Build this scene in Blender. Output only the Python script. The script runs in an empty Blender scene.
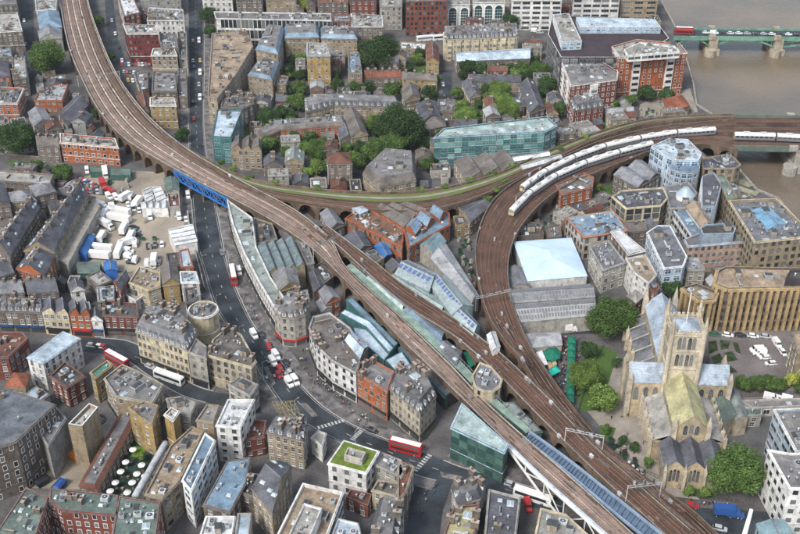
import bpy, bmesh, math, random
from mathutils import Vector, Matrix
R = math.radians
C = bpy.context.scene.collection
scene = bpy.context.scene

# ---------------------------------------------------------------- camera, sky, sun, exposure
CAM_H, FPX, PITCH = 235.0, 1080.0, R(32.5)
cd = bpy.data.cameras.new('camera'); cam = bpy.data.objects.new('camera', cd); C.objects.link(cam)
cam.location = (0, 0, CAM_H); cam.rotation_euler = (R(90) - PITCH, 0, 0)
cd.sensor_width = 36; cd.lens = FPX / 800 * 36; cd.clip_start = 1; cd.clip_end = 12000
scene.camera = cam
SUN_EL, SUN_AZ = 48.0, 215.0          # compass-like: 0 = +Y, clockwise; the light comes from behind left
w = bpy.data.worlds.new('World'); scene.world = w; w.use_nodes = True
nt = w.node_tree; bg = nt.nodes['Background']
sky = nt.nodes.new('ShaderNodeTexSky'); sky.sky_type = 'NISHITA'; sky.sun_disc = False
sky.sun_elevation = R(SUN_EL); sky.sun_rotation = R(SUN_AZ); sky.air_density = 1.4; sky.dust_density = 3.0; sky.ozone_density = 1.0
hs = nt.nodes.new('ShaderNodeHueSaturation'); hs.inputs['Saturation'].default_value = 0.75
nt.links.new(sky.outputs[0], hs.inputs['Color']); nt.links.new(hs.outputs[0], bg.inputs[0]); bg.inputs[1].default_value = 0.13
sd = bpy.data.lights.new('sun', 'SUN'); sd.energy = 2.0; sd.angle = R(14); sd.color = (1, 0.975, 0.94)
so = bpy.data.objects.new('sun', sd); C.objects.link(so)
_d = Vector((math.sin(R(SUN_AZ)) * math.cos(R(SUN_EL)), math.cos(R(SUN_AZ)) * math.cos(R(SUN_EL)), math.sin(R(SUN_EL))))
so.rotation_euler = _d.to_track_quat('Z', 'Y').to_euler(); so.location = (0, 0, 600)
vs = scene.view_settings
vs.view_transform = 'Standard'; vs.look = 'None'; vs.exposure = 0.68; vs.gamma = 1; vs.use_curve_mapping = False

# ---------------------------------------------------------------- helpers
def P(x, y, z=0.0):
    """world point at height z that the photograph shows at photo pixel (x, y)"""
    a, b = (x - 400) / FPX, (267 - y) / FPX
    cp, sp = math.cos(PITCH), math.sin(PITCH)
    d = Vector((a, cp + b * sp, -sp + b * cp)); t = (z - CAM_H) / d.z
    return Vector((d.x * t, d.y * t, z))
def scale_at(x, y, z=0):
    return FPX / ((P(x, y, z) - cam.location).length)
def to_px(p):
    cp, sp = math.cos(PITCH), math.sin(PITCH)
    d = Vector(p) - Vector((0, 0, CAM_H)); dep = d.y * cp - d.z * sp
    return 400 + FPX * d.x / dep, 267 - FPX * (d.y * sp + d.z * cp) / dep

MATS = {}
def mat(name, col, rough=0.85, var=0.25, scale=0.25, kind=None, col2=None, spec=0.3, metal=0.0, objvar=0.12, streak=False):
    if name in MATS: return MATS[name]
    m = bpy.data.materials.new(name); m.use_nodes = True; MATS[name] = m
    n, l = m.node_tree.nodes, m.node_tree.links; b = n['Principled BSDF']
    b.inputs['Roughness'].default_value = rough; b.inputs['Specular IOR Level'].default_value = spec; b.inputs['Metallic'].default_value = metal
    geo = n.new('ShaderNodeNewGeometry'); pos = geo.outputs['Position']
    def mix(a, bb, f, mode='MIX'):
        x = n.new('ShaderNodeMix'); x.data_type = 'RGBA'; x.blend_type = mode
        for s, v in ((x.inputs[0], f), (x.inputs[6], a), (x.inputs[7], bb)):
            if hasattr(v, 'is_linked') or hasattr(v, 'links'): l.new(v, s)
            else: s.default_value = (*v, 1) if isinstance(v, tuple) else v
        return x.outputs[2]
    def noise(sc, det=4, mp=None):
        t = n.new('ShaderNodeTexNoise'); t.inputs['Scale'].default_value = sc; t.inputs['Detail'].default_value = det
        v = pos
        if mp:
            q = n.new('ShaderNodeMapping'); q.inputs['Scale'].default_value = mp; l.new(pos, q.inputs['Vector']); v = q.outputs[0]
        l.new(v, t.inputs['Vector']); return t.outputs['Fac']
    def ramp(f, a, bb):
        r = n.new('ShaderNodeMapRange'); l.new(f, r.inputs[0]); r.inputs[1].default_value = a; r.inputs[2].default_value = bb; return r.outputs[0]
    c = tuple(col)
    d = tuple(col2) if col2 else tuple(x * (1 - var * 1.3) for x in c)
    out = mix(tuple(min(1, x * (1 + var * 0.5)) for x in c), d, ramp(noise(scale), 0.32, 0.68))
    fine = ramp(noise(max(1.6, scale * 9), 3), 0.3, 0.72)
    out = mix(out, mix(out, (0.22, 0.21, 0.2), 1.0, 'MULTIPLY'), mixf(n, l, fine, var * 1.15))
    if var > 0.19 and not objvar == 0:   # pale and dark blotches of weathering
        out = mix(out, mix(out, (1.9, 1.85, 1.75), 1.0, 'MULTIPLY'), mixf(n, l, ramp(noise(scale * 3.3 + .35, 5), 0.56, 0.7), 0.35)); out = mix(out, mix(out, (0.4, 0.4, 0.42), 1.0, 'MULTIPLY'), mixf(n, l, ramp(noise(scale * 1.7 + .2, 6), 0.55, 0.66), 0.5))
    if streak: # rain-washed walls
        s = ramp(noise(1.0, 3, (0.8, 0.8, 0.09)), 0.45, 0.75)
        out = mix(out, mix(out, (0.45, 0.42, 0.38), 1.0, 'MULTIPLY'), mixf(n, l, s, 0.45))
    if kind in ('felt', 'paving', 'seam', 'slate', 'brick'):
        if kind == 'seam':
            t = n.new('ShaderNodeTexWave'); t.inputs['Scale'].default_value = 0.5; t.wave_profile = 'SAW'
            tc = n.new('ShaderNodeTexCoord'); l.new(tc.outputs['Object'], t.inputs['Vector']); f = ramp(t.outputs['Fac'], 0.82, 0.95)
        else:
            t = n.new('ShaderNodeTexBrick'); q = n.new('ShaderNodeMapping'); tc = n.new('ShaderNodeTexCoord'); l.new(tc.outputs['Object'], q.inputs['Vector'])
            q.inputs['Rotation'].default_value = (0.0 if kind != 'brick' else R(90), 0, 0.5)
            l.new(q.outputs[0], t.inputs['Vector'])
            sz = {'felt': (5.0, 1.4), 'paving': (0.9, 0.6), 'slate': (0.9, 0.5), 'brick': (0.9, 0.5)}[kind]
            t.inputs['Scale'].default_value = 1; t.inputs['Brick Width'].default_value = sz[0]; t.inputs['Row Height'].default_value = sz[1]
            t.inputs['Mortar Size'].default_value = 0.06; t.inputs['Color1'].default_value = (0, 0, 0, 1); t.inputs['Color2'].default_value = (0.55, 0.55, 0.55, 1); t.inputs['Mortar'].default_value = (1, 1, 1, 1)
            f = t.outputs['Color']
        ff = mixf(n, l, f, 0.3)
        out = mix(out, mix(out, (0.35, 0.34, 0.33), 1.0, 'MULTIPLY'), ff)
    if objvar:
        oi = n.new('ShaderNodeObjectInfo'); h = n.new('ShaderNodeHueSaturation')
        l.new(out, h.inputs['Color']); mr = n.new('ShaderNodeMapRange'); l.new(oi.outputs['Random'], mr.inputs[0]); mr.inputs[3].default_value = 1 - objvar; mr.inputs[4].default_value = 1 + objvar
        l.new(mr.outputs[0], h.inputs['Value']); out = h.outputs[0]
    l.new(out, b.inputs['Base Color'])
    return m
def mixf(n, l, f, k):
    x = n.new('ShaderNodeMath'); x.operation = 'MULTIPLY'; l.new(f, x.inputs[0]); x.inputs[1].default_value = k; return x.outputs[0]
def glass(name, col, rough=0.12, spread=0.5, light=(0.35, 0.36, 0.35)):
    if name in MATS: return MATS[name]
    m = bpy.data.materials.new(name); m.use_nodes = True; MATS[name] = m
    n, l = m.node_tree.nodes, m.node_tree.links; b = n['Principled BSDF']
    b.inputs['Roughness'].default_value = rough; b.inputs['Specular IOR Level'].default_value = 0.7
    oi = n.new('ShaderNodeObjectInfo'); r = n.new('ShaderNodeMapRange'); l.new(oi.outputs['Random'], r.inputs[0]); r.inputs[1].default_value = 0.35; r.inputs[2].default_value = 1.0; r.inputs[4].default_value = spread
    x = n.new('ShaderNodeMix'); x.data_type = 'RGBA'; x.inputs[6].default_value = (*col, 1); x.inputs[7].default_value = (*light, 1); l.new(r.outputs[0], x.inputs[0]); l.new(x.outputs[2], b.inputs['Base Color'])
    return m
WALL = {
 'red': ((0.22, 0.075, 0.055),), 'maroon': ((0.2, 0.045, 0.045),), 'ribs': ((0.44, 0.32, 0.17),), 'orange': ((0.42, 0.135, 0.06),), 'brown': ((0.2, 0.165, 0.14),), 'dkbrown': ((0.14, 0.115, 0.1),),
 'tan': ((0.35, 0.285, 0.195),), 'yellow': ((0.42, 0.3, 0.13),), 'cream': ((0.55, 0.48, 0.34),), 'white': ((0.72, 0.72, 0.70),), 'grey': ((0.33, 0.33, 0.32),),
 'stone': ((0.4, 0.35, 0.27),), 'pale': ((0.4, 0.38, 0.34),), 'bluegrey': ((0.3, 0.37, 0.45),), 'teal': ((0.07, 0.17, 0.18),), 'dark': ((0.055, 0.05, 0.055),), 'pink': ((0.42, 0.31, 0.26),), 'ltblue': ((0.4, 0.5, 0.6),),
 'glaze': ((0.26, 0.34, 0.35),), 'green': ((0.06, 0.13, 0.11),), 'blue': ((0.04, 0.15, 0.5),) }
def W(k): return mat('wall_' + k, WALL[k][0], 0.9, 0.22, 0.3, 'brick' if k in ('red', 'maroon', 'orange', 'brown', 'dkbrown', 'tan', 'yellow') else None, streak=True)
ROOF = {
 'felt': ((0.22, 0.215, 0.215), 'felt'), 'dkfelt': ((0.09, 0.088, 0.088), 'felt'), 'ltfelt': ((0.38, 0.37, 0.34), 'felt'), 'tanfelt': ((0.37, 0.29, 0.21), 'felt'),
 'slate': ((0.125, 0.13, 0.15), 'slate'), 'ltslate': ((0.24, 0.25, 0.27), 'slate'), 'brslate': ((0.19, 0.17, 0.155), 'slate'), 'tile': ((0.28, 0.1, 0.06), 'slate'), 'brtile': ((0.18, 0.085, 0.06), 'slate'),
 'lead': ((0.36, 0.425, 0.5), 'seam'), 'bluemetal': ((0.2, 0.29, 0.38), 'seam'), 'ltblue': ((0.5, 0.6, 0.68), 'seam'), 'copper': ((0.15, 0.2, 0.175), 'seam'), 'yelcopper': ((0.46, 0.43, 0.24), 'seam'), 'greygreen': ((0.27, 0.31, 0.29), 'felt'),
 'white': ((0.68, 0.7, 0.7), 'seam'), 'metal': ((0.36, 0.37, 0.38), 'seam'), 'glass': ((0.22, 0.33, 0.36), 'seam'), 'paleglass': ((0.4, 0.5, 0.48), 'seam'), 'green': ((0.13, 0.19, 0.03), None), 'blue': ((0.05, 0.17, 0.42), 'seam'), 'violet': ((0.2, 0.205, 0.225), 'felt') }
def RM(k): return mat('roof_' + k, ROOF[k][0], 0.5 if ROOF[k][1] == 'seam' else 0.9, 0.32, 0.17, ROOF[k][1])
M = {
 'trim': mat('stone_trim', (0.36, 0.34, 0.3), 0.85, 0.3, 0.5), 'sashpaint': mat('sash_paint', (0.52, 0.51, 0.48), 0.7, 0.15, 0.5, objvar=0.3), 'whitepaint': mat('white_paint', (0.76, 0.76, 0.74), 0.6, 0.1, 0.5), 'darkmetal': mat('dark_metal', (0.07, 0.075, 0.08), 0.5, 0.2, 1),
 'greymetal': mat('grey_metal', (0.42, 0.44, 0.45), 0.45, 0.25, 1, objvar=0.45), 'rust': mat('rusty_metal', (0.2, 0.1, 0.06), 0.8, 0.4, 1), 'glass': glass('window_glass', (0.025, 0.03, 0.035)),
 'tealglass': glass('teal_glass', (0.02, 0.13, 0.13), light=(0.25, 0.5, 0.48), spread=0.6), 'blueglass': glass('blue_glass', (0.04, 0.09, 0.16), light=(0.3, 0.42, 0.55), spread=0.7), 'greenglass': glass('green_glass', (0.015, 0.07, 0.055), light=(0.12, 0.24, 0.2), spread=0.7),
 'darkteal': glass('dark_teal_glass', (0.01, 0.05, 0.055), spread=0.1), 'black': mat('black_rubber', (0.02, 0.02, 0.02), 0.8, 0.1, 1, objvar=0), 'terracotta': mat('terracotta', (0.24, 0.12, 0.08), 0.9), 'wood': mat('timber', (0.3, 0.2, 0.12), 0.8),
 'skylight': glass('skylight_glass', (0.3, 0.38, 0.42), 0.2, 0.5, (0.6, 0.66, 0.7)),
}

def obj(name, bm_or_mesh, mats, parent=None, smooth=False):
    if isinstance(bm_or_mesh, bmesh.types.BMesh):
        me = bpy.data.meshes.new(name); bm_or_mesh.normal_update(); bm_or_mesh.to_mesh(me); bm_or_mesh.free()
        for m_ in (mats if isinstance(mats, (list, tuple)) else [mats]): me.materials.append(m_)
        if smooth:
            for p in me.polygons: p.use_smooth = True
    else: me = bm_or_mesh
    o = bpy.data.objects.new(name, me); C.objects.link(o)
    if parent is not None: o.parent = parent
    return o
def tag(o, label, cat, group=None, kind=None):
    if kind: o['kind'] = kind
    if label: o['label'] = label
    if cat: o['category'] = cat
    if group: o['group'] = group
    return o
def thing(name, label, cat, loc, rz=0, group=None):
    o = bpy.data.objects.new(name, None); C.objects.link(o); o.location = loc; o.rotation_euler = (0, 0, rz); o.empty_display_size = 0.5
    return tag(o, label, cat, group)
def copy_tree(o, parent=None):
    c = o.copy(); C.objects.link(c); c.parent = parent
    for ch in [x for x in o.children]: copy_tree(ch, c)
    return c
def box(bm, c, s, rz=0, mi=0, taper=1.0):
    """box centred at c in x and y, standing on c.z, with size s"""
    ca, sa = math.cos(rz), math.sin(rz); vs_ = []
    for k, t in ((0, 1), (1, taper)):
        for sx, sy in ((-1, -1), (1, -1), (1, 1), (-1, 1)):
            x, y = sx * s[0] / 2 * t, sy * s[1] / 2 * t
            vs_.append(bm.verts.new((c[0] + x * ca - y * sa, c[1] + x * sa + y * ca, c[2] + k * s[2])))
    for f in ((0, 3, 2, 1), (4, 5, 6, 7), (0, 1, 5, 4), (1, 2, 6, 5), (2, 3, 7, 6), (3, 0, 4, 7)):
        bm.faces.new([vs_[i] for i in f]).material_index = mi
def bar(bm, a, b, r=0.1, n=4, mi=0, r2=None):
    a, b = Vector(a), Vector(b); d = (b - a); 
    if d.length < 1e-6: return
    q = d.to_track_quat('Z', 'Y'); rings = []
    for p, rr in ((a, r), (b, r if r2 is None else r2)):
        rings.append([bm.verts.new(p + q @ Vector((rr * math.cos(2 * math.pi * (i + .5) / n), rr * math.sin(2 * math.pi * (i + .5) / n), 0))) for i in range(n)])
    for i in range(n): bm.faces.new((rings[0][i], rings[0][(i + 1) % n], rings[1][(i + 1) % n], rings[1][i])).material_index = mi
    bm.faces.new(rings[0][::-1]).material_index = mi; bm.faces.new(rings[1]).material_index = mi
def face(bm, pts, mi=0):
    f = bm.faces.new([bm.verts.new(p) for p in pts]); f.material_index = mi; return f
def quad_strip(bm, A, B, mi=0):
    va = [bm.verts.new(p) for p in A]; vb = [bm.verts.new(p) for p in B]
    for i in range(len(A) - 1): bm.faces.new((va[i], va[i + 1], vb[i + 1], vb[i])).material_index = mi
def prism(bm, poly, z0, z1, mi=0, top=True, mi_top=None, bottom=False):
    lo = [bm.verts.new((p[0], p[1], z0)) for p in poly]; hi = [bm.verts.new((p[0], p[1], z1)) for p in poly]; n = len(poly)
    for i in range(n): bm.faces.new((lo[i], lo[(i + 1) % n], hi[(i + 1) % n], hi[i])).material_index = mi
    if top: bm.faces.new(hi).material_index = mi if mi_top is None else mi_top
    if bottom: bm.faces.new(lo[::-1]).material_index = mi
def ccw(poly):
    a = sum(poly[i][0] * poly[(i + 1) % len(poly)][1] - poly[(i + 1) % len(poly)][0] * poly[i][1] for i in range(len(poly)))
    return poly if a > 0 else poly[::-1]
def inset(poly, d):
    n = len(poly); out = []
    for i in range(n):
        p, a, b = Vector(poly[i][:2]), Vector(poly[i - 1][:2]), Vector(poly[(i + 1) % n][:2])
        e1, e2 = (p - a).normalized(), (b - p).normalized()
        n1, n2 = Vector((-e1.y, e1.x)), Vector((-e2.y, e2.x)); m_ = n1 + n2
        if m_.length < 0.2: m_ = n1
        m_.normalize(); k = d / max(0.45, m_.dot(n1)); out.append(p + m_ * k)
    return out
def inside(poly, p):
    c = False; n = len(poly)
    for i in range(n):
        x1, y1 = poly[i][0], poly[i][1]; x2, y2 = poly[i - 1][0], poly[i - 1][1]
        if (y1 > p[1]) != (y2 > p[1]) and p[0] < (x2 - x1) * (p[1] - y1) / (y2 - y1) + x1: c = not c
    return c
def edge_dist(poly, p):
    best = 1e9; p = Vector(p[:2])
    for i in range(len(poly)):
        a, b = Vector(poly[i - 1][:2]), Vector(poly[i][:2]); t = max(0, min(1, (p - a).dot(b - a) / max(1e-9, (b - a).length_squared)))
        best = min(best, (a + (b - a) * t - p).length)
    return best
def catmull(pts, n):
    out = []; m_ = len(pts) - 1
    for k in range(n):
        u = k / (n - 1) * m_; i = min(int(u), m_ - 1); t = u - i
        p0, p1, p2, p3 = pts[max(i - 1, 0)], pts[i], pts[i + 1], pts[min(i + 2, m_)]
        out.append(0.5 * ((2 * p1) + (p2 - p0) * t + (2 * p0 - 5 * p1 + 4 * p2 - p3) * t * t + (3 * p1 - p0 - 3 * p2 + p3) * t ** 3))
    return out
def along(line, step):
    """evenly spaced points and headings along a polyline"""
    out = []; acc = 0.0; nxt = 0.0
    for i in range(len(line) - 1):
        a, b = line[i], line[i + 1]; L = (b - a).length
        while nxt <= acc + L and L > 1e-9:
            out.append((a + (b - a) * ((nxt - acc) / L), math.atan2((b - a).y, (b - a).x))); nxt += step
        acc += L
    return out
ORD = ['first', 'second', 'third', 'fourth', 'fifth', 'sixth', 'seventh', 'eighth', 'ninth', 'tenth', 'eleventh', 'twelfth', 'thirteenth', 'fourteenth', 'fifteenth', 'sixteenth']

# ---------------------------------------------------------------- window and roof furniture meshes (shared)
def ring(bm, w0, w1, h0, h1, y, mi, depth=0.1):
    # rectangular ring from the inner (w0, h0) to the outer (w1, h1) size, with its thickness
    for (ax, az, bx, bz) in ((-w1, -h1, w1, -h0), (-w1, h0, w1, h1), (-w1, -h0, -w0, h0), (w0, -h0, w1, h0)):
        v = [(ax, 0, az), (bx, 0, az), (bx, 0, bz), (ax, 0, bz)]
        f = [bm.verts.new((p[0], y, p[2])) for p in v]; b_ = [bm.verts.new(p) for p in v]
        bm.faces.new(f).material_index = mi
        for i in range(4): bm.faces.new((b_[i], b_[(i + 1) % 4], f[(i + 1) % 4], f[i])).material_index = mi
def win_mesh(style, w_, h_):
    key = f'{style}_{w_:.1f}_{h_:.1f}'
    if key in WM: return WM[key]
    bm = bmesh.new(); a, b = w_ / 2, h_ / 2; t = 0.07
    frame, gl = {'sash': ('sashpaint', 'glass'), 'plain': ('darkmetal', 'glass'), 'white': ('whitepaint', 'glass'), 'stone': ('trim', 'glass'), 'teal': ('greymetal', 'tealglass'), 'blue': ('whitepaint', 'blueglass'), 'green': ('darkmetal', 'greenglass'),
                 'arch': ('trim', 'glass'), 'archw': ('whitepaint', 'darkteal'), 'strip': ('greymetal', 'glass'), 'lancet': ('trim', 'glass')}[style]
    if style in ('arch', 'archw', 'lancet'):
        hh = b - a if style != 'lancet' else b - 1.6 * a
        def outl(k, y):
            pts = [(-a * k, y, -b), (a * k, y, -b)]
            for i in range(0, 9):
                th = math.pi * i / 8; z = math.sin(th); 
                pts.append((a * k * math.cos(th), y, hh + (a * k * z if style != 'lancet' else 1.6 * a * k * z ** 1.4)))
            return pts
        o_, i_ = outl(1.22, 0.1), outl(1.0, 0.1)
        vo = [bm.verts.new(p) for p in o_]; vi = [bm.verts.new(p) for p in i_]; n = len(vo)
        vb = [bm.verts.new((p[0], 0, p[2])) for p in o_]; vg = [bm.verts.new((p[0], 0.03, p[2])) for p in i_]
        for i in range(n):
            j = (i + 1) % n
            if i: bm.faces.new((vo[i], vo[j], vi[j], vi[i])).material_index = 0
            bm.faces.new((vb[i], vb[j], vo[j], vo[i])); bm.faces.new((vi[i], vi[j], vg[j], vg[i]))
        bm.faces.new(vg).material_index = 1
        for i in range(1, 3): box(bm, (-a + 2 * a * i / 3, 0.05, -b), (0.08, 0.06, 2 * b * 0.8))
        if style == 'archw':
            for k in range(1, 6): box(bm, (0, 0.05, -b + k * 2 * b / 6.5), (2 * a, 0.06, 0.15))
    else:
        ring(bm, a - t * 0.4, a + t, b - t * 0.4, b + t, 0.1, 0)
        face(bm, [(-a, 0.035, -b), (-a, 0.035, b), (a, 0.035, b), (a, 0.035, -b)], 1)
        if style in ('sash', 'stone'):
            box(bm, (0, 0.05, -0.05), (2 * a, 0.05, 0.1)); box(bm, (0, 0.05, -b), (0.07, 0.045, 2 * b))
            box(bm, (0, 0.1, -b - 0.22), (2 * a + 0.4, 0.2, 0.14))
        elif style in ('teal', 'blue', 'green', 'strip', 'white', 'plain'):
            n = max(1, round(w_ / (1.3 if style != 'strip' else 1.6)))
            for i in range(1, n): box(bm, (-a + 2 * a * i / n, 0.055, -b), (0.07, 0.05, 2 * b))
            if h_ > 1.9: box(bm, (0, 0.055, b * 0.3), (2 * a, 0.05, 0.08))
            if style in ('teal', 'green') : box(bm, (0, 0.12, -b - 0.15), (2 * a + 0.2, 0.16, 0.16))
    me = bpy.data.meshes.new('window'); bm.normal_update(); bmesh.ops.recalc_face_normals(bm, faces=bm.faces) if False else None
    bm.to_mesh(me); bm.free(); me.materials.append(M[frame]); me.materials.append(M[gl]); WM[key] = me
    return me
WM = {}
def unit_meshes():
    U = {}
    bm = bmesh.new(); box(bm, (0, 0, 0.15), (1, 1, 0.8)); box(bm, (0, 0, 0), (0.8, 0.8, 0.16), mi=1)
    bar(bm, (0, 0, 0.95), (0, 0, 1.04), 0.34, 12, 1); bar(bm, (0, 0, 1.04), (0, 0, 1.06), 0.12, 8); U['roof_unit'] = (bm, ['greymetal', 'darkmetal'])
    bm = bmesh.new(); box(bm, (0, 0, 0), (1, 1, 0.3), mi=1)
    v = [(-.48, -.48, .3), (.48, -.48, .3), (.48, .48, .3), (-.48, .48, .3), (-.3, 0, .62), (.3, 0, .62)]
    v = [bm.verts.new(p) for p in v]
    for f in ((0, 1, 5, 4), (2, 3, 4, 5), (1, 2, 5), (3, 0, 4)): bm.faces.new([v[i] for i in f])
    bar(bm, (-.3, 0, .63), (.3, 0, .63), .04, 4, 1); U['skylight'] = (bm, ['skylight', 'whitepaint'])
    bm = bmesh.new(); bar(bm, (0, 0, 0), (0, 0, 0.8), 0.22, 8); bar(bm, (0, 0, 0.8), (0, 0, 1.0), 0.4, 8, 0, 0.15); box(bm, (0, 0, 0), (0.8, 0.8, 0.1), mi=1); U['vent'] = (bm, ['greymetal', 'darkmetal'])
    bm = bmesh.new(); box(bm, (0, 0, 0), (1, 1, 1)); box(bm, (0, 0, 1), (1.1, 1.1, 0.06), mi=1); box(bm, (0, -0.51, 0), (0.35, 0.03, 0.8), mi=2); U['stair_hut'] = (bm, ['trim', 'darkmetal', 'wood'])
    bm = bmesh.new(); box(bm, (0, 0, 0.25), (1, 0.22, 0.3)); box(bm, (0.4, 0.2, 0.25), (0.2, 0.5, 0.3))
    for x in (-.4, 0, .4): box(bm, (x, 0, 0), (0.05, 0.25, 0.25), mi=1)
    U['duct'] = (bm, ['greymetal', 'darkmetal'])
    bm = bmesh.new(); box(bm, (0, 0, 0), (1, 1, 1)); box(bm, (0, 0, 1), (1.12, 1.12, 0.12), mi=1)
    for x in (-.3, 0, .3): bar(bm, (x, 0, 1.1), (x, 0, 1.4), 0.12, 6, 2)
    U['chimney'] = (bm, ['brownbrick', 'trim', 'terracotta'])
    bm = bmesh.new(); box(bm, (0, 0, 0), (1, 1, .12)); U['roof_patch'] = (bm, ['feltm'])
    bm = bmesh.new(); box(bm, (0, 0, 0), (1, 1, .12)); U['pale_roof_patch'] = (bm, ['lfeltm'])
    bm = bmesh.new(); box(bm, (0, 0, 0), (1, 1, .9), mi=0); box(bm, (0, 0, .9), (.9, .9, .05), mi=1)
    for k in range(5): box(bm, (0, 0, .1 + k * .16), (1.03, 1.03, .05), mi=1)
    bar(bm, (.2, 0, .9), (.2, 0, 1.05), .16, 8, 1); bar(bm, (-.2, 0, .9), (-.2, 0, 1.05), .16, 8, 1); U['plant_screen'] = (bm, ['greymetal', 'darkmetal'])
    bm = bmesh.new()
    for k in range(9): bar(bm, (-.5 + k / 8, 0, 0), (-.5 + k / 8, 0, 1.1), .012, 4)
    for z in (.55, 1.1): bar(bm, (-.5, 0, z), (.5, 0, z), .02, 4)
    U['roof_railing'] = (bm, ['greymetal'])
    bm = bmesh.new(); box(bm, (0, 0, 0), (1, .3, 1)); box(bm, (0, 0, 1), (1, .42, .12), mi=1); U['party_wall'] = (bm, ['brownbrick', 'trim'])
    bm = bmesh.new(); box(bm, (0, 0, 0), (1, 1.6, 1)); v = [(-.62, -.88, 1), (.62, -.88, 1), (.62, .8, 1), (-.62, .8, 1), (0, -.88, 1.45), (0, .8, 1.45)]
    v = [bm.verts.new(p) for p in v]
    for f in ((0, 4, 5, 3), (1, 2, 5, 4), (0, 1, 4), (2, 3, 5)): bm.faces.new([v[i] for i in f]).material_index = 1
    face(bm, [(-.36, -.82, .15), (.36, -.82, .15), (.36, -.82, .92), (-.36, -.82, .92)], 2); box(bm, (0, -.84, .5), (.72, .04, .06)); box(bm, (0, -.84, .15), (.06, .04, .77))
    U['dormer'] = (bm, ['whitepaint', 'leadm', 'glass'])
    return U
M['feltm'] = RM('dkfelt'); M['lfeltm'] = RM('ltfelt'); M['brownbrick'] = W('brown'); M['leadm'] = RM('ltslate')
UM = {}
for k_, (bm_, ms_) in unit_meshes().items():
    me_ = bpy.data.meshes.new(k_); bm_.normal_update(); bm_.to_mesh(me_); bm_.free()
    for q_ in ms_: me_.materials.append(M[q_])
    UM[k_] = me_
def put(kind, parent, loc, rz=0, s=(1, 1, 1), name=None):
    o = bpy.data.objects.new(name or kind, UM[kind]); C.objects.link(o); o.parent = parent; o.location = loc; o.rotation_euler = (0, 0, rz); o.scale = s; return o

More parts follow.
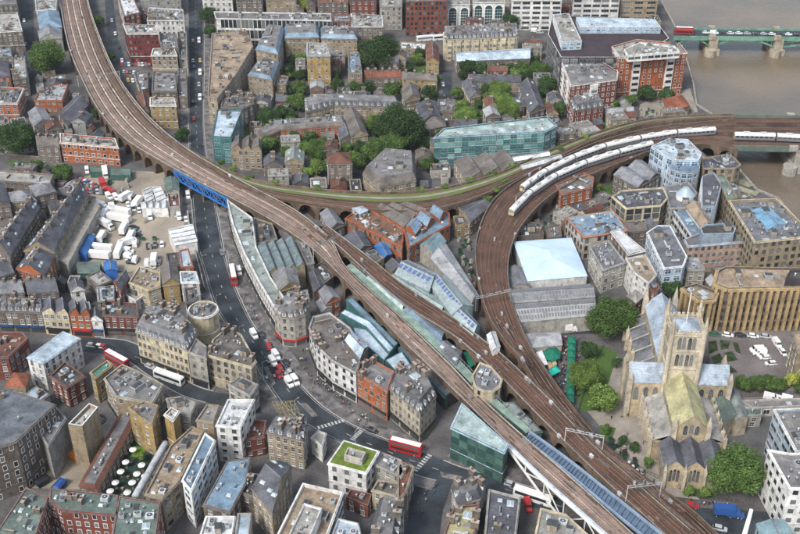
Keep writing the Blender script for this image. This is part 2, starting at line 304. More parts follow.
# ---------------------------------------------------------------- building generator
NB = [0]
def fls_(H, fh): return max(1, int(round(H / fh)))
FOOT = []
def building(label, name, pts, h, wall, roof, win='sash', rt='flat', fh=3.3, sp=2.9, ww=1.2, wh=1.8, par=0.7, clutter=None, chim=0, shop=None, rim=None, rh=3.0, n=1, ax=None, dorm=True, sawglass=False, part_of=None,
             cat='building', z0=0.0, world=False, cor=True, group=None, minlen=3.0, bays=None, party=0, wallm=None, units=None):
    NB[0] += 1; rnd = random.Random(NB[0] * 77 + 5)
    if win in ('sash', 'plain', 'stone', 'white'): ww = round(ww * rnd.uniform(.85, 1.15), 1); wh = round(wh * rnd.uniform(.85, 1.12), 1); sp = sp * rnd.uniform(.86, 1.06)
    modern = any(k_ in name for k_ in ('office', 'glass', 'plant', 'penthouse', 'tower', 'modern', 'ribbed', 'canopy'))
    if units is None and modern: units = ['roof_unit', 'roof_unit', 'skylight', 'vent', 'vent', 'duct', 'duct', 'stair_hut', 'roof_patch', 'pale_roof_patch', 'plant_screen', 'plant_screen', 'roof_railing']
    poly = [Vector(p[:2]) for p in pts] if world else [P(x, y, h).xy for x, y in pts]
    poly = ccw(poly); c = sum(poly, Vector((0, 0))) / len(poly)
    root = thing(name, label, cat, (c.x, c.y, z0), 0, group)
    loc = [p - c for p in poly]; H = h - z0; nn = len(loc)
    wm = wallm or W(wall); rm = RM(roof) if isinstance(roof, str) else roof
    rimm = W(rim) if rim else (mat('coping_' + wall, tuple(0.55 * c_ + 0.1 for c_ in WALL[wall][0]), 0.9, 0.3, 0.4) if cor else wm); FOOT.append((poly, label))
    bm = bmesh.new()
    if rt == 'flat':
        ins = inset(loc, 0.38); top = H; rz_ = H - par
        prism(bm, loc, 0, H, 0, top=False)
        lo = [bm.verts.new((*p, H)) for p in loc]; li = [bm.verts.new((*p, H)) for p in ins]; lb = [bm.verts.new((*p, rz_)) for p in ins]
        for i in range(nn):
            j = (i + 1) % nn; bm.faces.new((lo[i], lo[j], li[j], li[i])).material_index = 1; bm.faces.new((li[i], li[j], lb[j], lb[i])).material_index = 0
        obj('wall', bm, [wm, rimm], root)
        bm = bmesh.new(); bm.faces.new([bm.verts.new((*p, rz_ + 0.002)) for p in ins]); obj('roof', bm, rm, root)
        rp, rzz = inset(loc, 0.9), rz_
    elif rt in ('mansard', 'hip'):
        prism(bm, loc, 0, H, 0, top=True); obj('wall', bm, [wm], root)
        d = min(1.4, 0.35 * min((loc[i] - loc[i - 1]).length for i in range(nn))) if rt == 'mansard' else None
        bm = bmesh.new()
        eo = inset(loc, -0.25)
        if rt == 'mansard':
            i1 = inset(loc, d)
            quads = [[bm.verts.new((*p, H + 0.03)) for p in eo], [bm.verts.new((*p, H + rh)) for p in i1]]
            for i in range(nn): bm.faces.new((quads[0][i], quads[0][(i + 1) % nn], quads[1][(i + 1) % nn], quads[1][i]))
            bm.faces.new(quads[1]).material_index = 1
            obj('roof', bm, [rm, RM('felt')], root); rp, rzz = inset(loc, d + 0.5), H + rh
        else:
            if nn == 4:
                L = [(loc[(i + 1) % 4] - loc[i]).length for i in range(4)]
                k = 0 if L[0] + L[2] >= L[1] + L[3] else 1
                a, b, c_, d_ = [eo[(k + i) % 4] for i in range(4)]; m1, m2 = (a + d_) / 2, (b + c_) / 2; wd = min((a - d_).length, (m2 - m1).length * 0.9) / 2
                u = (m2 - m1).normalized(); r1, r2 = m1 + u * wd, m2 - u * wd
                A, B_, C_, D_ = [bm.verts.new((*p, H + 0.03)) for p in (a, b, c_, d_)]; E, F = bm.verts.new((*r1, H + rh)), bm.verts.new((*r2, H + rh))
                for f in ((A, B_, F, E), (B_, C_, F), (C_, D_, E, F), (D_, A, E)): bm.faces.new(f)
            else:
                ap = bm.verts.new((0, 0, H + rh)); vv = [bm.verts.new((*p, H + 0.03)) for p in eo]
                for i in range(nn): bm.faces.new((vv[i], vv[(i + 1) % nn], ap))
            obj('roof', bm, [rm], root); rp, rzz = inset(loc, 0.9), None
    else: # gable / saw over a quad (n ridges)
        L = [(loc[(i + 1) % 4] - loc[i]).length for i in range(4)]
        k = 0 if L[0] + L[2] >= L[1] + L[3] else 1
        if n > 1: k = 1 - k
        if ax is not None:   # ax = pixel direction index: 0 ridge runs like edge pts[0]-pts[1], 1 like pts[1]-pts[2]
            e = (P(*pts[ax], h) - P(*pts[ax + 1], h)).xy.normalized() if not world else (Vector(pts[ax][:2]) - Vector(pts[ax + 1][:2])).normalized()
            k = max((0, 1), key=lambda q: abs((loc[(q + 1) % 4] - loc[q]).normalized().dot(e)))
        a, b, c_, d_ = [loc[(k + i) % 4] for i in range(4)]     # ridges run a->b
        prism(bm, loc, 0, H, 0, top=False)
        rb = bmesh.new()
        for i in range(n):
            t0, t1 = i / n, (i + 1) / n; q0, q1 = a.lerp(d_, t0), a.lerp(d_, t1); s0, s1 = b.lerp(c_, t0), b.lerp(c_, t1)
            tm = 0.5 if rt == 'gable' else 0.25
            m1, m2 = q0.lerp(q1, tm), s0.lerp(s1, tm); u = (m2 - m1).normalized() * 0.2; 
            for p0, pm, p1 in ((q0, m1, q1), (s0, m2, s1)): face(bm, [(*p0, H), (*p1, H), (*pm, H + rh)], 0)
            e0 = (q0 - q1).normalized() * (0.3 if i == 0 else 0); e1 = (q1 - q0).normalized() * (0.3 if i == n - 1 else 0)
            z = H + 0.04; zz = z - 0.1
            face(rb, [(*(q0 - u + e0), zz if i == 0 else z), (*(s0 + u + e0), zz if i == 0 else z), (*(m2 + u), z + rh), (*(m1 - u), z + rh)], 0)
            face(rb, [(*(m1 - u), z + rh), (*(m2 + u), z + rh), (*(s1 + u + e1), zz if i == n - 1 else z), (*(q1 - u + e1), zz if i == n - 1 else z)], 1 if rt == 'saw' else 0)
            box(rb, (*((m1 + m2) / 2), z + rh - 0.05), ((m2 - m1).length, 0.35, 0.14), math.atan2((m2 - m1).y, (m2 - m1).x), 2)
        obj('wall', bm, [wm], root); obj('roof', rb, [rm, mat('grimy_roof_glass', (0.2, 0.26, 0.27), 0.35, 0.3, 0.5, 'seam') if sawglass else rm, M['leadm']], root); rp, rzz = None, None
        # chimneys and skylights on a pitched roof
        for i in range(chim):
            t = (i + 0.5) / chim; tt = rnd.choice((0.5,)) if n == 1 else (rnd.randrange(n) + 0.5) / n
            p = a.lerp(b, t).lerp(d_.lerp(c_, t), tt + 0.0); o = put('chimney', root, (*p, H + rh * 0.6), math.atan2((b - a).y, (b - a).x), (rnd.uniform(0.8, 1.2), rnd.uniform(1.4, 2.2), rh * 0.4 + 1.2))
        if rt == 'gable' and clutter:
            for i in range(clutter):
                t = (i + rnd.uniform(0.3, 0.7)) / clutter; kk = rnd.randrange(n); s = rnd.choice((0.22, 0.78))
                tt = (kk + s) / n; p = a.lerp(b, t).lerp(d_.lerp(c_, t), tt)
                ang = math.atan2((b - a).y, (b - a).x); o = put('skylight', root, (*p, H + rh * 0.44 - 0.05), ang, (1.6, 1.1, 0.9))
                o.rotation_euler = (math.atan2(rh, (a - d_).length / n / 2) * (1 if s < 0.5 else -1), 0, ang)
    # cornice and string course
    if cor and rt != 'saw' and H > 6:
        for zc, th, pr, cn_ in ((H - 0.75, 0.4, 0.28, 'cornice'), (min(4.0, H * 0.35), 0.22, 0.14, 'string_course')):
            bm = bmesh.new()
            outer = inset(loc, -pr); inn = inset(loc, 0.0)
            a_ = [bm.verts.new((*p, zc)) for p in outer]; b_ = [bm.verts.new((*p, zc + th)) for p in outer]; c2 = [bm.verts.new((*p, zc + th)) for p in inn]; c0 = [bm.verts.new((*p, zc)) for p in inn]
            for i in range(nn):
                j = (i + 1) % nn; bm.faces.new((a_[i], a_[j], b_[j], b_[i])); bm.faces.new((b_[i], b_[j], c2[j], c2[i])); bm.faces.new((a_[j], a_[i], c0[i], c0[j]))
            obj(cn_, bm, rimm, root)
    # windows on the walls that can be seen from about the camera's side
    todo = []
    if win:
        for i in range(nn):
            a, b = loc[i], loc[(i + 1) % nn]; e = b - a; L = e.length
            if L < minlen: continue
            nrm = Vector((e.y, -e.x)).normalized(); mid = (a + b) / 2 + c
            if nrm.dot((Vector((0, 0)) - mid).normalized()) < -0.12: continue
            ang = math.atan2(e.y, e.x) + math.pi
            cols = max(1, int((L - 0.8) / sp)); fls = max(1, int(round(H / fh)))
            gap = L / cols
            for fl in range(fls):
                zc = (fl + 0.5) * H / fls
                if fl == 0 and shop:
                    continue
                w2 = min(wh, H / fls - 0.9)
                if zc + w2 / 2 > H - 0.85: zc = H - 0.9 - w2 / 2
                for k in range(cols):
                    if cols > 3 and rnd.random() < .05: continue
                    p = a + e * ((k + 0.5 + rnd.uniform(-.05, .05)) / cols); todo.append((p, zc, ang, gap, w2))
            if shop:
                sb = bmesh.new(); nb = max(1, int(L / 5)); zt = H / fls
                for k in range(nb):
                    p = a + e * ((k + 0.5) / nb); q = p + nrm * 0.0
                    box(sb, (*(p + nrm * 0.06), 0.5), (L / nb * 0.82, 0.14, zt * 0.62), ang, 1); box(sb, (*(p + nrm * 0.25), 0.5 + zt * 0.62), (L / nb * 0.9, 0.5, 0.7), ang, 0)
                obj('shop_front', sb, [mat('shop_' + shop, {'red': (0.45, 0.03, 0.03), 'blue': (0.03, 0.08, 0.2), 'teal': (0.03, 0.3, 0.28), 'white': (0.7, 0.7, 0.7), 'dark': (0.04, 0.04, 0.04), 'green': (0.03, 0.14, 0.06)}[shop], 0.5), M['glass']], root)
        def dist(t): return (Vector((t[0].x + c.x, t[0].y + c.y, t[1])) - cam.location).length
        todo.sort(key=dist)
        stylew = min(ww, (todo[0][3] - 0.4) if todo else ww)
        for t in todo[:99]:
            me = win_mesh(win, round(ww if t[3] > ww + 0.3 else t[3] - 0.3, 1), round(t[4], 1))
            o = bpy.data.objects.new('window', me); C.objects.link(o); o.parent = root; o.location = (t[0].x, t[0].y, t[1]); o.rotation_euler = (0, 0, t[2])
        if len(todo) > 99:
            bm = bmesh.new()
            for t in todo[99:]:
                me = win_mesh(win, round(ww if t[3] > ww + 0.3 else t[3] - 0.3, 1), round(t[4], 1)); k0 = len(bm.verts)
                bm.from_mesh(me); bm.verts.ensure_lookup_table()
                mt = Matrix.Translation((t[0].x, t[0].y, t[1])) @ Matrix.Rotation(t[2], 4, 'Z')
                for v in bm.verts[k0:]: v.co = mt @ v.co
            o = obj('window', bm, list(me.materials), root); o['kind'] = 'stuff'
    if part_of is not None:
        root.parent = part_of; root.location = Vector(root.location) - Vector(part_of.location)
        for k_ in ('label', 'category'):
            if k_ in root.keys(): del root[k_]
        root.name = name
    if bays:
        bcol, step, bw = bays; bb = bmesh.new()
        for i in range(nn):
            a, b = loc[i], loc[(i + 1) % nn]; e = b - a; L = e.length
            if L < step: continue
            nrm = Vector((e.y, -e.x)).normalized(); k = max(1, int(L / step)); ang = math.atan2(e.y, e.x)
            if nrm.dot((-(a + b) / 2 - c).normalized()) < -0.1: continue
            for j in range(k):
                p = a.lerp(b, (j + .5) / k) + nrm * .5; box(bb, (*p, 0), (bw, 1.0, H - 1.5), ang, 0); fl = int(H / fh)
                for q in range(fl): box(bb, (*(p + nrm * .52), (q + .3) * H / fls_(H, fh)), (bw * .78, .06, H / fls_(H, fh) * .45), ang, 1)
                box(bb, (*p, H - 1.5), (bw + .3, 1.3, .3), ang, 0)
        o = obj('bay', bb, [W(bcol), M['glass']], root); o['kind'] = 'stuff'
    if party and rt in ('gable', 'mansard'):
        L = [(loc[(i + 1) % nn] - loc[i]).length for i in range(nn)]; k = max(range(nn), key=lambda i: L[i])
        if nn == 4:
            a, b, c_, d_ = [loc[(k + i) % 4] for i in range(4)]
            for i in range(1, party):
                t = i / party; p, q = a.lerp(b, t), d_.lerp(c_, t); m_ = (p + q) / 2; ang = math.atan2((q - p).y, (q - p).x); pb = bmesh.new(); w_ = (q - p).length / 2
                for sg in (-.2, .2):
                    pass
                dv = (b - a).normalized() * .2; zz = H + .35
                pts_ = [(p, zz - .3), (m_, H + rh + .35), (q, zz - .3)] if rt == 'gable' else [(p, zz - .3), (p.lerp(m_, .3), H + rh + .3), (q.lerp(m_, .3), H + rh + .3), (q, zz - .3)]
                A_ = [pb.verts.new((*(u - dv), z_)) for u, z_ in pts_]; B2 = [pb.verts.new((*(u + dv), z_)) for u, z_ in pts_]; A0 = [pb.verts.new((*(u - dv), H)) for u, z_ in (pts_[0], pts_[-1])]; B0 = [pb.verts.new((*(u + dv), H)) for u, z_ in (pts_[0], pts_[-1])]
                for j in range(len(A_) - 1): pb.faces.new((A_[j], A_[j + 1], B2[j + 1], B2[j]))
                pb.faces.new([A0[0]] + A_ + [A0[1]]); pb.faces.new(([B0[0]] + B2 + [B0[1]])[::-1]); bmesh.ops.recalc_face_normals(pb, faces=pb.faces)
                obj('party_wall', pb, W('brown'), root)
    # dormers on mansards
    if rt == 'mansard' and dorm:
        for i in range(nn):
            a, b = loc[i], loc[(i + 1) % nn]; e = b - a; L = e.length
            if L < 4: continue
            nrm = Vector((e.y, -e.x)).normalized()
            if nrm.dot((-(a + b) / 2 - c).normalized()) < -0.1: continue
            for k in range(max(1, int(L / (sp * 1.15)))):
                cnt = max(1, int(L / (sp * 1.15))); p = a + e * ((k + 0.5) / cnt) - nrm * 0.75
                put('dormer', root, (*p, H + 0.35), math.atan2(e.y, e.x), (1.3, 1.1, 1.5))
    # rooftop things
    if rp is not None and rzz is not None:
        area = abs(sum(rp[i][0] * rp[i - 1][1] - rp[i - 1][0] * rp[i][1] for i in range(nn))) / 2
        cnt = int(clutter * 1.5) if clutter is not None else min(34, int(area / 11) + 2)
        e = max(((loc[(i + 1) % nn] - loc[i]) for i in range(nn)), key=lambda v: v.length); ang = math.atan2(e.y, e.x)
        xs = [p.x for p in rp]; ys = [p.y for p in rp]; done = []
        for _ in range(cnt * 12):
            if len(done) >= cnt: break
            p = Vector((rnd.uniform(min(xs), max(xs)), rnd.uniform(min(ys), max(ys))))
            kd = rnd.choice(units or ['roof_unit', 'roof_unit', 'skylight', 'skylight', 'vent', 'vent', 'duct', 'stair_hut', 'chimney', 'roof_patch', 'roof_patch', 'pale_roof_patch', 'plant_screen', 'roof_railing', 'party_wall', 'duct', 'vent'])
            s = {'roof_unit': rnd.uniform(1.2, 2.6), 'skylight': rnd.uniform(1.3, 3), 'vent': 1.0, 'duct': rnd.uniform(3, 6), 'stair_hut': rnd.uniform(2, 3.5), 'chimney': 1.3, 'roof_patch': rnd.uniform(2, 5), 'pale_roof_patch': rnd.uniform(2, 4), 'plant_screen': rnd.uniform(2.2, 4.5), 'roof_railing': rnd.uniform(3, 5), 'party_wall': rnd.uniform(3, 6)}[kd]
            if not inside(rp, p) or edge_dist(rp, p) < s * 0.5 or any((p - q).length < s * 0.6 + r_ for q, r_ in done): continue
            done.append((p, s * 0.6))
            sc = {'roof_unit': (s, s * rnd.uniform(0.6, 1), rnd.uniform(1, 1.7)), 'skylight': (s, s * rnd.uniform(0.5, 1), 1), 'vent': (1, 1, rnd.uniform(0.8, 1.6)), 'duct': (s, s * 0.5, 1.8), 'stair_hut': (s, s * 0.8, 2.3), 'chimney': (1.0, 2.0, 1.8), 'roof_patch': (s, s * .6, 1), 'pale_roof_patch': (s, s * .6, 1.2), 'plant_screen': (s, s * .6, 2), 'roof_railing': (s, 1, 1), 'party_wall': (s, 1, .9)}[kd]
            put(kd, root, (*p, rzz), ang + rnd.choice((0, math.pi / 2)), sc)
        if chim and rt == 'flat' or (chim and rt == 'mansard'):
            for i in range(chim):
                k = rnd.randrange(nn); p = loc[k].lerp(loc[(k + 1) % nn], (i + 0.5) / chim); p = p.lerp(Vector((0, 0)), 0.12 if rt == 'flat' else 0.22)
                put('chimney', root, (*p, rzz - 0.2), ang, (1.0, 2.2, 2.2 + (0 if rt == 'mansard' else 0.6)))
    return root
# ================================================================ ground, river, roads
RIV_Z = -4.0
bank = [P(640, -40), P(661, 0), P(675, 26), P(688, 63), P(694, 85), P(697, 105), P(714, 116), P(733, 150), P(741, 172), P(757, 190), P(778, 199), P(802, 226), P(850, 300)]
bank = [P(600, -140)] + bank
far_pts = [Vector((6000, bank[-1].y, 0)), Vector((6000, -1500, 0)), Vector((-6000, -1500, 0)), Vector((-6000, 7000, 0)), Vector((bank[0].x - 350, 7000, 0))]
bm = bmesh.new()
bank[-1] = Vector((bank[-1].x, bank[-1].y, 0))
poly = [p.copy() for p in bank] + far_pts
bm.faces.new([bm.verts.new((p.x, p.y, 0)) for p in poly])
bmesh.ops.triangulate(bm, faces=bm.faces)
gmat = mat('ground_paving', (0.145, 0.138, 0.135), 0.9, 0.45, 0.09, 'felt', col2=(0.075, 0.075, 0.078), objvar=0)
tag(obj('ground', bm, gmat), None, None, kind='structure')
bm = bmesh.new(); L = [Vector((bank[0].x - 350, 7000, 0))] + bank + [Vector((6000, bank[-1].y, 0))]
quad_strip(bm, [(p.x, p.y, 0.9) for p in L], [(p.x, p.y, -7) for p in L])
I_ = []
for i, p in enumerate(L):
    a, b = L[max(0, i - 1)], L[min(len(L) - 1, i + 1)]; d = (b - a).normalized(); I_.append(Vector((p.x - d.y * -0.8, p.y + d.x * -0.8, 0)))
quad_strip(bm, [(p.x, p.y, 0.9) for p in I_], [(p.x, p.y, 0.9) for p in L]); quad_strip(bm, [(p.x, p.y, -.1) for p in I_], [(p.x, p.y, 0.9) for p in I_])
tag(obj('embankment_wall', bm, W('pale')), 'long pale stone river wall along the edge of the brown river', 'river wall')
bm = bmesh.new(); face(bm, [(-4000, 0, RIV_Z), (6000, 0, RIV_Z), (6000, 8000, RIV_Z), (-4000, 8000, RIV_Z)])
wmat = mat('river_water', (0.19, 0.138, 0.09), 0.22, 0.3, 0.02, col2=(0.115, 0.105, 0.085), spec=0.5, objvar=0)
n_, l_ = wmat.node_tree.nodes, wmat.node_tree.links
t_ = n_.new('ShaderNodeTexNoise'); t_.inputs['Scale'].default_value = 0.35; t_.inputs['Detail'].default_value = 5; g_ = n_.new('ShaderNodeNewGeometry'); l_.new(g_.outputs['Position'], t_.inputs['Vector'])
bp = n_.new('ShaderNodeBump'); bp.inputs['Strength'].default_value = 0.7; bp.inputs['Distance'].default_value = 0.3; l_.new(t_.outputs['Fac'], bp.inputs['Height']); l_.new(bp.outputs[0], n_['Principled BSDF'].inputs['Normal'])
tag(obj('river_water', bm, wmat), None, None, kind='structure')

asph = mat('asphalt', (0.058, 0.07, 0.082), 0.75, 0.45, 0.12, 'felt', objvar=0); pave = mat('pavement_slabs', (0.23, 0.218, 0.215), 0.9, 0.5, 0.3, 'paving', objvar=0)
kerbm = mat('kerb_stone', (0.38, 0.37, 0.35), 0.9, 0.1, 1, objvar=0); linem = mat('road_paint', (0.55, 0.55, 0.52), 0.7, 0.3, 0.8, objvar=0); yellowm = mat('yellow_road_paint', (0.42, 0.32, 0.1), 0.7, 0.3, 0.8, objvar=0)
def flat(name, px, z, m, kind='structure', label=None, cat=None):
    bm = bmesh.new(); bm.faces.new([bm.verts.new((*P(x, y).xy, z)) for x, y in px]); bmesh.ops.recalc_face_normals(bm, faces=bm.faces)
    for f in bm.faces:
        if f.normal.z < 0: f.normal_flip()
    bmesh.ops.triangulate(bm, faces=bm.faces)
    return tag(obj(name, bm, m), label, cat, kind=kind)
def smooth_px(pts, n=60, z=0.0): return catmull([P(x, y, z) for x, y in pts], n)
def strip_between(name, Lp, Rp, z, m):
    bm = bmesh.new(); quad_strip(bm, [(p.x, p.y, z) for p in Lp], [(p.x, p.y, z) for p in Rp])
    bmesh.ops.recalc_face_normals(bm, faces=bm.faces)
    return tag(obj(name, bm, m), None, None, kind='structure')
R1L = [(183, -40), (187, 0), (188, 65), (189, 134), (191, 190), (196, 240), (205, 273), (215, 305), (232, 332), (250, 355), (268, 385), (292, 415), (335, 440), (385, 462), (420, 476), (460, 486), (510, 500), (560, 516)]
R1R = [(203, -40), (204, 0), (204, 65), (204, 134), (213, 190), (221, 235), (228, 268), (240, 298), (254, 326), (276, 353), (298, 382), (322, 406), (352, 425), (390, 441), (430, 455), (462, 468), (512, 482), (570, 500)]
L1, R1 = smooth_px(R1L, 120), smooth_px(R1R, 120)
strip_between('main_road', L1, R1, 0.012, asph)
def pavement(name, line, side, w_=3.2, a=0, b=None):
    line = line[a:b]; inn, out = [], []
    for i, p in enumerate(line):
        d = (line[min(i + 1, len(line) - 1)] - line[max(i - 1, 0)]).normalized(); nrm = Vector((d.y, -d.x, 0)) * side
        inn.append(p); out.append(p + nrm * w_)
    bm = bmesh.new(); kk = [p + (q - p).normalized() * 0.3 for p, q in zip(inn, out)]
    quad_strip(bm, [(*p.xy, 0.02) for p in inn], [(*p.xy, 0.13) for p in inn], 1); quad_strip(bm, [(*p.xy, 0.13) for p in inn], [(*p.xy, 0.13) for p in kk], 1)
    quad_strip(bm, [(*p.xy, 0.13) for p in kk], [(*p.xy, 0.13) for p in out], 0); quad_strip(bm, [(*p.xy, 0.13) for p in out], [(*p.xy, 0.0) for p in out], 1)
    tag(obj(name, bm, [pave, kerbm]), None, None, kind='structure')
pavement('pavement', L1, 1, 4, 0, 74); pavement('pavement', L1, 1, 4.5, 84, 102); pavement('pavement', R1, -1, 5, 0, 98); pavement('pavement', R1, -1, 6, 101, 120)
# street from the left, lower street, back streets
R2U = smooth_px([(70, 338), (110, 339), (135, 344), (160, 362), (200, 388), (258, 398)], 40); R2L = smooth_px([(84, 352), (112, 355), (130, 362), (150, 376), (190, 398), (262, 414)], 40)
strip_between('side_road', R2U, R2L, 0.006, asph); pavement('pavement', R2U, -1, 3.5, 6, 34); pavement('pavement', R2L, 1, 3, 6, 34)
flat('lower_road', [(414, 472), (452, 484), (443, 510), (436, 560), (402, 560), (409, 510)], 0.009, asph)
flat('back_street', [(18, -10), (33, -10), (35, 60), (31, 103), (48, 80), (44, 62), (60, 120), (20, 118), (24, 60)][:4] + [(22, 110), (24, 60)], 0.008, asph)
flat('side_street', [(104, -10), (112, -10), (118, 40), (128, 66), (118, 66), (108, 40)], 0.008, asph)
flat('station_approach', [(652, 498), (700, 508), (770, 512), (830, 540), (830, 600), (730, 600)], 0.008, asph)
flat('alley_road', [(250, 171), (300, 174), (380, 186), (432, 190), (432, 178), (380, 176), (300, 166), (250, 165)], 0.008, asph)
flat('back_road', [(440, 70), (452, 70), (452, 100), (446, 130), (438, 130), (444, 100)], 0.008, asph)
flat('market_street', [(540, 322), (620, 318), (630, 332), (540, 336)], 0.008, asph)
flat('yard_ground', [(78, 178), (112, 170), (168, 172), (182, 180), (190, 215), (196, 262), (160, 275), (85, 268), (96, 232), (98, 205)], 0.01, mat('yard_gravel', (0.36, 0.31, 0.24), 0.95, 0.3, 0.06, col2=(0.22, 0.19, 0.16), objvar=0))
flat('rear_yard', [(40, 440), (70, 425), (100, 440), (84, 490), (30, 488)], 0.01, mat('yard_concrete', (0.3, 0.26, 0.2), 0.95, 0.3, 0.08, objvar=0))
flat('car_park', [(706, 332), (790, 330), (800, 345), (800, 402), (745, 404), (712, 372)], 0.01, mat('car_park_paving', (0.19, 0.168, 0.162), 0.9, 0.25, 0.1, objvar=0))
grassm = mat('grass_lawn', (0.07, 0.12, 0.03), 0.95, 0.35, 0.12, col2=(0.06, 0.12, 0.025), objvar=0.05)
for gp in ([(570, 372), (600, 345), (618, 352), (612, 372), (600, 410), (580, 412)], [(600, 425), (616, 428), (612, 440), (600, 440)], [(678, 484), (720, 480), (716, 498), (684, 496)], [(568, 198), (592, 190), (612, 184), (612, 196), (576, 205)],
           [(415, 62), (428, 64), (426, 75), (404, 72)], [(450, 104), (520, 100), (516, 120), (456, 124)], [(308, 145), (350, 140), (352, 168), (312, 166)], [(590, 122), (640, 115), (642, 127), (594, 134)], [(10, 160), (62, 166), (58, 174), (10, 170)], [(238, 120), (300, 120), (296, 150), (240, 150)], [(530, 85), (560, 84), (560, 112), (540, 112)]):
    flat('grass_patch', gp, 0.012, grassm)
path_m = mat('stone_path', (0.33, 0.3, 0.26), 0.9, 0.2, 0.2, 'paving', objvar=0)
flat('churchyard_path', [(586, 410), (600, 345), (622, 360), (640, 402), (670, 470), (700, 500), (655, 494), (612, 440)], 0.006, path_m)
flat('river_path', [(640, 104), (690, 88), (698, 112), (640, 118)], 0.008, path_m)
# painted lines
bm = bmesh.new()
for i, (p, a) in enumerate(along([(l + r) / 2 for l, r in zip(L1, R1)], 4.0)):
    if i % 2: continue
    x = Vector((math.cos(a), math.sin(a), 0)); y = Vector((-x.y, x.x, 0)) * 0.09; q = Vector((p.x, p.y, 0.018)); face(bm, [q - x + y, q - x - y, q + x - y, q + x + y][::-1])
for fr in (0.06, 0.94):
    C1 = [l.lerp(r, fr) for l, r in zip(L1[:96], R1[:96])]; C2 = [l.lerp(r, fr + 0.012) for l, r in zip(L1[:96], R1[:96])]; quad_strip(bm, [(*p.xy, 0.018) for p in C1], [(*p.xy, 0.018) for p in C2])
bmesh.ops.recalc_face_normals(bm, faces=bm.faces)
tag(obj('road_markings', bm, linem), None, None, kind='structure')
bm = bmesh.new(); Y = [P(272, 402), P(294, 401), P(303, 420), P(283, 421)]
def lineq(a, b, w_=0.14, z=0.02):
    d = (b - a).normalized(); s = Vector((-d.y, d.x, 0)) * w_ / 2; face(bm, [(*(a + s).xy, z), (*(b + s).xy, z), (*(b - s).xy, z), (*(a - s).xy, z)])
for i in range(4): lineq(Y[i], Y[(i + 1) % 4])
for k in range(1, 5):
    t = k / 5; lineq(Y[0].lerp(Y[1], t), Y[1].lerp(Y[2], t) if False else Y[3].lerp(Y[2], min(1, t + 0.2)), z=0.024); lineq(Y[0].lerp(Y[1], t), Y[3].lerp(Y[2], max(0, t - 0.2)), z=0.028)
    lineq(Y[0].lerp(Y[3], t), Y[1].lerp(Y[2], max(0, t - .2)), z=0.032)
tag(obj('yellow_box_marking', bm, yellowm), None, None, kind='structure')
# raised traffic islands
for k, (q, lab) in enumerate((([(440, 472), (462, 477), (460, 481), (442, 477)], 'kerbed traffic island in the lower junction'), ([(264, 368), (268, 366), (276, 384), (272, 386)], 'kerbed island beside the queue of white vans'), ([(300, 404), (306, 403), (318, 416), (312, 417)], 'kerbed island right of the yellow box junction'))):
    w4 = ccw([P(x, y, 0).xy for x, y in q]); c_ = sum(w4, Vector((0, 0))) / 4; bm = bmesh.new(); prism(bm, [p - c_ for p in w4], 0, .14, 1, mi_top=0)
    for e_ in (-.6, .6): p = w4[0].lerp(w4[1], .5 + e_ * .3) - c_; bar(bm, (p.x, p.y, .14), (p.x, p.y, 1.1), .12, 6, 1)
    o = obj('traffic_island', bm, [pave, kerbm]); o.location = (*c_, .02); tag(o, lab, 'traffic island')
# zebra-like studs and stop lines at the crossings
bm = bmesh.new()
for (a, b) in (((262, 378), (292, 372)), ((318, 428), (345, 420)), ((430, 455), (414, 472)), ((352, 440), (362, 430))):
    A, B = P(*a), P(*b)
    for k in range(8):
        p, q = A.lerp(B, k / 8), A.lerp(B, (k + 0.55) / 8); lineq(p, q, 1.6, 0.036)
tag(obj('crossing_markings', bm, linem), None, None, kind='structure')

# ================================================================ railway
TZ = 8.0
class Ribbon:
    def __init__(s, Lp, Rp, n=160, z=TZ):
        a, b = catmull([P(x, y, z) for x, y in Lp], n), catmull([P(x, y, z) for x, y in Rp], n); s.L, s.R, s.n, s.z = a, b, n, z
    def line(s, v, i0=0, i1=None): return [l.lerp(r, v) for l, r in zip(s.L, s.R)][i0:i1]
A_L = [(58, -45), (60, 0), (68, 45), (82, 80), (100, 113), (125, 140), (160, 162), (200, 184), (238, 203), (275, 224), (312, 250), (345, 282), (372, 310), (400, 340), (430, 369), (463, 401), (508, 446), (550, 486), (600, 531), (650, 576)]
A_R = [(82, -45), (88, 0), (101, 40), (117, 75), (138, 105), (162, 130), (192, 153), (227, 174), (260, 192), (298, 213), (330, 240), (345, 267), (372, 293), (400, 318), (448, 364), (484, 402), (527, 441), (558, 468), (597, 503), (650, 552)]
CH_F = [(160, 131), (182, 146), (206, 159), (235, 174), (265, 183), (300, 188), (345, 192), (400, 193), (450, 187), (500, 173), (540, 155), (585, 137), (640, 121), (690, 116), (735, 115)]
CH_N = [(164, 136), (186, 152), (212, 168), (240, 185), (270, 196), (305, 202), (345, 208), (400, 212), (445, 208), (490, 193), (525, 176), (556, 160), (592, 142), (645, 125), (692, 120), (735, 118)]
C_Lp = [(318, 231), (340, 249), (370, 277), (400, 304), (450, 335), (475, 355), (500, 378), (530, 409), (560, 439), (600, 478), (640, 514), (668, 540), (700, 572)]
C_Rp = [(326, 226), (350, 244), (376, 264), (402, 285), (450, 317), (480, 339), (503, 357), (534, 386), (560, 412), (592, 446), (624, 474), (652, 499), (690, 532)]
B_Lp = [(736, 120), (700, 123), (650, 129), (600, 142), (560, 159), (530, 174), (506, 189), (490, 205), (479, 229), (475, 255), (479, 285), (488, 316), (504, 341), (520, 358), (537, 385), (560, 410), (594, 445), (626, 473), (654, 498), (692, 531)]
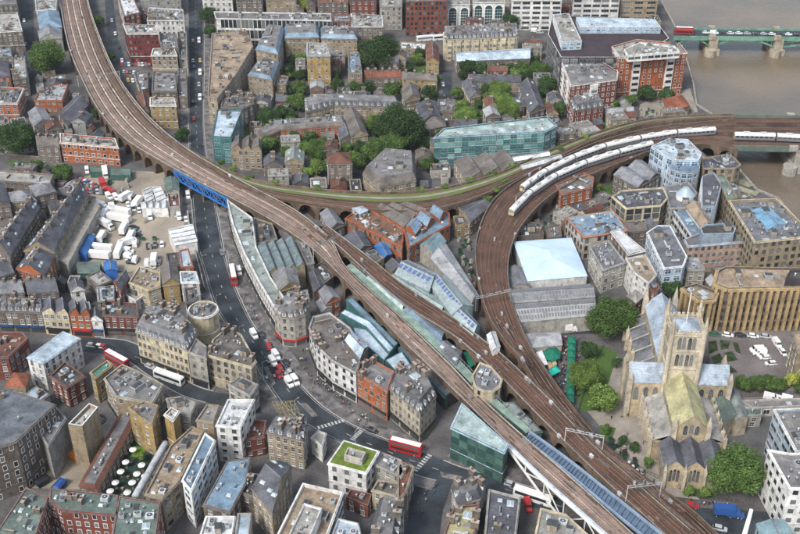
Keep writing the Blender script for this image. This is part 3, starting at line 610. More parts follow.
B_Rp = [(738, 150), (700, 145), (655, 151), (628, 161), (600, 172), (573, 183), (550, 197), (530, 216), (514, 240), (508, 268), (511, 298), (520, 325), (529, 345), (541, 364), (568, 402), (600, 442), (631, 469), (660, 491), (690, 510), (722, 540)]
RB = {'A': Ribbon(A_L, A_R, 220), 'H': Ribbon(CH_F, CH_N, 160), 'C': Ribbon(C_Lp, C_Rp, 120), 'B': Ribbon(B_Lp, B_Rp, 200)}
brickv = mat('viaduct_brick', (0.2, 0.145, 0.105), 0.95, 0.35, 0.2, 'brick', streak=True); deckm = mat('ballast_brown', (0.105, 0.07, 0.052), 0.95, 0.4, 0.12, objvar=0); ball_pale = mat('ballast_pale', (0.31, 0.22, 0.175), 0.95, 0.4, 0.2, objvar=0)
ball_brown = mat('ballast_rust', (0.145, 0.075, 0.05), 0.95, 0.35, 0.15, objvar=0); railm = mat('rail_steel', (0.5, 0.42, 0.38), 0.35, 0.2, 1, metal=0.3, objvar=0); sleep_p = mat('sleeper_concrete', (0.22, 0.15, 0.115), 0.9, 0.2, 1, objvar=0); sleep_b = mat('sleeper_timber', (0.1, 0.062, 0.045), 0.9, 0.2, 1, objvar=0)
rail_r = mat('rail_rusty', (0.3, 0.21, 0.17), 0.4, 0.3, 1, metal=0.2, objvar=0)
greenv = mat('verge_green', (0.1, 0.15, 0.035), 0.95, 0.4, 0.25, col2=(0.16, 0.14, 0.07), objvar=0)
def viaduct(rb, label, open_spans=(), topm=None, parm=None, z=TZ, arch=9.0):
    Lc, Rc = rb.line(0), rb.line(1); root = thing('railway_viaduct', label, 'railway viaduct', (*Lc[rb.n // 2].xy, 0)); o0 = Vector((*Lc[rb.n // 2].xy, 0))
    Lc = [p - o0 for p in Lc]; Rc = [p - o0 for p in Rc]
    bm = bmesh.new(); top = z - 0.25
    quad_strip(bm, [(p.x, p.y, top) for p in Lc], [(p.x, p.y, top) for p in Rc]); bmesh.ops.recalc_face_normals(bm, faces=bm.faces)
    obj('deck', bm, topm or deckm, root)
    # arcades: resample by length
    tot = sum(((Lc[i + 1] + Rc[i + 1]) / 2 - (Lc[i] + Rc[i]) / 2).length for i in range(rb.n - 1)); nb = max(1, int(tot / arch)); K = 8
    cum = [0]
    for i in range(rb.n - 1): cum.append(cum[-1] + ((Lc[i + 1] + Rc[i + 1]) / 2 - (Lc[i] + Rc[i]) / 2).length)
    def at(s):
        i = 0
        import bisect
        i = min(max(bisect.bisect(cum, s) - 1, 0), rb.n - 2); t = (s - cum[i]) / max(1e-6, cum[i + 1] - cum[i]); return Lc[i].lerp(Lc[i + 1], t), Rc[i].lerp(Rc[i + 1], t)
    bm = bmesh.new()
    for b in range(nb):
        s0 = tot * b / nb; w_ = tot / nb; fr = (b + 0.5) / nb; sp = any(q[0] <= fr <= q[1] for q in open_spans); prev = None
        for k in range(K + 1):
            t = k / K
            # pier 0..0.12, arch between
            s = s0 + w_ * (0.1 + 0.8 * t) if not sp else s0 + w_ * t
            u = 2 * t - 1; zz = (3.2 + (z - 4.6) * math.sqrt(max(0, 1 - u * u))) if not sp else z - 1.6
            l, r = at(s); cur = (Vector((*l.xy, zz)), Vector((*r.xy, zz)), Vector((*l.xy, top)), Vector((*r.xy, top)))
            if prev:
                face(bm, [prev[0], cur[0], cur[2], prev[2]]); face(bm, [cur[1], prev[1], prev[3], cur[3]]); face(bm, [prev[1], cur[1], cur[0], prev[0]])
            prev = cur
        if not sp:
            for (ta, tb) in ((0, 0.1), (0.9, 1.0)):
                l0, r0 = at(s0 + w_ * ta); l1, r1 = at(s0 + w_ * tb)
                lo = [(*q.xy, 0) for q in (l0, r0, r1, l1)]; hi = [(*q.xy, top) for q in (l0, r0, r1, l1)]
                for i in range(4): j = (i + 1) % 4; face(bm, [lo[i], lo[j], hi[j], hi[i]])
            # inner jambs of the arch up to the springing
            for ta in (0.1, 0.9):
                l0, r0 = at(s0 + w_ * ta); face(bm, [(*l0.xy, 0), (*r0.xy, 0), (*r0.xy, 3.2), (*l0.xy, 3.2)])
    obj('arcade', bm, brickv, root)
    for E_, s in ((Lc, 1), (Rc, -1)):
        bm = bmesh.new(); inn = []
        for i in range(rb.n):
            d = (E_[min(i + 1, rb.n - 1)] - E_[max(0, i - 1)]).normalized(); c_ = (Lc[i] + Rc[i]) / 2 - E_[i]; c_.normalize(); inn.append(E_[i] + c_ * 0.45)
        ou = [E_[i] - (inn[i] - E_[i]) * 0.2 for i in range(rb.n)]
        quad_strip(bm, [(*p.xy, top - 0.5) for p in ou], [(*p.xy, z + 0.85) for p in ou]); quad_strip(bm, [(*p.xy, z + 0.85) for p in ou], [(*p.xy, z + 0.85) for p in inn], 1); quad_strip(bm, [(*p.xy, z + 0.85) for p in inn], [(*p.xy, top) for p in inn])
        obj('parapet', bm, [brickv, parm or W('pale')], root)
    return root, o0
def tracks(root, o0, rb, vs_, bal, slp, i0=0, i1=None, z=TZ, w_=1.35, skip=1):
    for v in vs_:
        ln = [Vector((*(p - o0).xy, 0)) for p in rb.line(v, i0, i1)]
        if len(ln) < 2: continue
        def off(d):
            o_ = []
            for i, p in enumerate(ln):
                t = (ln[min(i + 1, len(ln) - 1)] - ln[max(0, i - 1)]).normalized(); o_.append(Vector((p.x - t.y * d, p.y + t.x * d, 0)))
            return o_
        bm = bmesh.new(); a, b, c_, d_ = off(w_ + 0.3), off(w_), off(-w_), off(-w_ - 0.3)
        quad_strip(bm, [(*p.xy, z - 0.24) for p in a], [(*p.xy, z - 0.1) for p in b]); quad_strip(bm, [(*p.xy, z - 0.1) for p in b], [(*p.xy, z - 0.1) for p in c_]); quad_strip(bm, [(*p.xy, z - 0.1) for p in c_], [(*p.xy, z - 0.24) for p in d_])
        for p, an in along(ln, 0.8 * skip):
            ca, sa = math.cos(an), math.sin(an); x, y = Vector((ca, sa, 0)) * 0.15, Vector((-sa, ca, 0)) * 1.25; q = Vector((p.x, p.y, z - 0.05))
            face(bm, [q - x - y, q + x - y, q + x + y, q - x + y], 1)
        tr = obj('track', bm, [bal, slp], root)
        for d in (0.72, -0.72):
            bm = bmesh.new(); e, f = off(d + 0.06), off(d - 0.06); quad_strip(bm, [(*p.xy, z + 0.1) for p in e], [(*p.xy, z + 0.1) for p in f]); quad_strip(bm, [(*p.xy, z - .05) for p in e], [(*p.xy, z + 0.1) for p in e]); quad_strip(bm, [(*p.xy, z + .1) for p in f], [(*p.xy, z - 0.05) for p in f])
            obj('rail', bm, railm if bal is ball_pale else rail_r, tr)
def frac(rb, i): return i / rb.n
def idx_of(rb, x, y):
    q = P(x, y, rb.z); return min(range(rb.n), key=lambda i: ((rb.L[i] + rb.R[i]) / 2 - q).length)
A, H, CC, B = RB['A'], RB['H'], RB['C'], RB['B']
rt, o0 = viaduct(A, 'long pale railway viaduct running from the top left corner to the bottom edge', open_spans=((idx_of(A, 183, 160) / A.n, idx_of(A, 228, 186) / A.n), (idx_of(A, 520, 438) / A.n, 0.97)))
k1 = idx_of(A, 318, 235); k0 = idx_of(A, 170, 148)
tracks(rt, o0, A, (0.13, 0.33, 0.56), ball_pale, sleep_p, 0, k1, w_=1.15); tracks(rt, o0, A, (0.82,), mat('ballast_tan', (0.24, 0.17, 0.13), 0.95, 0.3, 0.15, objvar=0), sleep_b, 0, k1, w_=1.15)
tracks(rt, o0, A, (0.27, 0.72), ball_pale, sleep_p, k1 - 2, None, w_=1.2)
bm = bmesh.new()
for v0, v1, i0, i1 in ((0.455, 0.535, k1, None), (0.92, 0.965, k1, None), (0.035, 0.085, k1, None), (0.22, 0.25, 0, k1), (0.425, 0.465, 0, k1), (0.665, 0.7, 0, k1), (0.02, 0.045, 0, k1), (0.95, 0.965, 0, k1)):
    a, b = A.line(v0, i0, i1), A.line(v1, i0, i1); quad_strip(bm, [(*(p - o0).xy, TZ - 0.2) for p in a], [(*(p - o0).xy, TZ - 0.2) for p in b])
bmesh.ops.recalc_face_normals(bm, faces=bm.faces); obj('cable_duct', bm, mat('pale_walkway', (0.58, 0.5, 0.42), 0.9, 0.35, 0.4, objvar=0), rt)
rt, o0 = viaduct(H, 'curving brick viaduct with a green overgrown verge and a footpath along its far side', parm=W('brown'))
tracks(rt, o0, H, (0.68,), ball_brown, sleep_b); tracks(rt, o0, H, (0.9,), ball_brown, sleep_b, 20, 120)
bm = bmesh.new(); a, b = H.line(0.05), H.line(0.46); quad_strip(bm, [(*(p - o0).xy, TZ - 0.1) for p in a], [(*(p - o0).xy, TZ - 0.1) for p in b]); bmesh.ops.recalc_face_normals(bm, faces=bm.faces); obj('green_verge', bm, greenv, rt)
bm = bmesh.new(); a, b = H.line(0.2), H.line(0.3); quad_strip(bm, [(*(p - o0).xy, TZ - 0.04) for p in a], [(*(p - o0).xy, TZ - 0.04) for p in b]); bmesh.ops.recalc_face_normals(bm, faces=bm.faces); obj('footpath', bm, path_m, rt)
rt, o0 = viaduct(CC, 'narrow brown railway viaduct passing between the two halves of the market', open_spans=((0.84, 0.96),))
tracks(rt, o0, CC, (0.27, 0.74), ball_brown, sleep_b)
rt, o0 = viaduct(B, 'wide curving brown viaduct with many tracks that the long white trains cross', open_spans=((0.9, 0.985),), parm=W('brown'))
tracks(rt, o0, B, (0.12, 0.37, 0.63, 0.87), ball_brown, sleep_b)
def span(label, name, Lpx, z, ht, colm, wid=0.5, lattice=True, step=4.5, low=False, cat='bridge girder', taper=False):
    ln = catmull([P(x, y, z + ht) for x, y in Lpx], 30); o0 = Vector((*ln[0].xy, 0)); root = thing(name, label, cat, o0); pts = along([p - o0 for p in ln], step); q = [p for p, a in pts] + [ln[-1] - o0]
    def bx(p, zz): return Vector((p.x, p.y, zz))
    n = len(q) - 1; zl = [(z + ht - (ht * min(1, (i + 0.3) / 3, (n - i + 0.3) / 3) if taper else ht)) for i in range(n + 1)]
    bm = bmesh.new()
    for i in range(n): bar(bm, bx(q[i], z + ht), bx(q[i + 1], z + ht), wid)
    obj('top_chord', bm, colm, root); bm = bmesh.new()
    for i in range(n): bar(bm, bx(q[i], zl[i]), bx(q[i + 1], zl[i + 1]), wid)
    obj('bottom_chord', bm, colm, root); bm = bmesh.new()
    for i in range(n):
        bar(bm, bx(q[i], zl[i]), bx(q[i], z + ht), wid * 0.6)
        if i % 2: bar(bm, bx(q[i], zl[i]), bx(q[i + 1], z + ht), wid * 0.55)
        else: bar(bm, bx(q[i], z + ht), bx(q[i + 1], zl[i + 1]), wid * 0.55)
        if lattice and not taper:
            if i % 2 == 0: bar(bm, bx(q[i], z), bx(q[i + 1], z + ht), wid * 0.5)
            else: bar(bm, bx(q[i], z + ht), bx(q[i + 1], z), wid * 0.5)
    obj('lattice', bm, colm, root); return root
bluep = mat('bright_blue_paint', (0.035, 0.17, 0.47), 0.5, 0.15, 0.5, objvar=0)
span('bright blue lattice girder carrying the railway over the main road', 'bridge_girder', [(174, 170), (200, 184.5), (229, 200)], 4.6, 4.3, bluep, 0.4)
span('white steel truss below the pale tracks at the bottom edge', 'truss_girder', [(508, 447), (550, 487), (600, 532), (640, 568)], 0.9, 8.0, M['whitepaint'], 0.38, lattice=False, step=9, taper=True)
# blue grey trough girder right of the pale tracks
bl = mat('bluegrey_steel', (0.13, 0.19, 0.27), 0.6, 0.25, 0.4, objvar=0); bl2 = mat('pale_blue_steel', (0.24, 0.32, 0.42), 0.55, 0.2, 0.4, objvar=0)
a = catmull([P(x, y, 9) for x, y in ((523, 436), (563, 467), (603, 501), (655, 544))], 40); b = catmull([P(x, y, 9) for x, y in ((530, 430), (570, 459), (609, 490), (664, 534))], 40); o0 = Vector((*a[0].xy, 0))
root = thing('trough_girder', 'blue grey steel trough with cross ribs between the pale and brown tracks', 'bridge girder', o0)
for E_ in (a, b):
    bm = bmesh.new()
    for i in range(39): bar(bm, Vector((*(E_[i] - o0).xy, 8.2)), Vector((*(E_[i + 1] - o0).xy, 8.2)), 0.5, mi=0)
    obj('side_beam', bm, bl2, root)
bm = bmesh.new(); quad_strip(bm, [(*(p - o0).xy, 7.4) for p in a], [(*(p - o0).xy, 7.4) for p in b]); bmesh.ops.recalc_face_normals(bm, faces=bm.faces); obj('floor_plate', bm, bl, root)
bm = bmesh.new()
for i in range(1, 39, 1): bar(bm, Vector((*(a[i] - o0).xy, 7.9)), Vector((*(b[i] - o0).xy, 7.9)), 0.22)
obj('cross_rib', bm, bl, root)['kind'] = 'stuff'
bm = bmesh.new()
for i in (0, 14, 26, 38):
    for E_ in (a, b): bar(bm, Vector((*(E_[i] - o0).xy, 0)), Vector((*(E_[i] - o0).xy, 7.5)), 0.5, 8)
obj('column', bm, bl2, root)
ln = catmull([P(x, y, TZ + 1) for x, y in ((508, 445), (550, 485), (600, 529.5), (648, 573))], 20); o0 = Vector((*ln[0].xy, 0)); bm = bmesh.new()
for u, v in zip(ln, ln[1:]): bar(bm, Vector((*(u - o0).xy, 8.6)), Vector((*(v - o0).xy, 8.6)), .8)
o = obj('edge_beam', bm, mat('edge_beam_white', (0.55, 0.62, 0.68), .5, .2, .4)); o.location = o0; tag(o, 'long pale edge beam on top of the white truss beside the pale tracks', 'bridge beam')
# green walkway strip with lattice roof between the pale line and the market
a = catmull([P(x, y, 8) for x, y in ((346, 266), (373, 291), (401, 316), (449, 361), (488, 400), (526, 433))], 60); b = catmull([P(x, y, 8) for x, y in ((351, 263), (379, 287), (407, 311), (455, 355), (494, 396), (532, 430))], 60); o0 = Vector((*a[0].xy, 0))
root = thing('trackside_walkway', 'long pale green walkway beside the pale tracks above the market roofs', 'walkway', o0); bm = bmesh.new(); quad_strip(bm, [(*(p - o0).xy, 7.9) for p in a], [(*(p - o0).xy, 7.9) for p in b]); quad_strip(bm, [(*(p - o0).xy, 7.9) for p in b], [(*(p - o0).xy, 0) for p in b]); obj('floor_plate', bm, mat('pale_green_deck', (0.25, 0.34, 0.285), 0.8, 0.3, 0.3, objvar=0), root)
bm = bmesh.new()
for i in range(0, 59): bar(bm, Vector((*(b[i] - o0).xy, 9)), Vector((*(b[i + 1] - o0).xy, 9)), 0.06); bar(bm, Vector((*(b[i] - o0).xy, 7.9)), Vector((*(b[i] - o0).xy, 9)), 0.05)
obj('railing', bm, M['greymetal'], root)

# cess path debris and cable troughs between the tracks
def scatter_ballast(rbn, n, lab):
    rb = RB[rbn]; rnd = random.Random(9); bm = bmesh.new(); o0 = Vector((*rb.L[rb.n // 2].xy, 0))
    for k in range(n):
        i = rnd.randrange(2, rb.n - 3); v = rnd.uniform(.03, .97); p = rb.L[i].lerp(rb.R[i], v) - o0; d = rb.L[i + 1] - rb.L[i]; a = math.atan2(d.y, d.x); L_ = rnd.choice((.8, 1.2, 2.5, 5)); box(bm, (p.x, p.y, TZ - .22), (L_, rnd.uniform(.15, .5), rnd.uniform(.1, .3)), a, rnd.randrange(3))
    o = obj('trackside_debris', bm, [mat('debris_grey', (0.22, 0.19, 0.17), .9), M['darkmetal'], M['rust']]); o.location = o0; tag(o, lab, 'debris', kind='stuff')
scatter_ballast('A', 260, 'loose sleepers, troughs and debris lying along the pale tracks'); scatter_ballast('B', 260, 'loose sleepers, troughs and debris lying along the curving brown tracks'); scatter_ballast('C', 200, 'loose sleepers and debris lying along the narrow brown tracks')
# signal gantries
def gantry(p1, p2, label):
    A_, B_ = P(*p1, TZ + 6), P(*p2, TZ + 6); o0 = Vector((*A_.xy, TZ)); root = thing('signal_gantry', label, 'signal gantry', o0); A_ = A_ - o0; B_ = B_ - o0
    bm = bmesh.new(); n = max(3, int((B_ - A_).length / 1.5))
    for zz in (0, -0.9): bar(bm, A_ + Vector((0, 0, zz)), B_ + Vector((0, 0, zz)), 0.11)
    for i in range(n): a, b = A_.lerp(B_, i / n), A_.lerp(B_, (i + 1) / n); bar(bm, a + Vector((0, 0, -0.9 if i % 2 else 0)), b + Vector((0, 0, 0 if i % 2 else -0.9)), 0.07)
    obj('beam', bm, M['greymetal'], root)
    for q in (A_, B_):
        bm = bmesh.new(); bar(bm, (q.x, q.y, -0.2), (q.x, q.y, q.z + 0.2), 0.16); obj('post', bm, M['greymetal'], root)
    for t in (0.25, 0.5, 0.75):
        q = A_.lerp(B_, t); bm = bmesh.new(); box(bm, (q.x, q.y, q.z), (0.5, 0.35, 1.3)); obj('signal_head', bm, M['darkmetal'], root)
gantry((77, 76), (119, 71), 'signal gantry over the tracks near the top left tree'); gantry((313, 247), (341, 233), 'signal gantry where the pale and brown tracks part'); gantry((476, 297), (511, 289), 'pale signal gantry across the curve beside the grey market roofs')
gantry((516, 196), (545, 172), 'signal gantry spanning the two white trains'); gantry((566, 428), (604, 436), 'signal gantry over the wide brown tracks near the churchyard'); gantry((628, 486), (662, 482), 'signal gantry over the wide tracks near the bottom right')
# track clutter: relay boxes beside the lines
rnd = random.Random(4)
for rbn, nm in (('A', 'pale tracks'), ('B', 'curving brown tracks'), ('C', 'narrow brown tracks')):
    rb = RB[rbn]
    for k in range(16):
        i = rnd.randrange(8, rb.n - 8); v = rnd.choice((0.03, 0.5, 0.97)); p = rb.L[i].lerp(rb.R[i], v); d = rb.L[i + 1] - rb.L[i]
        bm = bmesh.new(); box(bm, (0, 0, 0), (1.4, 0.7, 1.1)); box(bm, (0, 0, 1.1), (1.5, 0.8, 0.1)); 
        o = obj('relay_cabinet', bm, M['greymetal']); o.location = (p.x, p.y, TZ - 0.2); o.rotation_euler = (0, 0, math.atan2(d.y, d.x)); tag(o, f'grey trackside relay cabinet standing along the {nm}', 'relay cabinet', f'relay cabinets along the {nm}')

# ================================================================ trains
trainw = mat('train_roof_white', (0.7, 0.7, 0.68), 0.5, 0.12, 0.4, objvar=0.04); trainb = mat('train_body_grey', (0.2, 0.2, 0.22), 0.4, 0.1, 1, objvar=0.05); trainy = mat('train_front_yellow', (0.55, 0.5, 0.3), 0.5, objvar=0)
def train(px, label, zt=TZ + 3.8, car=20.0):
    ln = catmull([P(x, y, zt) for x, y in px], 200); ln = [Vector((p.x, p.y, TZ)) for p in ln]; root = thing('passenger_train', label, 'train', ln[0]); o0 = ln[0]
    ps = along([p - o0 for p in ln], 1.0); n = int(len(ps) / car); 
    prof = [(-1.35, 0.5), (-1.4, 1.2), (-1.4, 2.6), (-1.25, 3.3), (-0.85, 3.7), (-0.3, 3.85), (0.3, 3.85), (0.85, 3.7), (1.25, 3.3), (1.4, 2.6), (1.4, 1.2), (1.35, 0.5)]
    for k in range(n):
        i0, i1 = int(k * car), int((k + 1) * car) - 1
        if i1 >= len(ps): break
        a, b = ps[i0][0], ps[i1][0]; d = (b - a).normalized(); s = Vector((-d.y, d.x, 0)); a = a + d * 0.35; b = b - d * 0.1 + d * 0.55
        bm = bmesh.new(); nose = (k == 0)
        ra = [bm.verts.new(a + s * x * (0.9 if nose else 1) + Vector((0, 0, z * (0.93 if nose and z > 2 else 1)))) for x, z in prof]; rm_ = [bm.verts.new(a + d * 1.2 + s * x + Vector((0, 0, z))) for x, z in prof]; rb_ = [bm.verts.new(b + s * x + Vector((0, 0, z))) for x, z in prof]
        for u, v in ((ra, rm_), (rm_, rb_)):
            for i in range(len(prof) - 1): bm.faces.new((u[i], u[i + 1], v[i + 1], v[i])).material_index = 1 if 2 <= i <= 8 else 0
        bm.faces.new(ra).material_index = 2 if nose else 0; bm.faces.new(rb_[::-1])
        cg = obj('carriage', bm, [trainb, trainw, trainy], root)
        for sd_ in (1, -1):
            bm = bmesh.new()
            for j in range(8):
                c_ = a.lerp(b, (j + 0.6) / 8.4); q = c_ + s * sd_ * 1.415; face(bm, [q - d * 0.8 + Vector((0, 0, 1.7)), q + d * 0.8 + Vector((0, 0, 1.7)), q + d * 0.8 + Vector((0, 0, 2.5)), q - d * 0.8 + Vector((0, 0, 2.5))])
            obj('window', bm, M['glass'], cg)
        bm = bmesh.new(); g = a.lerp(b, 0.3); box(bm, (g.x, g.y, 3.82), (3, 1.5, 0.3), math.atan2(d.y, d.x)); g = a.lerp(b, 0.72); box(bm, (g.x, g.y, 3.82), (3, 1.5, 0.3), math.atan2(d.y, d.x)); obj('air_conditioning', bm, mat('train_unit_pale', (0.55, 0.55, 0.54), .6), cg)
        if nose:
            bm = bmesh.new(); q = a - d * 0.04; face(bm, [q + s * 1.0 + Vector((0, 0, 2.0)), q - s * 1.0 + Vector((0, 0, 2.0)), q - s * 0.95 + Vector((0, 0, 2.9)), q + s * 0.95 + Vector((0, 0, 2.9))]); obj('windscreen', bm, M['glass'], cg)
train([(511, 209), (521, 198), (535, 186), (552, 175), (575, 164), (600, 155), (628, 147), (655, 140)], 'white roofed train nearer the camera rounding the curved viaduct')
train([(522, 185), (540, 172), (560, 161), (585, 150), (610, 142), (640, 135.5), (670, 130.5), (700, 127.5), (731, 126.5)], 'longer white roofed train on the far track of the curve')
train([(734, 132), (760, 132.5), (782, 133.5), (830, 136)], 'short white roofed train standing at the mouth of the railway bridge')

# ================================================================ the two river bridges
def river_bridge(name, label, y_top, y_bot, x0, x1, zd, piers, girder, pierm, rail=False):
    a0, a1, b0, b1 = P(x0, y_bot[0], zd), P(x1, y_bot[1], zd), P(x0, y_top[0], zd), P(x1, y_top[1], zd)
    a1 = a0 + (a1 - a0) * 2.6; b1 = b0 + (b1 - b0) * 2.6
    o0 = Vector((*a0.xy, RIV_Z)); root = thing(name, label, 'bridge', o0); f = lambda p, z: Vector((p.x - o0.x, p.y - o0.y, z - RIV_Z))
    bm = bmesh.new(); prism(bm, ccw([f(p, 0).xy for p in (a0, a1, b1, b0)]), zd - 0.9 - RIV_Z, zd - RIV_Z, bottom=True); obj('deck', bm, deckm if rail else asph, root)
    d = (a1 - a0); d.z = 0; L = d.length; d.normalize(); s = (b0 - a0); s.z = 0; Wd = s.length; s.normalize(); ang = math.atan2(d.y, d.x)
    for side, base in ((0, a0), (1, b0)):
        bm = bmesh.new(); q = base + d * (L / 2); q = f(q, zd); box(bm, (q.x, q.y, q.z - 1.5), (L, 0.5, 2.6 if not rail else 3.0), ang)
        obj('parapet_girder', bm, girder, root)
    px_ts = sorted((P(px, (y_bot[0] + y_bot[1]) / 2, zd) - a0).dot(d) for px in piers); stops = [0] + px_ts + [L]
    for t in px_ts:
        bm = bmesh.new(); q = a0 + d * t + s * (Wd / 2); q = f(q, RIV_Z); box(bm, (q.x, q.y, -4), (7.5, Wd + 6, 4 + (zd - RIV_Z) * 0.35), ang); box(bm, (q.x, q.y, (zd - RIV_Z) * 0.35), (5.2, Wd + 2.4, (zd - RIV_Z) * 0.65 - 0.3), ang)
        for e_ in (-1, 1):
            c_ = q + s * e_ * (Wd / 2 + 3); bar(bm, (c_.x, c_.y, -4), (c_.x, c_.y, (zd - RIV_Z) * 0.35 + 0.4), 3.4, 12); box(bm, (*(q + s * e_ * (Wd / 2 + 0.9)).xy, (zd - RIV_Z) - 0.5), (4, 2, 2.6), ang)
        obj('pier', bm, pierm, root)
    for k in range(len(stops) - 1):
        t0, t1 = stops[k], stops[k + 1]
        for w_ in (0.04, 0.35, 0.65, 0.96):
            bm = bmesh.new(); N = 14; lo, hi = [], []
            for i in range(N + 1):
                u = i / N; q = f(a0 + d * (t0 + (t1 - t0) * u) + s * (Wd * w_), 0); zz = (zd - RIV_Z - 1.6) - ((zd - RIV_Z) * 0.5) * (2 * u - 1) ** 2 if not rail else zd - RIV_Z - 2.6
                lo.append((q.x, q.y, zz)); hi.append((q.x, q.y, zz + 1.0))
            quad_strip(bm, lo, hi)
            for i in range(0, N + 1): bar(bm, hi[i], (hi[i][0], hi[i][1], zd - RIV_Z - 0.9), 0.14)
            obj('arch_rib', bm, girder, root)
    return a0, a1, b0, b1, d, s, Wd
grp = mat('bridge_green_paint', (0.17, 0.33, 0.25), 0.6, 0.25, 0.3, objvar=0)
SB = river_bridge('road_bridge', 'green painted arched road bridge over the river at the top right', (29.5, 31), (37.5, 38.5), 674, 800, 6.0, (712, 777), grp, W('stone'))
CB = river_bridge('railway_bridge', 'wide dark railway bridge crossing the river below the white trains', (117, 117), (148, 149), 733, 800, 7.6, (793,), mat('rail_bridge_green', (0.13, 0.17, 0.14), 0.6, 0.2, 0.3, objvar=0), W('pale'), rail=True)
a0, a1, b0, b1, d, s, Wd = CB
class L2: pass
rb = Ribbon.__new__(Ribbon); rb.n = 20; rb.z = 8; rb.L = [a0.lerp(a1, i / 19) for i in range(20)]; rb.R = [b0.lerp(b1, i / 19) for i in range(20)]
rbroot = [o for o in C.objects if o.name.startswith('railway_bridge')][0]
tracks(rbroot, Vector((rbroot.location.x, rbroot.location.y, 0)), rb, (0.12, 0.32, 0.6, 0.85), ball_brown, sleep_b, z=7.9 + 4.1)
# timber jetties on the foreshore
for i, (x0, y0, x1, y1) in enumerate(((733, 178, 752, 186), (738, 188, 758, 194))):
    a, b = P(x0, y0, 0.5), P(x1, y1, 0.5); bm = bmesh.new(); box(bm, (*((a + b) / 2).xy, 0.2), ((b - a).length, 4, 0.4), math.atan2((b - a).y, (b - a).x))
    o = obj('jetty', bm, mat('jetty_deck', (0.3, 0.29, 0.2), 0.9)); tag(o, ('mossy river terrace beside the tan corner office by the railway bridge', 'lower pale river terrace above the beige block')[i], 'terrace')
# ================================================================ buildings
BD = building
def flats(label, pts, h, wall, roof, **k): return BD(label, k.pop('name', 'apartment_block'), pts, h, wall, roof, **k)
# ---- top left, beyond the railway
BD('grey roofed brown block in the top left corner of the picture', 'brick_building', [(-30, 14), (17, 12), (22, 30), (-30, 33)], 13, 'brown', 'ltfelt', rim='white')
BD('low dark building cut by the top edge at the far left', 'brick_building', [(-30, -22), (12, -20), (17, 4), (-30, 6)], 12, 'dkbrown', 'felt')
BD('small cream building at the top edge left of the railway', 'brick_building', [(35, -6), (57, -5), (56, 9), (36, 10)], 12, 'white', 'ltfelt')
BD('dark blue slate roofed house above the tree by the railway', 'brick_building', [(37, 12), (58, 10), (62, 27), (40, 29)], 10, 'brown', 'bluemetal', rt='hip', win='sash')
BD('pale roofed low building just above the tree by the railway', 'brick_building', [(38, 31), (61, 29), (62, 37), (40, 39)], 9, 'pale', 'ltslate', rt='gable')
BD('blue grey roofed house at the left edge below the grey block', 'brick_building', [(-20, 47), (10, 46), (12, 56), (-20, 58)], 10, 'brown', 'bluemetal')
BD('brown building with grey roof beside the back street at far left', 'brick_building', [(12, 57), (25, 56), (27, 77), (13, 79)], 11, 'brown', 'ltfelt', chim=2)
BD('orange brick house at the left edge near the back street', 'brick_building', [(-20, 62), (8, 61), (10, 76), (-20, 78)], 8, 'orange', 'slate', rt='hip')
BD('low white edged flat roofed block at far left above the round tree', 'brick_building', [(-10, 86), (24, 88), (17, 103), (-10, 103)], 10, 'orange', 'felt', rim='white')
BD('orange brick workshop with grey sheet roof beside the railway curve', 'workshop', [(37, 95), (52, 84), (68, 84), (62, 100), (34, 100)], 7, 'orange', 'metal')
BD('dark slate shed standing against the railway viaduct', 'shed', [(58, 113), (77, 95), (88, 105), (68, 126)], 6, 'dkbrown', 'slate', rt='gable', rh=2.5, cor=False)
BD('small grey gabled store below the orange brick workshop', 'store', [(28, 112), (44, 108), (52, 120), (34, 126)], 6, 'pale', 'ltslate', rt='gable', rh=2)
flats('orange apartment block with white roof edge left of the railway', [(60, 133), (115, 138), (118, 147), (60, 142)], 10.5, 'orange', 'ltfelt', rim='white', win='white', ww=1.6, sp=3)
BD('brown brick terrace joined to the orange apartment block', 'brick_terrace', [(36, 136), (59, 138), (59, 146), (37, 145)], 9, 'brown', 'brslate', rt='gable', rh=2.5, chim=3, party=4)
# ---- top, right of the railway
BD('long red brick building with white roof at the top edge', 'brick_building', [(117, -8), (131, -8), (140, 12), (124, 16)], 13, 'red', 'white')
BD('white stucco building with cornice at the top left of the main road', 'stucco_building', [(149, 7), (183, 9), (184, 20), (147, 20)], 16, 'white', 'felt', win='sash', sp=2.6, chim=4)
BD('maroon brick office with white roof rim beside the car park', 'office_block', [(123, 23), (155, 25), (158, 33), (127, 33)], 18, 'maroon', 'ltfelt', rim='white', win='plain', sp=2.3)
BD('small grey roofed block between the maroon office and the road', 'brick_building', [(160, 33), (176, 33), (178, 47), (161, 47)], 13, 'brown', 'felt')
BD('beige block with white roof parapet right of the car park', 'brick_building', [(153, 48), (174, 47), (177, 55), (151, 55)], 12, 'tan', 'ltfelt', rim='white')
BD('low grey flat roof right of the small car park', 'brick_building', [(153, 71), (175, 71), (177, 91), (152, 91)], 10, 'dkbrown', 'felt', clutter=8)
BD('square yellow brick block on the left of the main road', 'brick_building', [(150, 97), (174, 97), (176, 105), (150, 105)], 13, 'yellow', 'ltfelt', rim='white')
BD('narrow terrace lining the left side of the main road near the top', 'brick_terrace', [(177, 27), (186, 27), (187, 58), (179, 58)], 9, 'pale', 'brslate')
BD('low brown shops by the main road above the yellow block', 'brick_terrace', [(178, 68), (186, 68), (187, 96), (179, 96)], 7, 'brown', 'felt')
BD('brown workshop squeezed between the railway and the yellow block', 'workshop', [(134, 72), (148, 71), (148, 88), (140, 90)], 5, 'brown', 'felt')
BD('dark yard building with rusty roof below the low grey flat roof', 'workshop', [(136, 94), (149, 93), (149, 110), (143, 108)], 6, 'brown', 'brtile', rt='gable', rh=2)
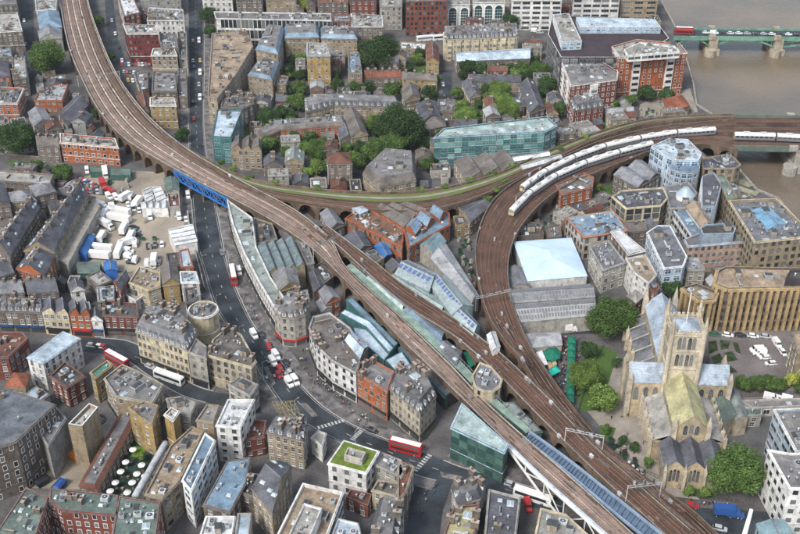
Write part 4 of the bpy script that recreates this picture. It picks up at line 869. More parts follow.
BD('far grey block behind the white stucco building', 'brick_building', [(140, -22), (176, -22), (180, -6), (140, -4)], 14, 'grey', 'slate', rt='mansard')
BD('long white framed modernist block with concrete fins near the top', 'office_block', [(214, 11), (331, 13), (331, 20), (216, 18)], 19, 'white', 'felt', win='plain', ww=1.9, wh=4.6, sp=2.5, fh=6.2, clutter=16)
BD('red brick section beside the white framed modernist block', 'brick_building', [(333, 14), (350, 14), (350, 21), (333, 21)], 17, 'red', 'felt', win='white')
BD('brown brick block with white top right of the red section', 'brick_building', [(351, 13), (382, 15), (383, 26), (352, 26)], 15, 'brown', 'ltfelt', rim='white')
for i_, (x0, x1, y0, y1, h_, wl, rf, lb) in enumerate([
  (202, 232, -22, -4, 14, 'white', 'ltfelt', 'far white block at the top edge over the modernist block'), (236, 262, -18, -2, 13, 'brown', 'slate', 'far brown slate roofed block at the top edge'),
  (266, 296, -20, -1, 12, 'tan', 'brslate', 'far tan block at the top edge left of the yellow tree'), (318, 348, -18, 2, 13, 'brown', 'tile', 'far brown block at the top edge right of the yellow tree'),
  (350, 376, -22, 0, 14, 'red', 'slate', 'far red block at the top edge in the middle'), (380, 402, -20, 6, 15, 'pale', 'ltfelt', 'far pale block left of the red grid office')]):
    BD(lb, 'brick_building', [(x0, y0), (x1, y0), (x1, y1), (x0, y1)], h_, wl, rf, rt='flat' if i_ % 2 else 'mansard', sp=3.2)
BD('long wedge shaped tan building along the right side of the main road', 'brick_building', [(212, 33), (246, 29), (253, 46), (236, 74), (217, 98), (208, 96)], 15, 'tan', 'tanfelt', clutter=22, chim=5)
# beige E shaped block with blue roofs
BD('left wing of the beige courtyard block with blue grey roof', 'courtyard_wing', [(256, 49), (267, 27), (284, 29), (278, 54)], 16, 'tan', 'bluemetal', rt='mansard', rh=2.5, dorm=False, clutter=4)
BD('rear wing of the beige courtyard block with long blue grey roof', 'courtyard_wing', [(285, 27), (318, 26), (319, 37), (285, 38)], 15, 'tan', 'bluemetal', rt='mansard', rh=2.5, dorm=False, clutter=4)
BD('yellow brick stair tower standing out of the beige courtyard block', 'courtyard_tower', [(307, 42), (326, 43), (330, 55), (307, 55)], 18, 'yellow', 'ltfelt', rim='ltblue', sp=4)
BD('right wing of the beige courtyard block with dark blue roof', 'courtyard_wing', [(321, 28), (355, 30), (357, 39), (321, 38)], 14, 'tan', 'bluemetal', rt='mansard', rh=2.2, dorm=False)
BD('detached low block with pale blue roof below the courtyard block', 'courtyard_wing', [(248, 75), (258, 61), (279, 62), (272, 80)], 12, 'tan', 'bluemetal', rt='mansard', rh=1.6, dorm=False)
BD('small slate blue roofed block left of the round dark tree', 'courtyard_wing', [(348, 51), (359, 52), (362, 73), (349, 73)], 11, 'tan', 'bluemetal', rt='flat')
BD('low red brick terrace below the round dark tree', 'brick_terrace', [(364, 70), (400, 70), (401, 77), (365, 78)], 7, 'brown', 'tile', rt='gable', rh=2, chim=5, party=6)
BD('yellow brick terrace left of the back road', 'brick_terrace', [(402, 72), (435, 75), (437, 80), (402, 78)], 7, 'yellow', 'brslate', rt='gable', rh=2, chim=4)
BD('long dark slate roofed almshouse range in the middle of the gardens', 'almshouse', [(305, 101), (330, 97), (397, 99), (400, 107), (334, 105), (306, 112)], 9, 'tan', 'slate', rt='mansard', rh=2.5, clutter=2, sp=3)
BD('long low orange edged range with brown roof below the almshouses', 'almshouse', [(258, 130), (276, 121), (343, 117), (346, 125), (280, 130), (262, 138)], 7, 'orange', 'brslate', rt='mansard', rh=1.5, dorm=False, clutter=10)
BD('brown gabled wing at the end of the orange edged range', 'almshouse', [(344, 112), (357, 111), (368, 134), (352, 137)], 8, 'tan', 'brslate', rt='gable', rh=3)
BD('office with light blue roof and teal glass facing the viaduct', 'office_block', [(217, 109), (242, 110), (231, 137), (212, 136)], 14, 'teal', 'ltblue', win='teal', ww=2.6, wh=2.4, sp=3, cor=False, clutter=4)
BD('brown rough roofed building above the light blue roofed office', 'brick_building', [(223, 95), (250, 92), (254, 103), (243, 108), (221, 107)], 12, 'brown', 'brslate', chim=4)
BD('ornate tan gabled warehouse beside the light blue roofed office', 'warehouse', [(232, 139), (261, 141), (261, 150), (231, 149)], 11, 'tan', 'brslate', rt='saw', n=3, rh=2.5, sp=2.4)
BD('dark slate cottage pair below the garden trees', 'cottage', [(264, 156), (282, 157), (283, 166), (264, 166)], 6, 'brown', 'slate', rt='gable', rh=2.5, chim=2)
BD('green slate roofed house beside the dark cottage pair', 'cottage', [(286, 151), (304, 152), (303, 163), (285, 163)], 7, 'tan', 'greygreen', rt='gable', rh=3, clutter=4)
BD('tall brown house standing alone by the green viaduct', 'brick_building', [(327, 153), (348, 152), (352, 163), (328, 163)], 12, 'brown', 'brtile', rt='hip', rh=2.5, chim=2)
BD('large brown hall with a big sloping roof beside the green viaduct', 'hall', [(363, 174), (384, 154), (414, 157), (416, 180), (380, 187)], 8, 'tan', 'brslate', rt='mansard', rh=4, dorm=False, clutter=6)
BD('small slate houses left of the big sloping roofed hall', 'cottage', [(338, 128), (352, 126), (356, 138), (340, 140)], 6, 'brown', 'slate', rt='gable', rh=2)
# ---- top middle
BD('red grid fronted office at the top middle', 'office_block', [(406, -16), (446, -16), (447, 0), (406, 1)], 22, 'red', 'felt', win='plain', ww=1.6, wh=1.7, sp=2.3, fh=3.2)
BD('white office with two tall green glass arches', 'arched_office', [(447, -8), (469, -8), (470, 4), (447, 4)], 16, 'white', 'ltfelt', win='archw', ww=4.6, wh=11.5, sp=6.2, fh=15, minlen=8)
BD('white office with three tall green glass arches', 'arched_office', [(473, -8), (504, -8), (505, 2), (473, 2)], 16, 'white', 'ltfelt', win='archw', ww=4.6, wh=12, sp=6, fh=15, minlen=8)
BD('pale ribbed office with white bands at the top right of the arches', 'office_block', [(512, -14), (560, -12), (562, 0), (512, 0)], 19, 'white', 'ltfelt', win='strip', ww=4.5, wh=1.6, sp=5.2, fh=3.2)
BD('second pale banded office behind the black glass block', 'office_block', [(574, -14), (618, -13), (620, -2), (574, -2)], 19, 'white', 'ltfelt', win='strip', ww=4.5, wh=1.6, sp=5.2, fh=3.2)
BD('tan striped block at the top edge beside the river', 'office_block', [(620, -14), (656, -14), (658, 0), (621, 0)], 16, 'tan', 'tanfelt', win='strip', ww=5, wh=1.4, sp=6, fh=3)
BD('cream bay fronted mansion block below the arched offices', 'mansion_block', [(445, 29), (516, 26), (517, 36), (445, 39)], 13, 'cream', 'slate', rt='mansard', rh=2.5, win='sash', sp=2.4, chim=8, bays=('cream', 5.2, 2.4))
BD('long pale blue metal roofed school block', 'school_block', [(455, 52), (530, 48), (530, 58), (457, 61)], 8, 'brown', 'ltblue', rt='gable', rh=2, clutter=0)
BD('narrow brown house row beside the back road', 'brick_terrace', [(426, 44), (438, 46), (439, 62), (427, 61)], 8, 'yellow', 'brtile', rt='gable', rh=2.5)
BD('white coach park office under the red grid office', 'brick_building', [(400, 41), (426, 43), (425, 49), (400, 48)], 5, 'tan', 'white', rt='flat')
BD('crooked slate roofed house between the garden trees', 'cottage', [(462, 83), (474, 80), (481, 95), (470, 98)], 7, 'tan', 'slate', rt='gable', rh=2.5, chim=2)
BD('long slate roofed house right of the yellow green trees', 'cottage', [(519, 85), (534, 80), (545, 108), (530, 113)], 7, 'brown', 'slate', rt='gable', rh=3, clutter=3)
BD('grey slate row behind the garden trees', 'brick_terrace', [(468, 74), (520, 75), (521, 82), (470, 82)], 6, 'tan', 'slate', rt='gable', rh=2, chim=5)
BD('small brown flat roofed house beside the back road', 'cottage', [(438, 99), (455, 99), (455, 111), (438, 111)], 5, 'brown', 'brslate')
BD('slate cluster of houses left of the teal glass block', 'cottage', [(416, 105), (436, 101), (440, 116), (422, 122)], 6, 'brown', 'slate', rt='gable', rh=2.5, chim=3)
BD('steep roofed brown house above the dark tree', 'cottage', [(402, 88), (416, 85), (420, 98), (405, 102)], 7, 'tan', 'brslate', rt='gable', rh=3)
BD('low brown roofed cluster beside the teal glass block', 'cottage', [(424, 118), (444, 116), (446, 126), (426, 130)], 5, 'brown', 'brslate', rt='hip')
# black glass block
_ft = BD('large black glass office with dark brown roof near the river', 'office_block', [(548, 34), (552, 15), (655, 19), (669, 38), (640, 57), (561, 57)], 22, 'dark', RM('brtile') if False else mat('roof_dark_plum', (0.06, 0.04, 0.045), 0.6), win='strip', ww=3.6, wh=2.0, sp=4.2, clutter=0, rim='white', cor=False)
BD('light blue rooftop storey on the left of the black glass office', 'penthouse', [(553, 14), (569, 13), (582, 41), (562, 42)], 26, 'ltblue', 'ltfelt', rim='white', win='blue', ww=2, wh=1.2, fh=3, z0=21.3, clutter=6, part_of=_ft)
BD('long light blue rooftop storey at the back of the black glass office', 'penthouse', [(576, 17), (655, 19), (661, 27), (580, 27)], 25, 'ltblue', 'ltblue', rim='white', win='blue', ww=2, wh=1.0, fh=3, z0=21.3, clutter=3, part_of=_ft)
_rv = BD('orange brick riverside block with white bays and crowning storey', 'mansion_block', [(612, 46), (637, 39), (680, 43), (687, 52), (655, 55), (620, 57)], 24, 'orange', 'ltfelt', rim='white', win='white', ww=1.2, wh=1.7, sp=2.7, clutter=18, bays=('white', 14, 4.4))
BD('x', 'top_storey', [(624, 49), (640, 42), (675, 46), (680, 51), (655, 53), (628, 55)], 27, 'white', 'ltfelt', rim='white', win='strip', ww=3, wh=1.3, fh=3, z0=23.2, clutter=12, part_of=_rv)
BD('middle wing of the orange riverside block with white parapet', 'mansion_block', [(562, 62), (598, 59), (618, 71), (617, 79), (571, 85)], 19, 'red', 'felt', rim='white', win='white', ww=1.2, wh=1.7, sp=2.6, clutter=12, bays=('white', 13, 4))
BD('front wing of the riverside block with grey mansard roof', 'mansion_block', [(569, 98), (598, 95), (604, 106), (574, 111)], 10, 'red', 'slate', rt='mansard', rh=3, win='white', sp=3)
BD('low conservatory roofed pavilion in the riverside garden', 'pavilion', [(604, 108), (632, 106), (634, 113), (606, 115)], 4, 'pale', 'metal', rt='gable', rh=1.5, cor=False)
BD('pink paved terrace building beside the river path', 'pavilion', [(662, 98), (682, 95), (690, 106), (668, 110)], 5, 'brown', 'tile', rt='hip', cor=False)
# teal glass block
BD('long teal glass office with pale roof frames beside the viaduct', 'glass_office', [(434, 137), (444, 128), (547, 116), (557, 125), (545, 131)], 15, 'teal', 'paleglass', win='teal', ww=2.9, wh=2.9, sp=3.1, fh=3.2, rim='ltblue', clutter=14, units=['roof_unit', 'skylight', 'skylight'])
BD('brown saw roofed warehouse in front of the teal glass office', 'warehouse', [(454, 161), (508, 153), (519, 166), (466, 180)], 7, 'tan', 'brslate', rt='saw', n=3, rh=2.5, ax=1)
for q_, lb in (([(512, 157), (548, 151), (550, 155), (514, 161)], 'long pale canopy roof between the warehouse and the teal office'), ([(520, 165), (560, 154), (562, 158), (523, 169)], 'lower pale canopy roof beside the curving tracks')):
    BD(lb, 'canopy', q_, 8.6, 'pale', 'white', rt='gable', rh=0.8, win=None, cor=False)
# ---- left, long crescents and yard
BD('long flat grey roofed range at the left edge under the shrubs', 'warehouse', [(-20, 168), (53, 174), (50, 184), (-20, 179)], 8, 'brown', 'ltfelt', clutter=3)
BD('pale hipped roof house near the left crescent', 'victorian_house', [(29, 186), (50, 184), (56, 191), (36, 196)], 10, 'brown', 'ltslate', rt='hip', rh=3)
BD('pale hipped roof house at the left with a rear gable', 'victorian_house', [(7, 193), (28, 191), (36, 200), (10, 202)], 10, 'tan', 'ltslate', rt='hip', rh=3)
BD('dark slate roofed house at the far left edge below the grey range', 'victorian_house', [(-20, 184), (4, 184), (10, 205), (-20, 208)], 11, 'brown', 'slate', rt='gable', rh=3, chim=2)
BD('long slate roofed crescent with white dormers at the far left', 'victorian_terrace', [(-8, 246), (26, 203), (40, 207), (10, 256)], 14, 'brown', 'slate', rt='gable', rh=4, clutter=14, chim=6, ax=0, party=6)
BD('longer slate roofed crescent curving beside the lorry yard', 'victorian_terrace', [(24, 250), (76, 187), (87, 193), (54, 252)], 12, 'tan', 'slate', rt='gable', rh=4.5, clutter=16, chim=6, ax=0, party=7)
BD('slate roofed end block with orange gable below the crescents', 'victorian_terrace', [(16, 268), (28, 254), (54, 256), (44, 276)], 12, 'orange', 'slate', rt='gable', rh=3.5, clutter=6, chim=2)
BD('dark slate roofed row at the far left edge above the shops', 'victorian_terrace', [(-24, 262), (6, 262), (14, 272), (-20, 282)], 12, 'dkbrown', 'slate', rt='gable', rh=3, chim=3)
BD('long curved pale corrugated roof along the edge of the lorry yard', 'warehouse', [(55, 258), (74, 228), (94, 197), (100, 206), (83, 236), (68, 264)], 7, 'pale', mat('roof_beige_sheet', (0.36, 0.33, 0.28), 0.8, kind='seam'), rt='flat', par=0.2, win=None, clutter=0)
BD('bright blue roofed shed at the edge of the lorry yard', 'shed', [(69, 250), (81, 235), (95, 236), (86, 254)], 4, 'blue', 'blue', rt='gable', rh=1, win=None, cor=False)
BD('dark green roofed shed at the bottom of the lorry yard', 'shed', [(77, 262), (101, 262), (99, 273), (78, 273)], 4, 'green', 'copper', rt='gable', rh=0.8, win=None, cor=False)
BD('small bright blue roofed shed below the lorry yard', 'shed', [(104, 262), (116, 261), (117, 270), (105, 271)], 4, 'blue', 'blue', rt='gable', rh=0.8, win=None, cor=False)
BD('long green container cabin at the top of the lorry yard', 'site_cabin', [(110, 168), (131, 168), (131, 175), (110, 175)], 3, 'green', 'copper', rt='flat', par=0.1, win=None, cor=False, clutter=0)
BD('short green container cabin at the top of the lorry yard', 'site_cabin', [(89, 165), (102, 165), (103, 172), (90, 172)], 3, 'green', 'copper', rt='flat', par=0.1, win=None, cor=False, clutter=0)
BD('grey green shed roof beside the blue railway bridge', 'shed', [(164, 178), (178, 178), (179, 190), (166, 192)], 5, 'pale', 'copper', rt='gable', rh=1, win=None, cor=False)
BD('grey shed with a red patched roof under the viaduct', 'shed', [(167, 193), (179, 192), (180, 206), (169, 207)], 5, 'pale', 'brtile', rt='flat', win=None, cor=False)
for q_, lb in (([(142, 190), (150, 187), (155, 201), (148, 205)], 'left white roofed workshop bay in the yard by the viaduct'), ([(152, 187), (159, 186), (168, 200), (158, 205)], 'right white roofed workshop bay in the yard by the viaduct'), ([(141, 203), (168, 202), (168, 209), (142, 209)], 'front white roofed workshop bay in the yard by the viaduct')):
    BD(lb, 'workshop', q_, 4, 'white', 'white', rt='saw', n=4, rh=0.9, win=None, cor=False)
BD('white panelled marquee roof beside the main road', 'marquee', [(168, 229), (192, 224), (197, 241), (175, 245)], 6, 'white', 'white', rt='saw', n=4, rh=0.7, win=None, cor=False)
BD('dark flat roofed hut left of the pale blue roof', 'brick_building', [(166, 253), (178, 252), (180, 264), (168, 265)], 7, 'dkbrown', 'dkfelt')
BD('narrow building with pale blue and orange roof by the main road', 'brick_building', [(179, 250), (188, 248), (193, 266), (181, 267)], 8, 'orange', 'ltblue')
BD('pale blue roofed white box below the marquee', 'brick_building', [(180, 271), (196, 271), (199, 282), (181, 282)], 9, 'white', 'ltblue', rim='white')
BD('tan brick building between cream house and white box', 'brick_building', [(161, 267), (177, 267), (179, 283), (163, 285)], 9, 'yellow', 'brslate', rt='gable', rh=2.5)
BD('cream modern house with a tan flat roof', 'modern_house', [(129, 282), (139, 266), (160, 272), (160, 286), (148, 290)], 9, 'cream', 'tanfelt', rim='cream', sp=3.5)
BD('white terrace building with pipe rails beside the cream house', 'modern_house', [(118, 290), (129, 284), (146, 293), (136, 301)], 5, 'white', 'ltfelt', rim='white')
BD('dark red brick gable end near the cream house', 'brick_building', [(114, 281), (124, 271), (129, 277), (121, 291)], 9, 'maroon', 'slate', rt='gable', rh=2)
BD('light blue roofed low building behind the street terrace', 'brick_building', [(97, 287), (114, 285), (114, 299), (98, 301)], 7, 'pale', 'ltblue')
BD('white walled house with slate roof behind the street terrace', 'brick_building', [(69, 284), (82, 281), (84, 289), (71, 291)], 8, 'white', 'slate', rt='gable', rh=2)
BD('slate roofed back building at the left above the cream gabled house', 'brick_building', [(24, 279), (54, 278), (58, 291), (28, 293)], 8, 'brown', 'slate', rt='gable', rh=3, chim=3)
BD('slate back building at far left above the street terrace', 'brick_building', [(-10, 283), (20, 281), (24, 292), (-10, 294)], 8, 'brown', 'ltslate', rt='gable', rh=3, chim=3)
BD('grey roofed back extension between terrace and white walled house', 'brick_building', [(86, 276), (100, 270), (112, 280), (98, 286)], 7, 'brown', 'ltfelt')
# street terrace
BD('brown brick shop terrace at the left edge of the street', 'shop_terrace', [(-20, 299), (41, 301), (42, 312), (-20, 310)], 9.5, 'brown', 'slate', rt='mansard', rh=2, shop='blue', sp=2.4, chim=4, party=9)
BD('cream shop house with rounded gables on the left street', 'shop_house', [(42, 301), (66, 303), (68, 314), (42, 312)], 10, 'cream', 'slate', rt='saw', n=2, rh=2.5, shop='dark', sp=2.3)
BD('orange brick gabled shop house on the left street', 'shop_house', [(68, 304), (87, 305), (90, 315), (69, 314)], 10, 'orange', 'slate', rt='saw', n=2, rh=3, shop='red', sp=2.3)
BD('narrow white shop house squeezed into the left street terrace', 'shop_house', [(90, 311), (101, 312), (102, 320), (90, 319)], 8, 'white', 'slate', rt='gable', rh=2, shop='blue', sp=2.4)
BD('red brick shop terrace with wide dark roof on the left street', 'shop_terrace', [(103, 301), (137, 303), (138, 316), (103, 315)], 9, 'red', 'dkfelt', shop='dark', sp=2.2, chim=3)
BD('ornate tan corner block with lead mansard and small domes', 'ornate_block', [(136, 331), (146, 313), (176, 313), (197, 332), (187, 350)], 14, 'cream', 'ltslate', rt='mansard', rh=4, shop='dark', sp=2.2, ww=1.1, chim=6, win='stone')
BD('small pale stone block next to the ornate corner block', 'stone_block', [(188, 352), (196, 338), (206, 346), (206, 358)], 14, 'pale', 'felt', win='stone', shop='dark')
BD('stone bank building with balustrade on the road corner', 'stone_block', [(207, 355), (213, 339), (228, 327), (241, 334), (256, 361), (251, 367)], 13, 'stone', 'brslate', rt='flat', win='arch', ww=1.3, wh=2.0, sp=2.6, rim='cream', chim=5)
_c = P(203, 309, 12); _r = (P(218, 309, 12) - _c).length
BD('round cream drum shaped building beside the main road', 'rotunda', [(_c.x + _r * math.cos(2 * math.pi * k / 18), _c.y + _r * math.sin(2 * math.pi * k / 18)) for k in range(18)], 12, 'cream', 'felt', world=True, rim='white', win='stone', ww=1.0, sp=2.2, minlen=2)
BD('dark roofed building between the white box and the round building', 'brick_building', [(184, 288), (194, 287), (196, 300), (186, 303)], 10, 'dkbrown', 'slate')
# ---- lower left
BD('red brick building with brown flat roof at the left edge', 'brick_building', [(-24, 333), (22, 332), (28, 338), (8, 357), (-24, 358)], 10, 'red', 'brtile', rt='flat')
BD('white brick warehouse with a long pale blue roof', 'warehouse', [(27, 357), (63, 331), (80, 338), (43, 363)], 12, 'white', 'ltblue', rt='flat', par=0.2, rim='ltblue', clutter=0, sp=2.6)
BD('dark flat roofed block with a red brick base', 'brick_building', [(50, 376), (65, 361), (85, 376), (67, 387)], 9, 'red', 'dkfelt', clutter=6)
BD('small house with a red tiled roof at the lower left', 'cottage', [(5, 386), (14, 373), (30, 374), (25, 388)], 8, 'tan', 'tile', rt='hip', rh=2)
BD('pale blue sheet roof beside the red tiled house', 'shed', [(24, 395), (36, 386), (49, 394), (38, 402)], 7, 'pale', 'ltblue', rt='flat', par=.2)
BD('slim yellow brick block with turquoise roof terrace', 'brick_building', [(90, 372), (107, 360), (113, 364), (95, 378)], 11, 'yellow', mat('roof_turquoise', (0.12, 0.36, 0.3), 0.8, 0.5), rt='flat')
BD('grey flat roofed bank with a turret at its corner', 'brick_building', [(104, 378), (122, 364), (134, 369), (163, 384), (152, 403), (116, 396)], 13, 'tan', 'felt', clutter=10, rim='pale', shop='dark')
BD('big slate grey roofed warehouse in the lower left corner', 'warehouse', [(-40, 402), (8, 389), (55, 404), (16, 441), (-30, 458)], 20, 'brown', mat('roof_big_slate', (0.17, 0.19, 0.215), 0.8, 0.35, kind='felt'), rt='flat', par=0.3, win='white', ww=1.1, sp=3.3, clutter=2)
BD('blank grey walled annex right of the big grey warehouse', 'warehouse', [(34, 424), (56, 407), (66, 418), (48, 446)], 14, 'grey', 'felt', win=None)
BD('tall tan tower with a white rimmed open top', 'tower_block', [(68, 424), (89, 403), (98, 407), (82, 426)], 17, 'tan', 'ltfelt', rim='white', par=1.4, win=None, clutter=3, cor=False)
BD('long dark red roofed range beside the umbrella courtyard', 'warehouse', [(79, 486), (124, 408), (138, 415), (97, 492)], 5, 'brown', 'brtile', rt='mansard', rh=1.0, dorm=False, clutter=9, units=['vent', 'skylight'])
BD('mustard brick warehouse at the top of the umbrella courtyard', 'warehouse', [(128, 407), (144, 401), (158, 405), (152, 424), (140, 417)], 14, 'yellow', 'felt', sp=3)
BD('slim tan brick lift tower beside the umbrella courtyard', 'tower_block', [(164, 414), (171, 407), (179, 411), (173, 420)], 14, 'yellow', 'white', rim='white', win=None)
BD('long tan flat roofed office right of the umbrella courtyard', 'office_block', [(145, 494), (170, 446), (192, 426), (204, 431), (180, 480), (162, 499)], 13, 'tan', 'tanfelt', clutter=16, win='strip', ww=2.4)
BD('office with navy blue roof and white slatted side at lower left', 'office_block', [(182, 480), (205, 433), (215, 440), (191, 491)], 15, 'white', 'bluemetal', win='blue', ww=3, wh=1.8, sp=3.6, rim='white', clutter=2)
BD('white tall block with pink spotted roof in the lower middle', 'office_block', [(216, 425), (228, 399), (254, 399), (240, 428)], 15, 'white', 'white', win='white', ww=1.4, rim='white', clutter=9)
BD('beige low roof left of the white tall block', 'brick_building', [(196, 420), (207, 404), (219, 405), (213, 423)], 11, 'tan', 'ltfelt')
BD('red brick building right of the white tall block', 'brick_building', [(243, 440), (247, 420), (266, 420), (264, 436)], 8, 'red', 'brtile', rt='flat')
BD('small grey stone house between the bank and the white tall block', 'brick_building', [(228, 384), (240, 376), (258, 384), (250, 396)], 9, 'pale', 'felt')
BD('pale block left of the stone bank across the side road', 'brick_building', [(166, 398), (182, 396), (196, 402), (190, 416), (172, 412)], 10, 'pale', 'ltfelt', clutter=8)
BD('tan flats with white dormers facing the yellow box junction', 'mansion_block', [(267, 432), (274, 419), (307, 421), (303, 441)], 12, 'tan', 'slate', rt='mansard', rh=2.5, win='sash', sp=2.2, chim=4)
BD('small white house beside the tan flats', 'brick_building', [(311, 437), (318, 430), (326, 433), (322, 446)], 7, 'white', 'ltfelt')
_gr = BD('white block with a bright green planted roof', 'green_roof_block', [(328, 463), (344, 440), (379, 451), (366, 473)], 11, 'white', 'green', rim='white', par=0.25, win='plain', ww=1.2, sp=3, clutter=0)
BD('grey plant room in the middle of the green planted roof', 'plant_room', [(344, 455), (348, 447), (366, 452), (362, 460)], 13.2, 'pale', 'ltfelt', z0=10.7, win=None, cor=False, clutter=5, part_of=_gr)
_wf = BD('white framed concrete office at the bottom edge', 'office_block', [(262, 565), (303, 483), (343, 492), (312, 575)], 14, 'white', 'tanfelt', rim='white', par=1.2, win='strip', ww=3, clutter=6)
BD('raised grey plant deck on the white framed office', 'plant_room', [(286, 540), (304, 503), (322, 508), (305, 548)], 17, 'white', 'ltfelt', z0=12.75, win=None, clutter=4, part_of=_wf)
BD('white and grey lower annex right of the white framed office', 'office_block', [(328, 545), (338, 518), (358, 523), (364, 550)], 12, 'white', 'ltblue', win='blue', clutter=3)
BD('red brick annex under the green planted roof', 'brick_building', [(346, 497), (350, 489), (372, 494), (368, 506)], 5, 'red', 'brtile', rt='flat')
BD('steep tan and slate warehouse with dormers in the lower middle', 'warehouse', [(252, 488), (280, 461), (291, 466), (272, 512)], 13, 'tan', 'slate', rt='gable', rh=4, clutter=5, ax=1)
BD('blue grey flat roofed block at the bottom left of the gable warehouse', 'warehouse', [(203, 505), (227, 461), (250, 457), (246, 482), (230, 512)], 9, 'brown', 'bluemetal', rt='flat', par=0.3, clutter=4)
BD('dark flat roofs between the blue grey block and the gable warehouse', 'warehouse', [(240, 492), (245, 472), (259, 474), (253, 497)], 8, 'brown', 'dkfelt', clutter=6)
BD('white plant roof with big square vents at the bottom edge', 'office_block', [(200, 535), (206, 516), (235, 516), (230, 545)], 10, 'white', 'white', clutter=9, units=['roof_unit', 'stair_hut'], rim='white')
BD('pale blue glass roofed strip at the bottom beside the white plant roof', 'office_block', [(234, 545), (238, 513), (251, 513), (248, 545)], 11, 'pale', 'ltblue', rt='flat', clutter=0)
BD('green flat roofed brick block at the bottom left corner', 'brick_block', [(-12, 545), (26, 487), (48, 498), (32, 545)], 13, 'red', 'copper', win='white', sp=2.6, par=0.3)
BD('middle green roofed brick range at the bottom left', 'brick_block', [(49, 500), (50, 488), (118, 495), (117, 515), (62, 510)], 13, 'red', 'copper', win='white', sp=2.4, par=0.3)
BD('right green roofed brick block below the umbrella courtyard', 'brick_block', [(119, 496), (160, 502), (154, 550), (110, 545)], 13, 'red', 'copper', win='white', sp=2.6, par=0.3)
BD('grey stone rooftop beside the bottom street left of the red bus', 'brick_building', [(374, 464), (382, 452), (409, 463), (401, 477)], 9, 'pale', 'felt', clutter=10)
BD('cream walled house below the grey stone rooftop', 'brick_building', [(372, 490), (378, 480), (402, 482), (396, 496)], 8, 'cream', 'brslate', rt='flat')
BD('dark slate mansard building at the bottom middle', 'brick_building', [(368, 545), (380, 500), (404, 502), (396, 548)], 11, 'brown', 'slate', rt='mansard', rh=3, chim=3)
# ---- between main road and viaduct
BD('long curved white fronted market building lining the main road', 'market_building', [(227, 199), (233, 224), (244, 252), (259, 281), (274, 306), (284, 297), (270, 276), (256, 246), (252, 217)], 11, 'white', 'greygreen', rt='flat', rim='white', win='stone', shop='dark', sp=2.3, clutter=14)
BD('tan walled depot with a dark roof under the pale viaduct', 'market_building', [(254, 217), (272, 223), (277, 238), (256, 244)], 9, 'tan', 'dkfelt', win=None, clutter=5)
BD('market hall with striped grey green glass roof', 'market_hall', [(258, 246), (293, 239), (305, 266), (268, 272)], 10, 'tan', 'greygreen', rt='saw', n=4, rh=1.6, ax=1, sawglass=True, win=None, cor=False)
BD('brown flat roofed block right of the striped market hall', 'market_building', [(296, 240), (308, 244), (314, 262), (307, 264)], 9, 'pale', 'felt', win=None)
BD('yellow gabled market hall with grey roof', 'market_hall', [(272, 273), (296, 269), (299, 284), (279, 291)], 11, 'yellow', 'felt', rt='gable', rh=2)
BD('round nosed white block with dormers ending the market building', 'ornate_block', [(274, 309), (286, 296), (307, 293), (310, 306), (305, 314), (294, 318), (281, 317)], 13, 'pale', 'brslate', rt='mansard', rh=2.5, win='stone', shop='red', sp=2.0, ww=1.0, chim=4)
BD('white fronted curved terrace facing the busy junction', 'shop_terrace', [(309, 327), (313, 316), (330, 312), (350, 327), (364, 350), (356, 373), (332, 360), (316, 345)], 13, 'white', 'brslate', rt='flat', rim='grey', win='plain', ww=1.2, wh=1.7, sp=2.5, shop='dark', clutter=14, chim=5)
BD('orange brick shop block right of the white fronted terrace', 'shop_terrace', [(357, 373), (370, 358), (394, 371), (387, 391)], 13, 'orange', 'felt', win='stone', ww=1.2, sp=2.4, shop='dark', chim=3)
BD('grey stone mansard block facing the red bus', 'ornate_block', [(390, 388), (396, 374), (412, 369), (431, 384), (436, 395), (420, 413)], 13, 'stone', 'slate', rt='mansard', rh=3.5, win='stone', ww=1.1, sp=2.0, shop='dark', chim=8)
BD('low blue grey roof behind the white fronted terrace', 'brick_building', [(345, 340), (354, 334), (368, 346), (360, 358)], 14.5, 'brown', 'ltblue', rt='gable', rh=1.5, win=None)
# light blue roofs
BD('upper light blue curved canopy roof beside the pale tracks', 'market_canopy', [(340, 313), (345, 309), (370, 321), (394, 348), (389, 353), (366, 327)], 8, 'teal', 'ltblue', rt='flat', par=0.1, win=None, cor=False, clutter=0)
BD('lower light blue roofed market wing beside the pale tracks', 'market_canopy', [(353, 327), (366, 329), (391, 352), (384, 361), (368, 347), (354, 335)], 7, 'teal', 'ltblue', rt='flat', par=0.1, win=None, cor=False, clutter=0)
BD('pale blue flat market roof above the grey mansard block', 'market_canopy', [(385, 360), (402, 351), (412, 366), (398, 374)], 7, 'teal', 'ltblue', rt='flat', par=0.1, win=None, cor=False, clutter=0)
BD('dark alley shed beside the grey mansard block', 'shed', [(432, 384), (442, 376), (456, 392), (444, 398)], 5, 'dark', 'slate', rt='gable', rh=1, win=None, cor=False)
BD('long slate lean-to roofs under the left side of the pale tracks', 'arch_shops', [(278, 232), (284, 229), (308, 250), (303, 256)], 6, 'brown', 'slate', rt='gable', rh=1, win=None, cor=False)
BD('orange walled yard house left of the pale tracks', 'brick_building', [(319, 291), (332, 288), (340, 298), (326, 304)], 8, 'orange', 'ltslate', rt='gable', rh=2)
BD('pale sheet roofed yard shed beside the orange walled house', 'shed', [(316, 302), (326, 298), (332, 307), (322, 312)], 6, 'pale', 'metal', rt='gable', rh=1, win=None, cor=False)
BD('dark flat roofed store under the pale tracks beside the market hall', 'store', [(312, 266), (322, 262), (334, 276), (324, 284)], 6, 'dkbrown', 'dkfelt', win=None, clutter=5)
BD('low slate roofed store left of the dark flat roofed store', 'store', [(309, 272), (318, 276), (326, 288), (314, 292)], 6, 'brown', 'slate', rt='gable', rh=1.5, win=None)
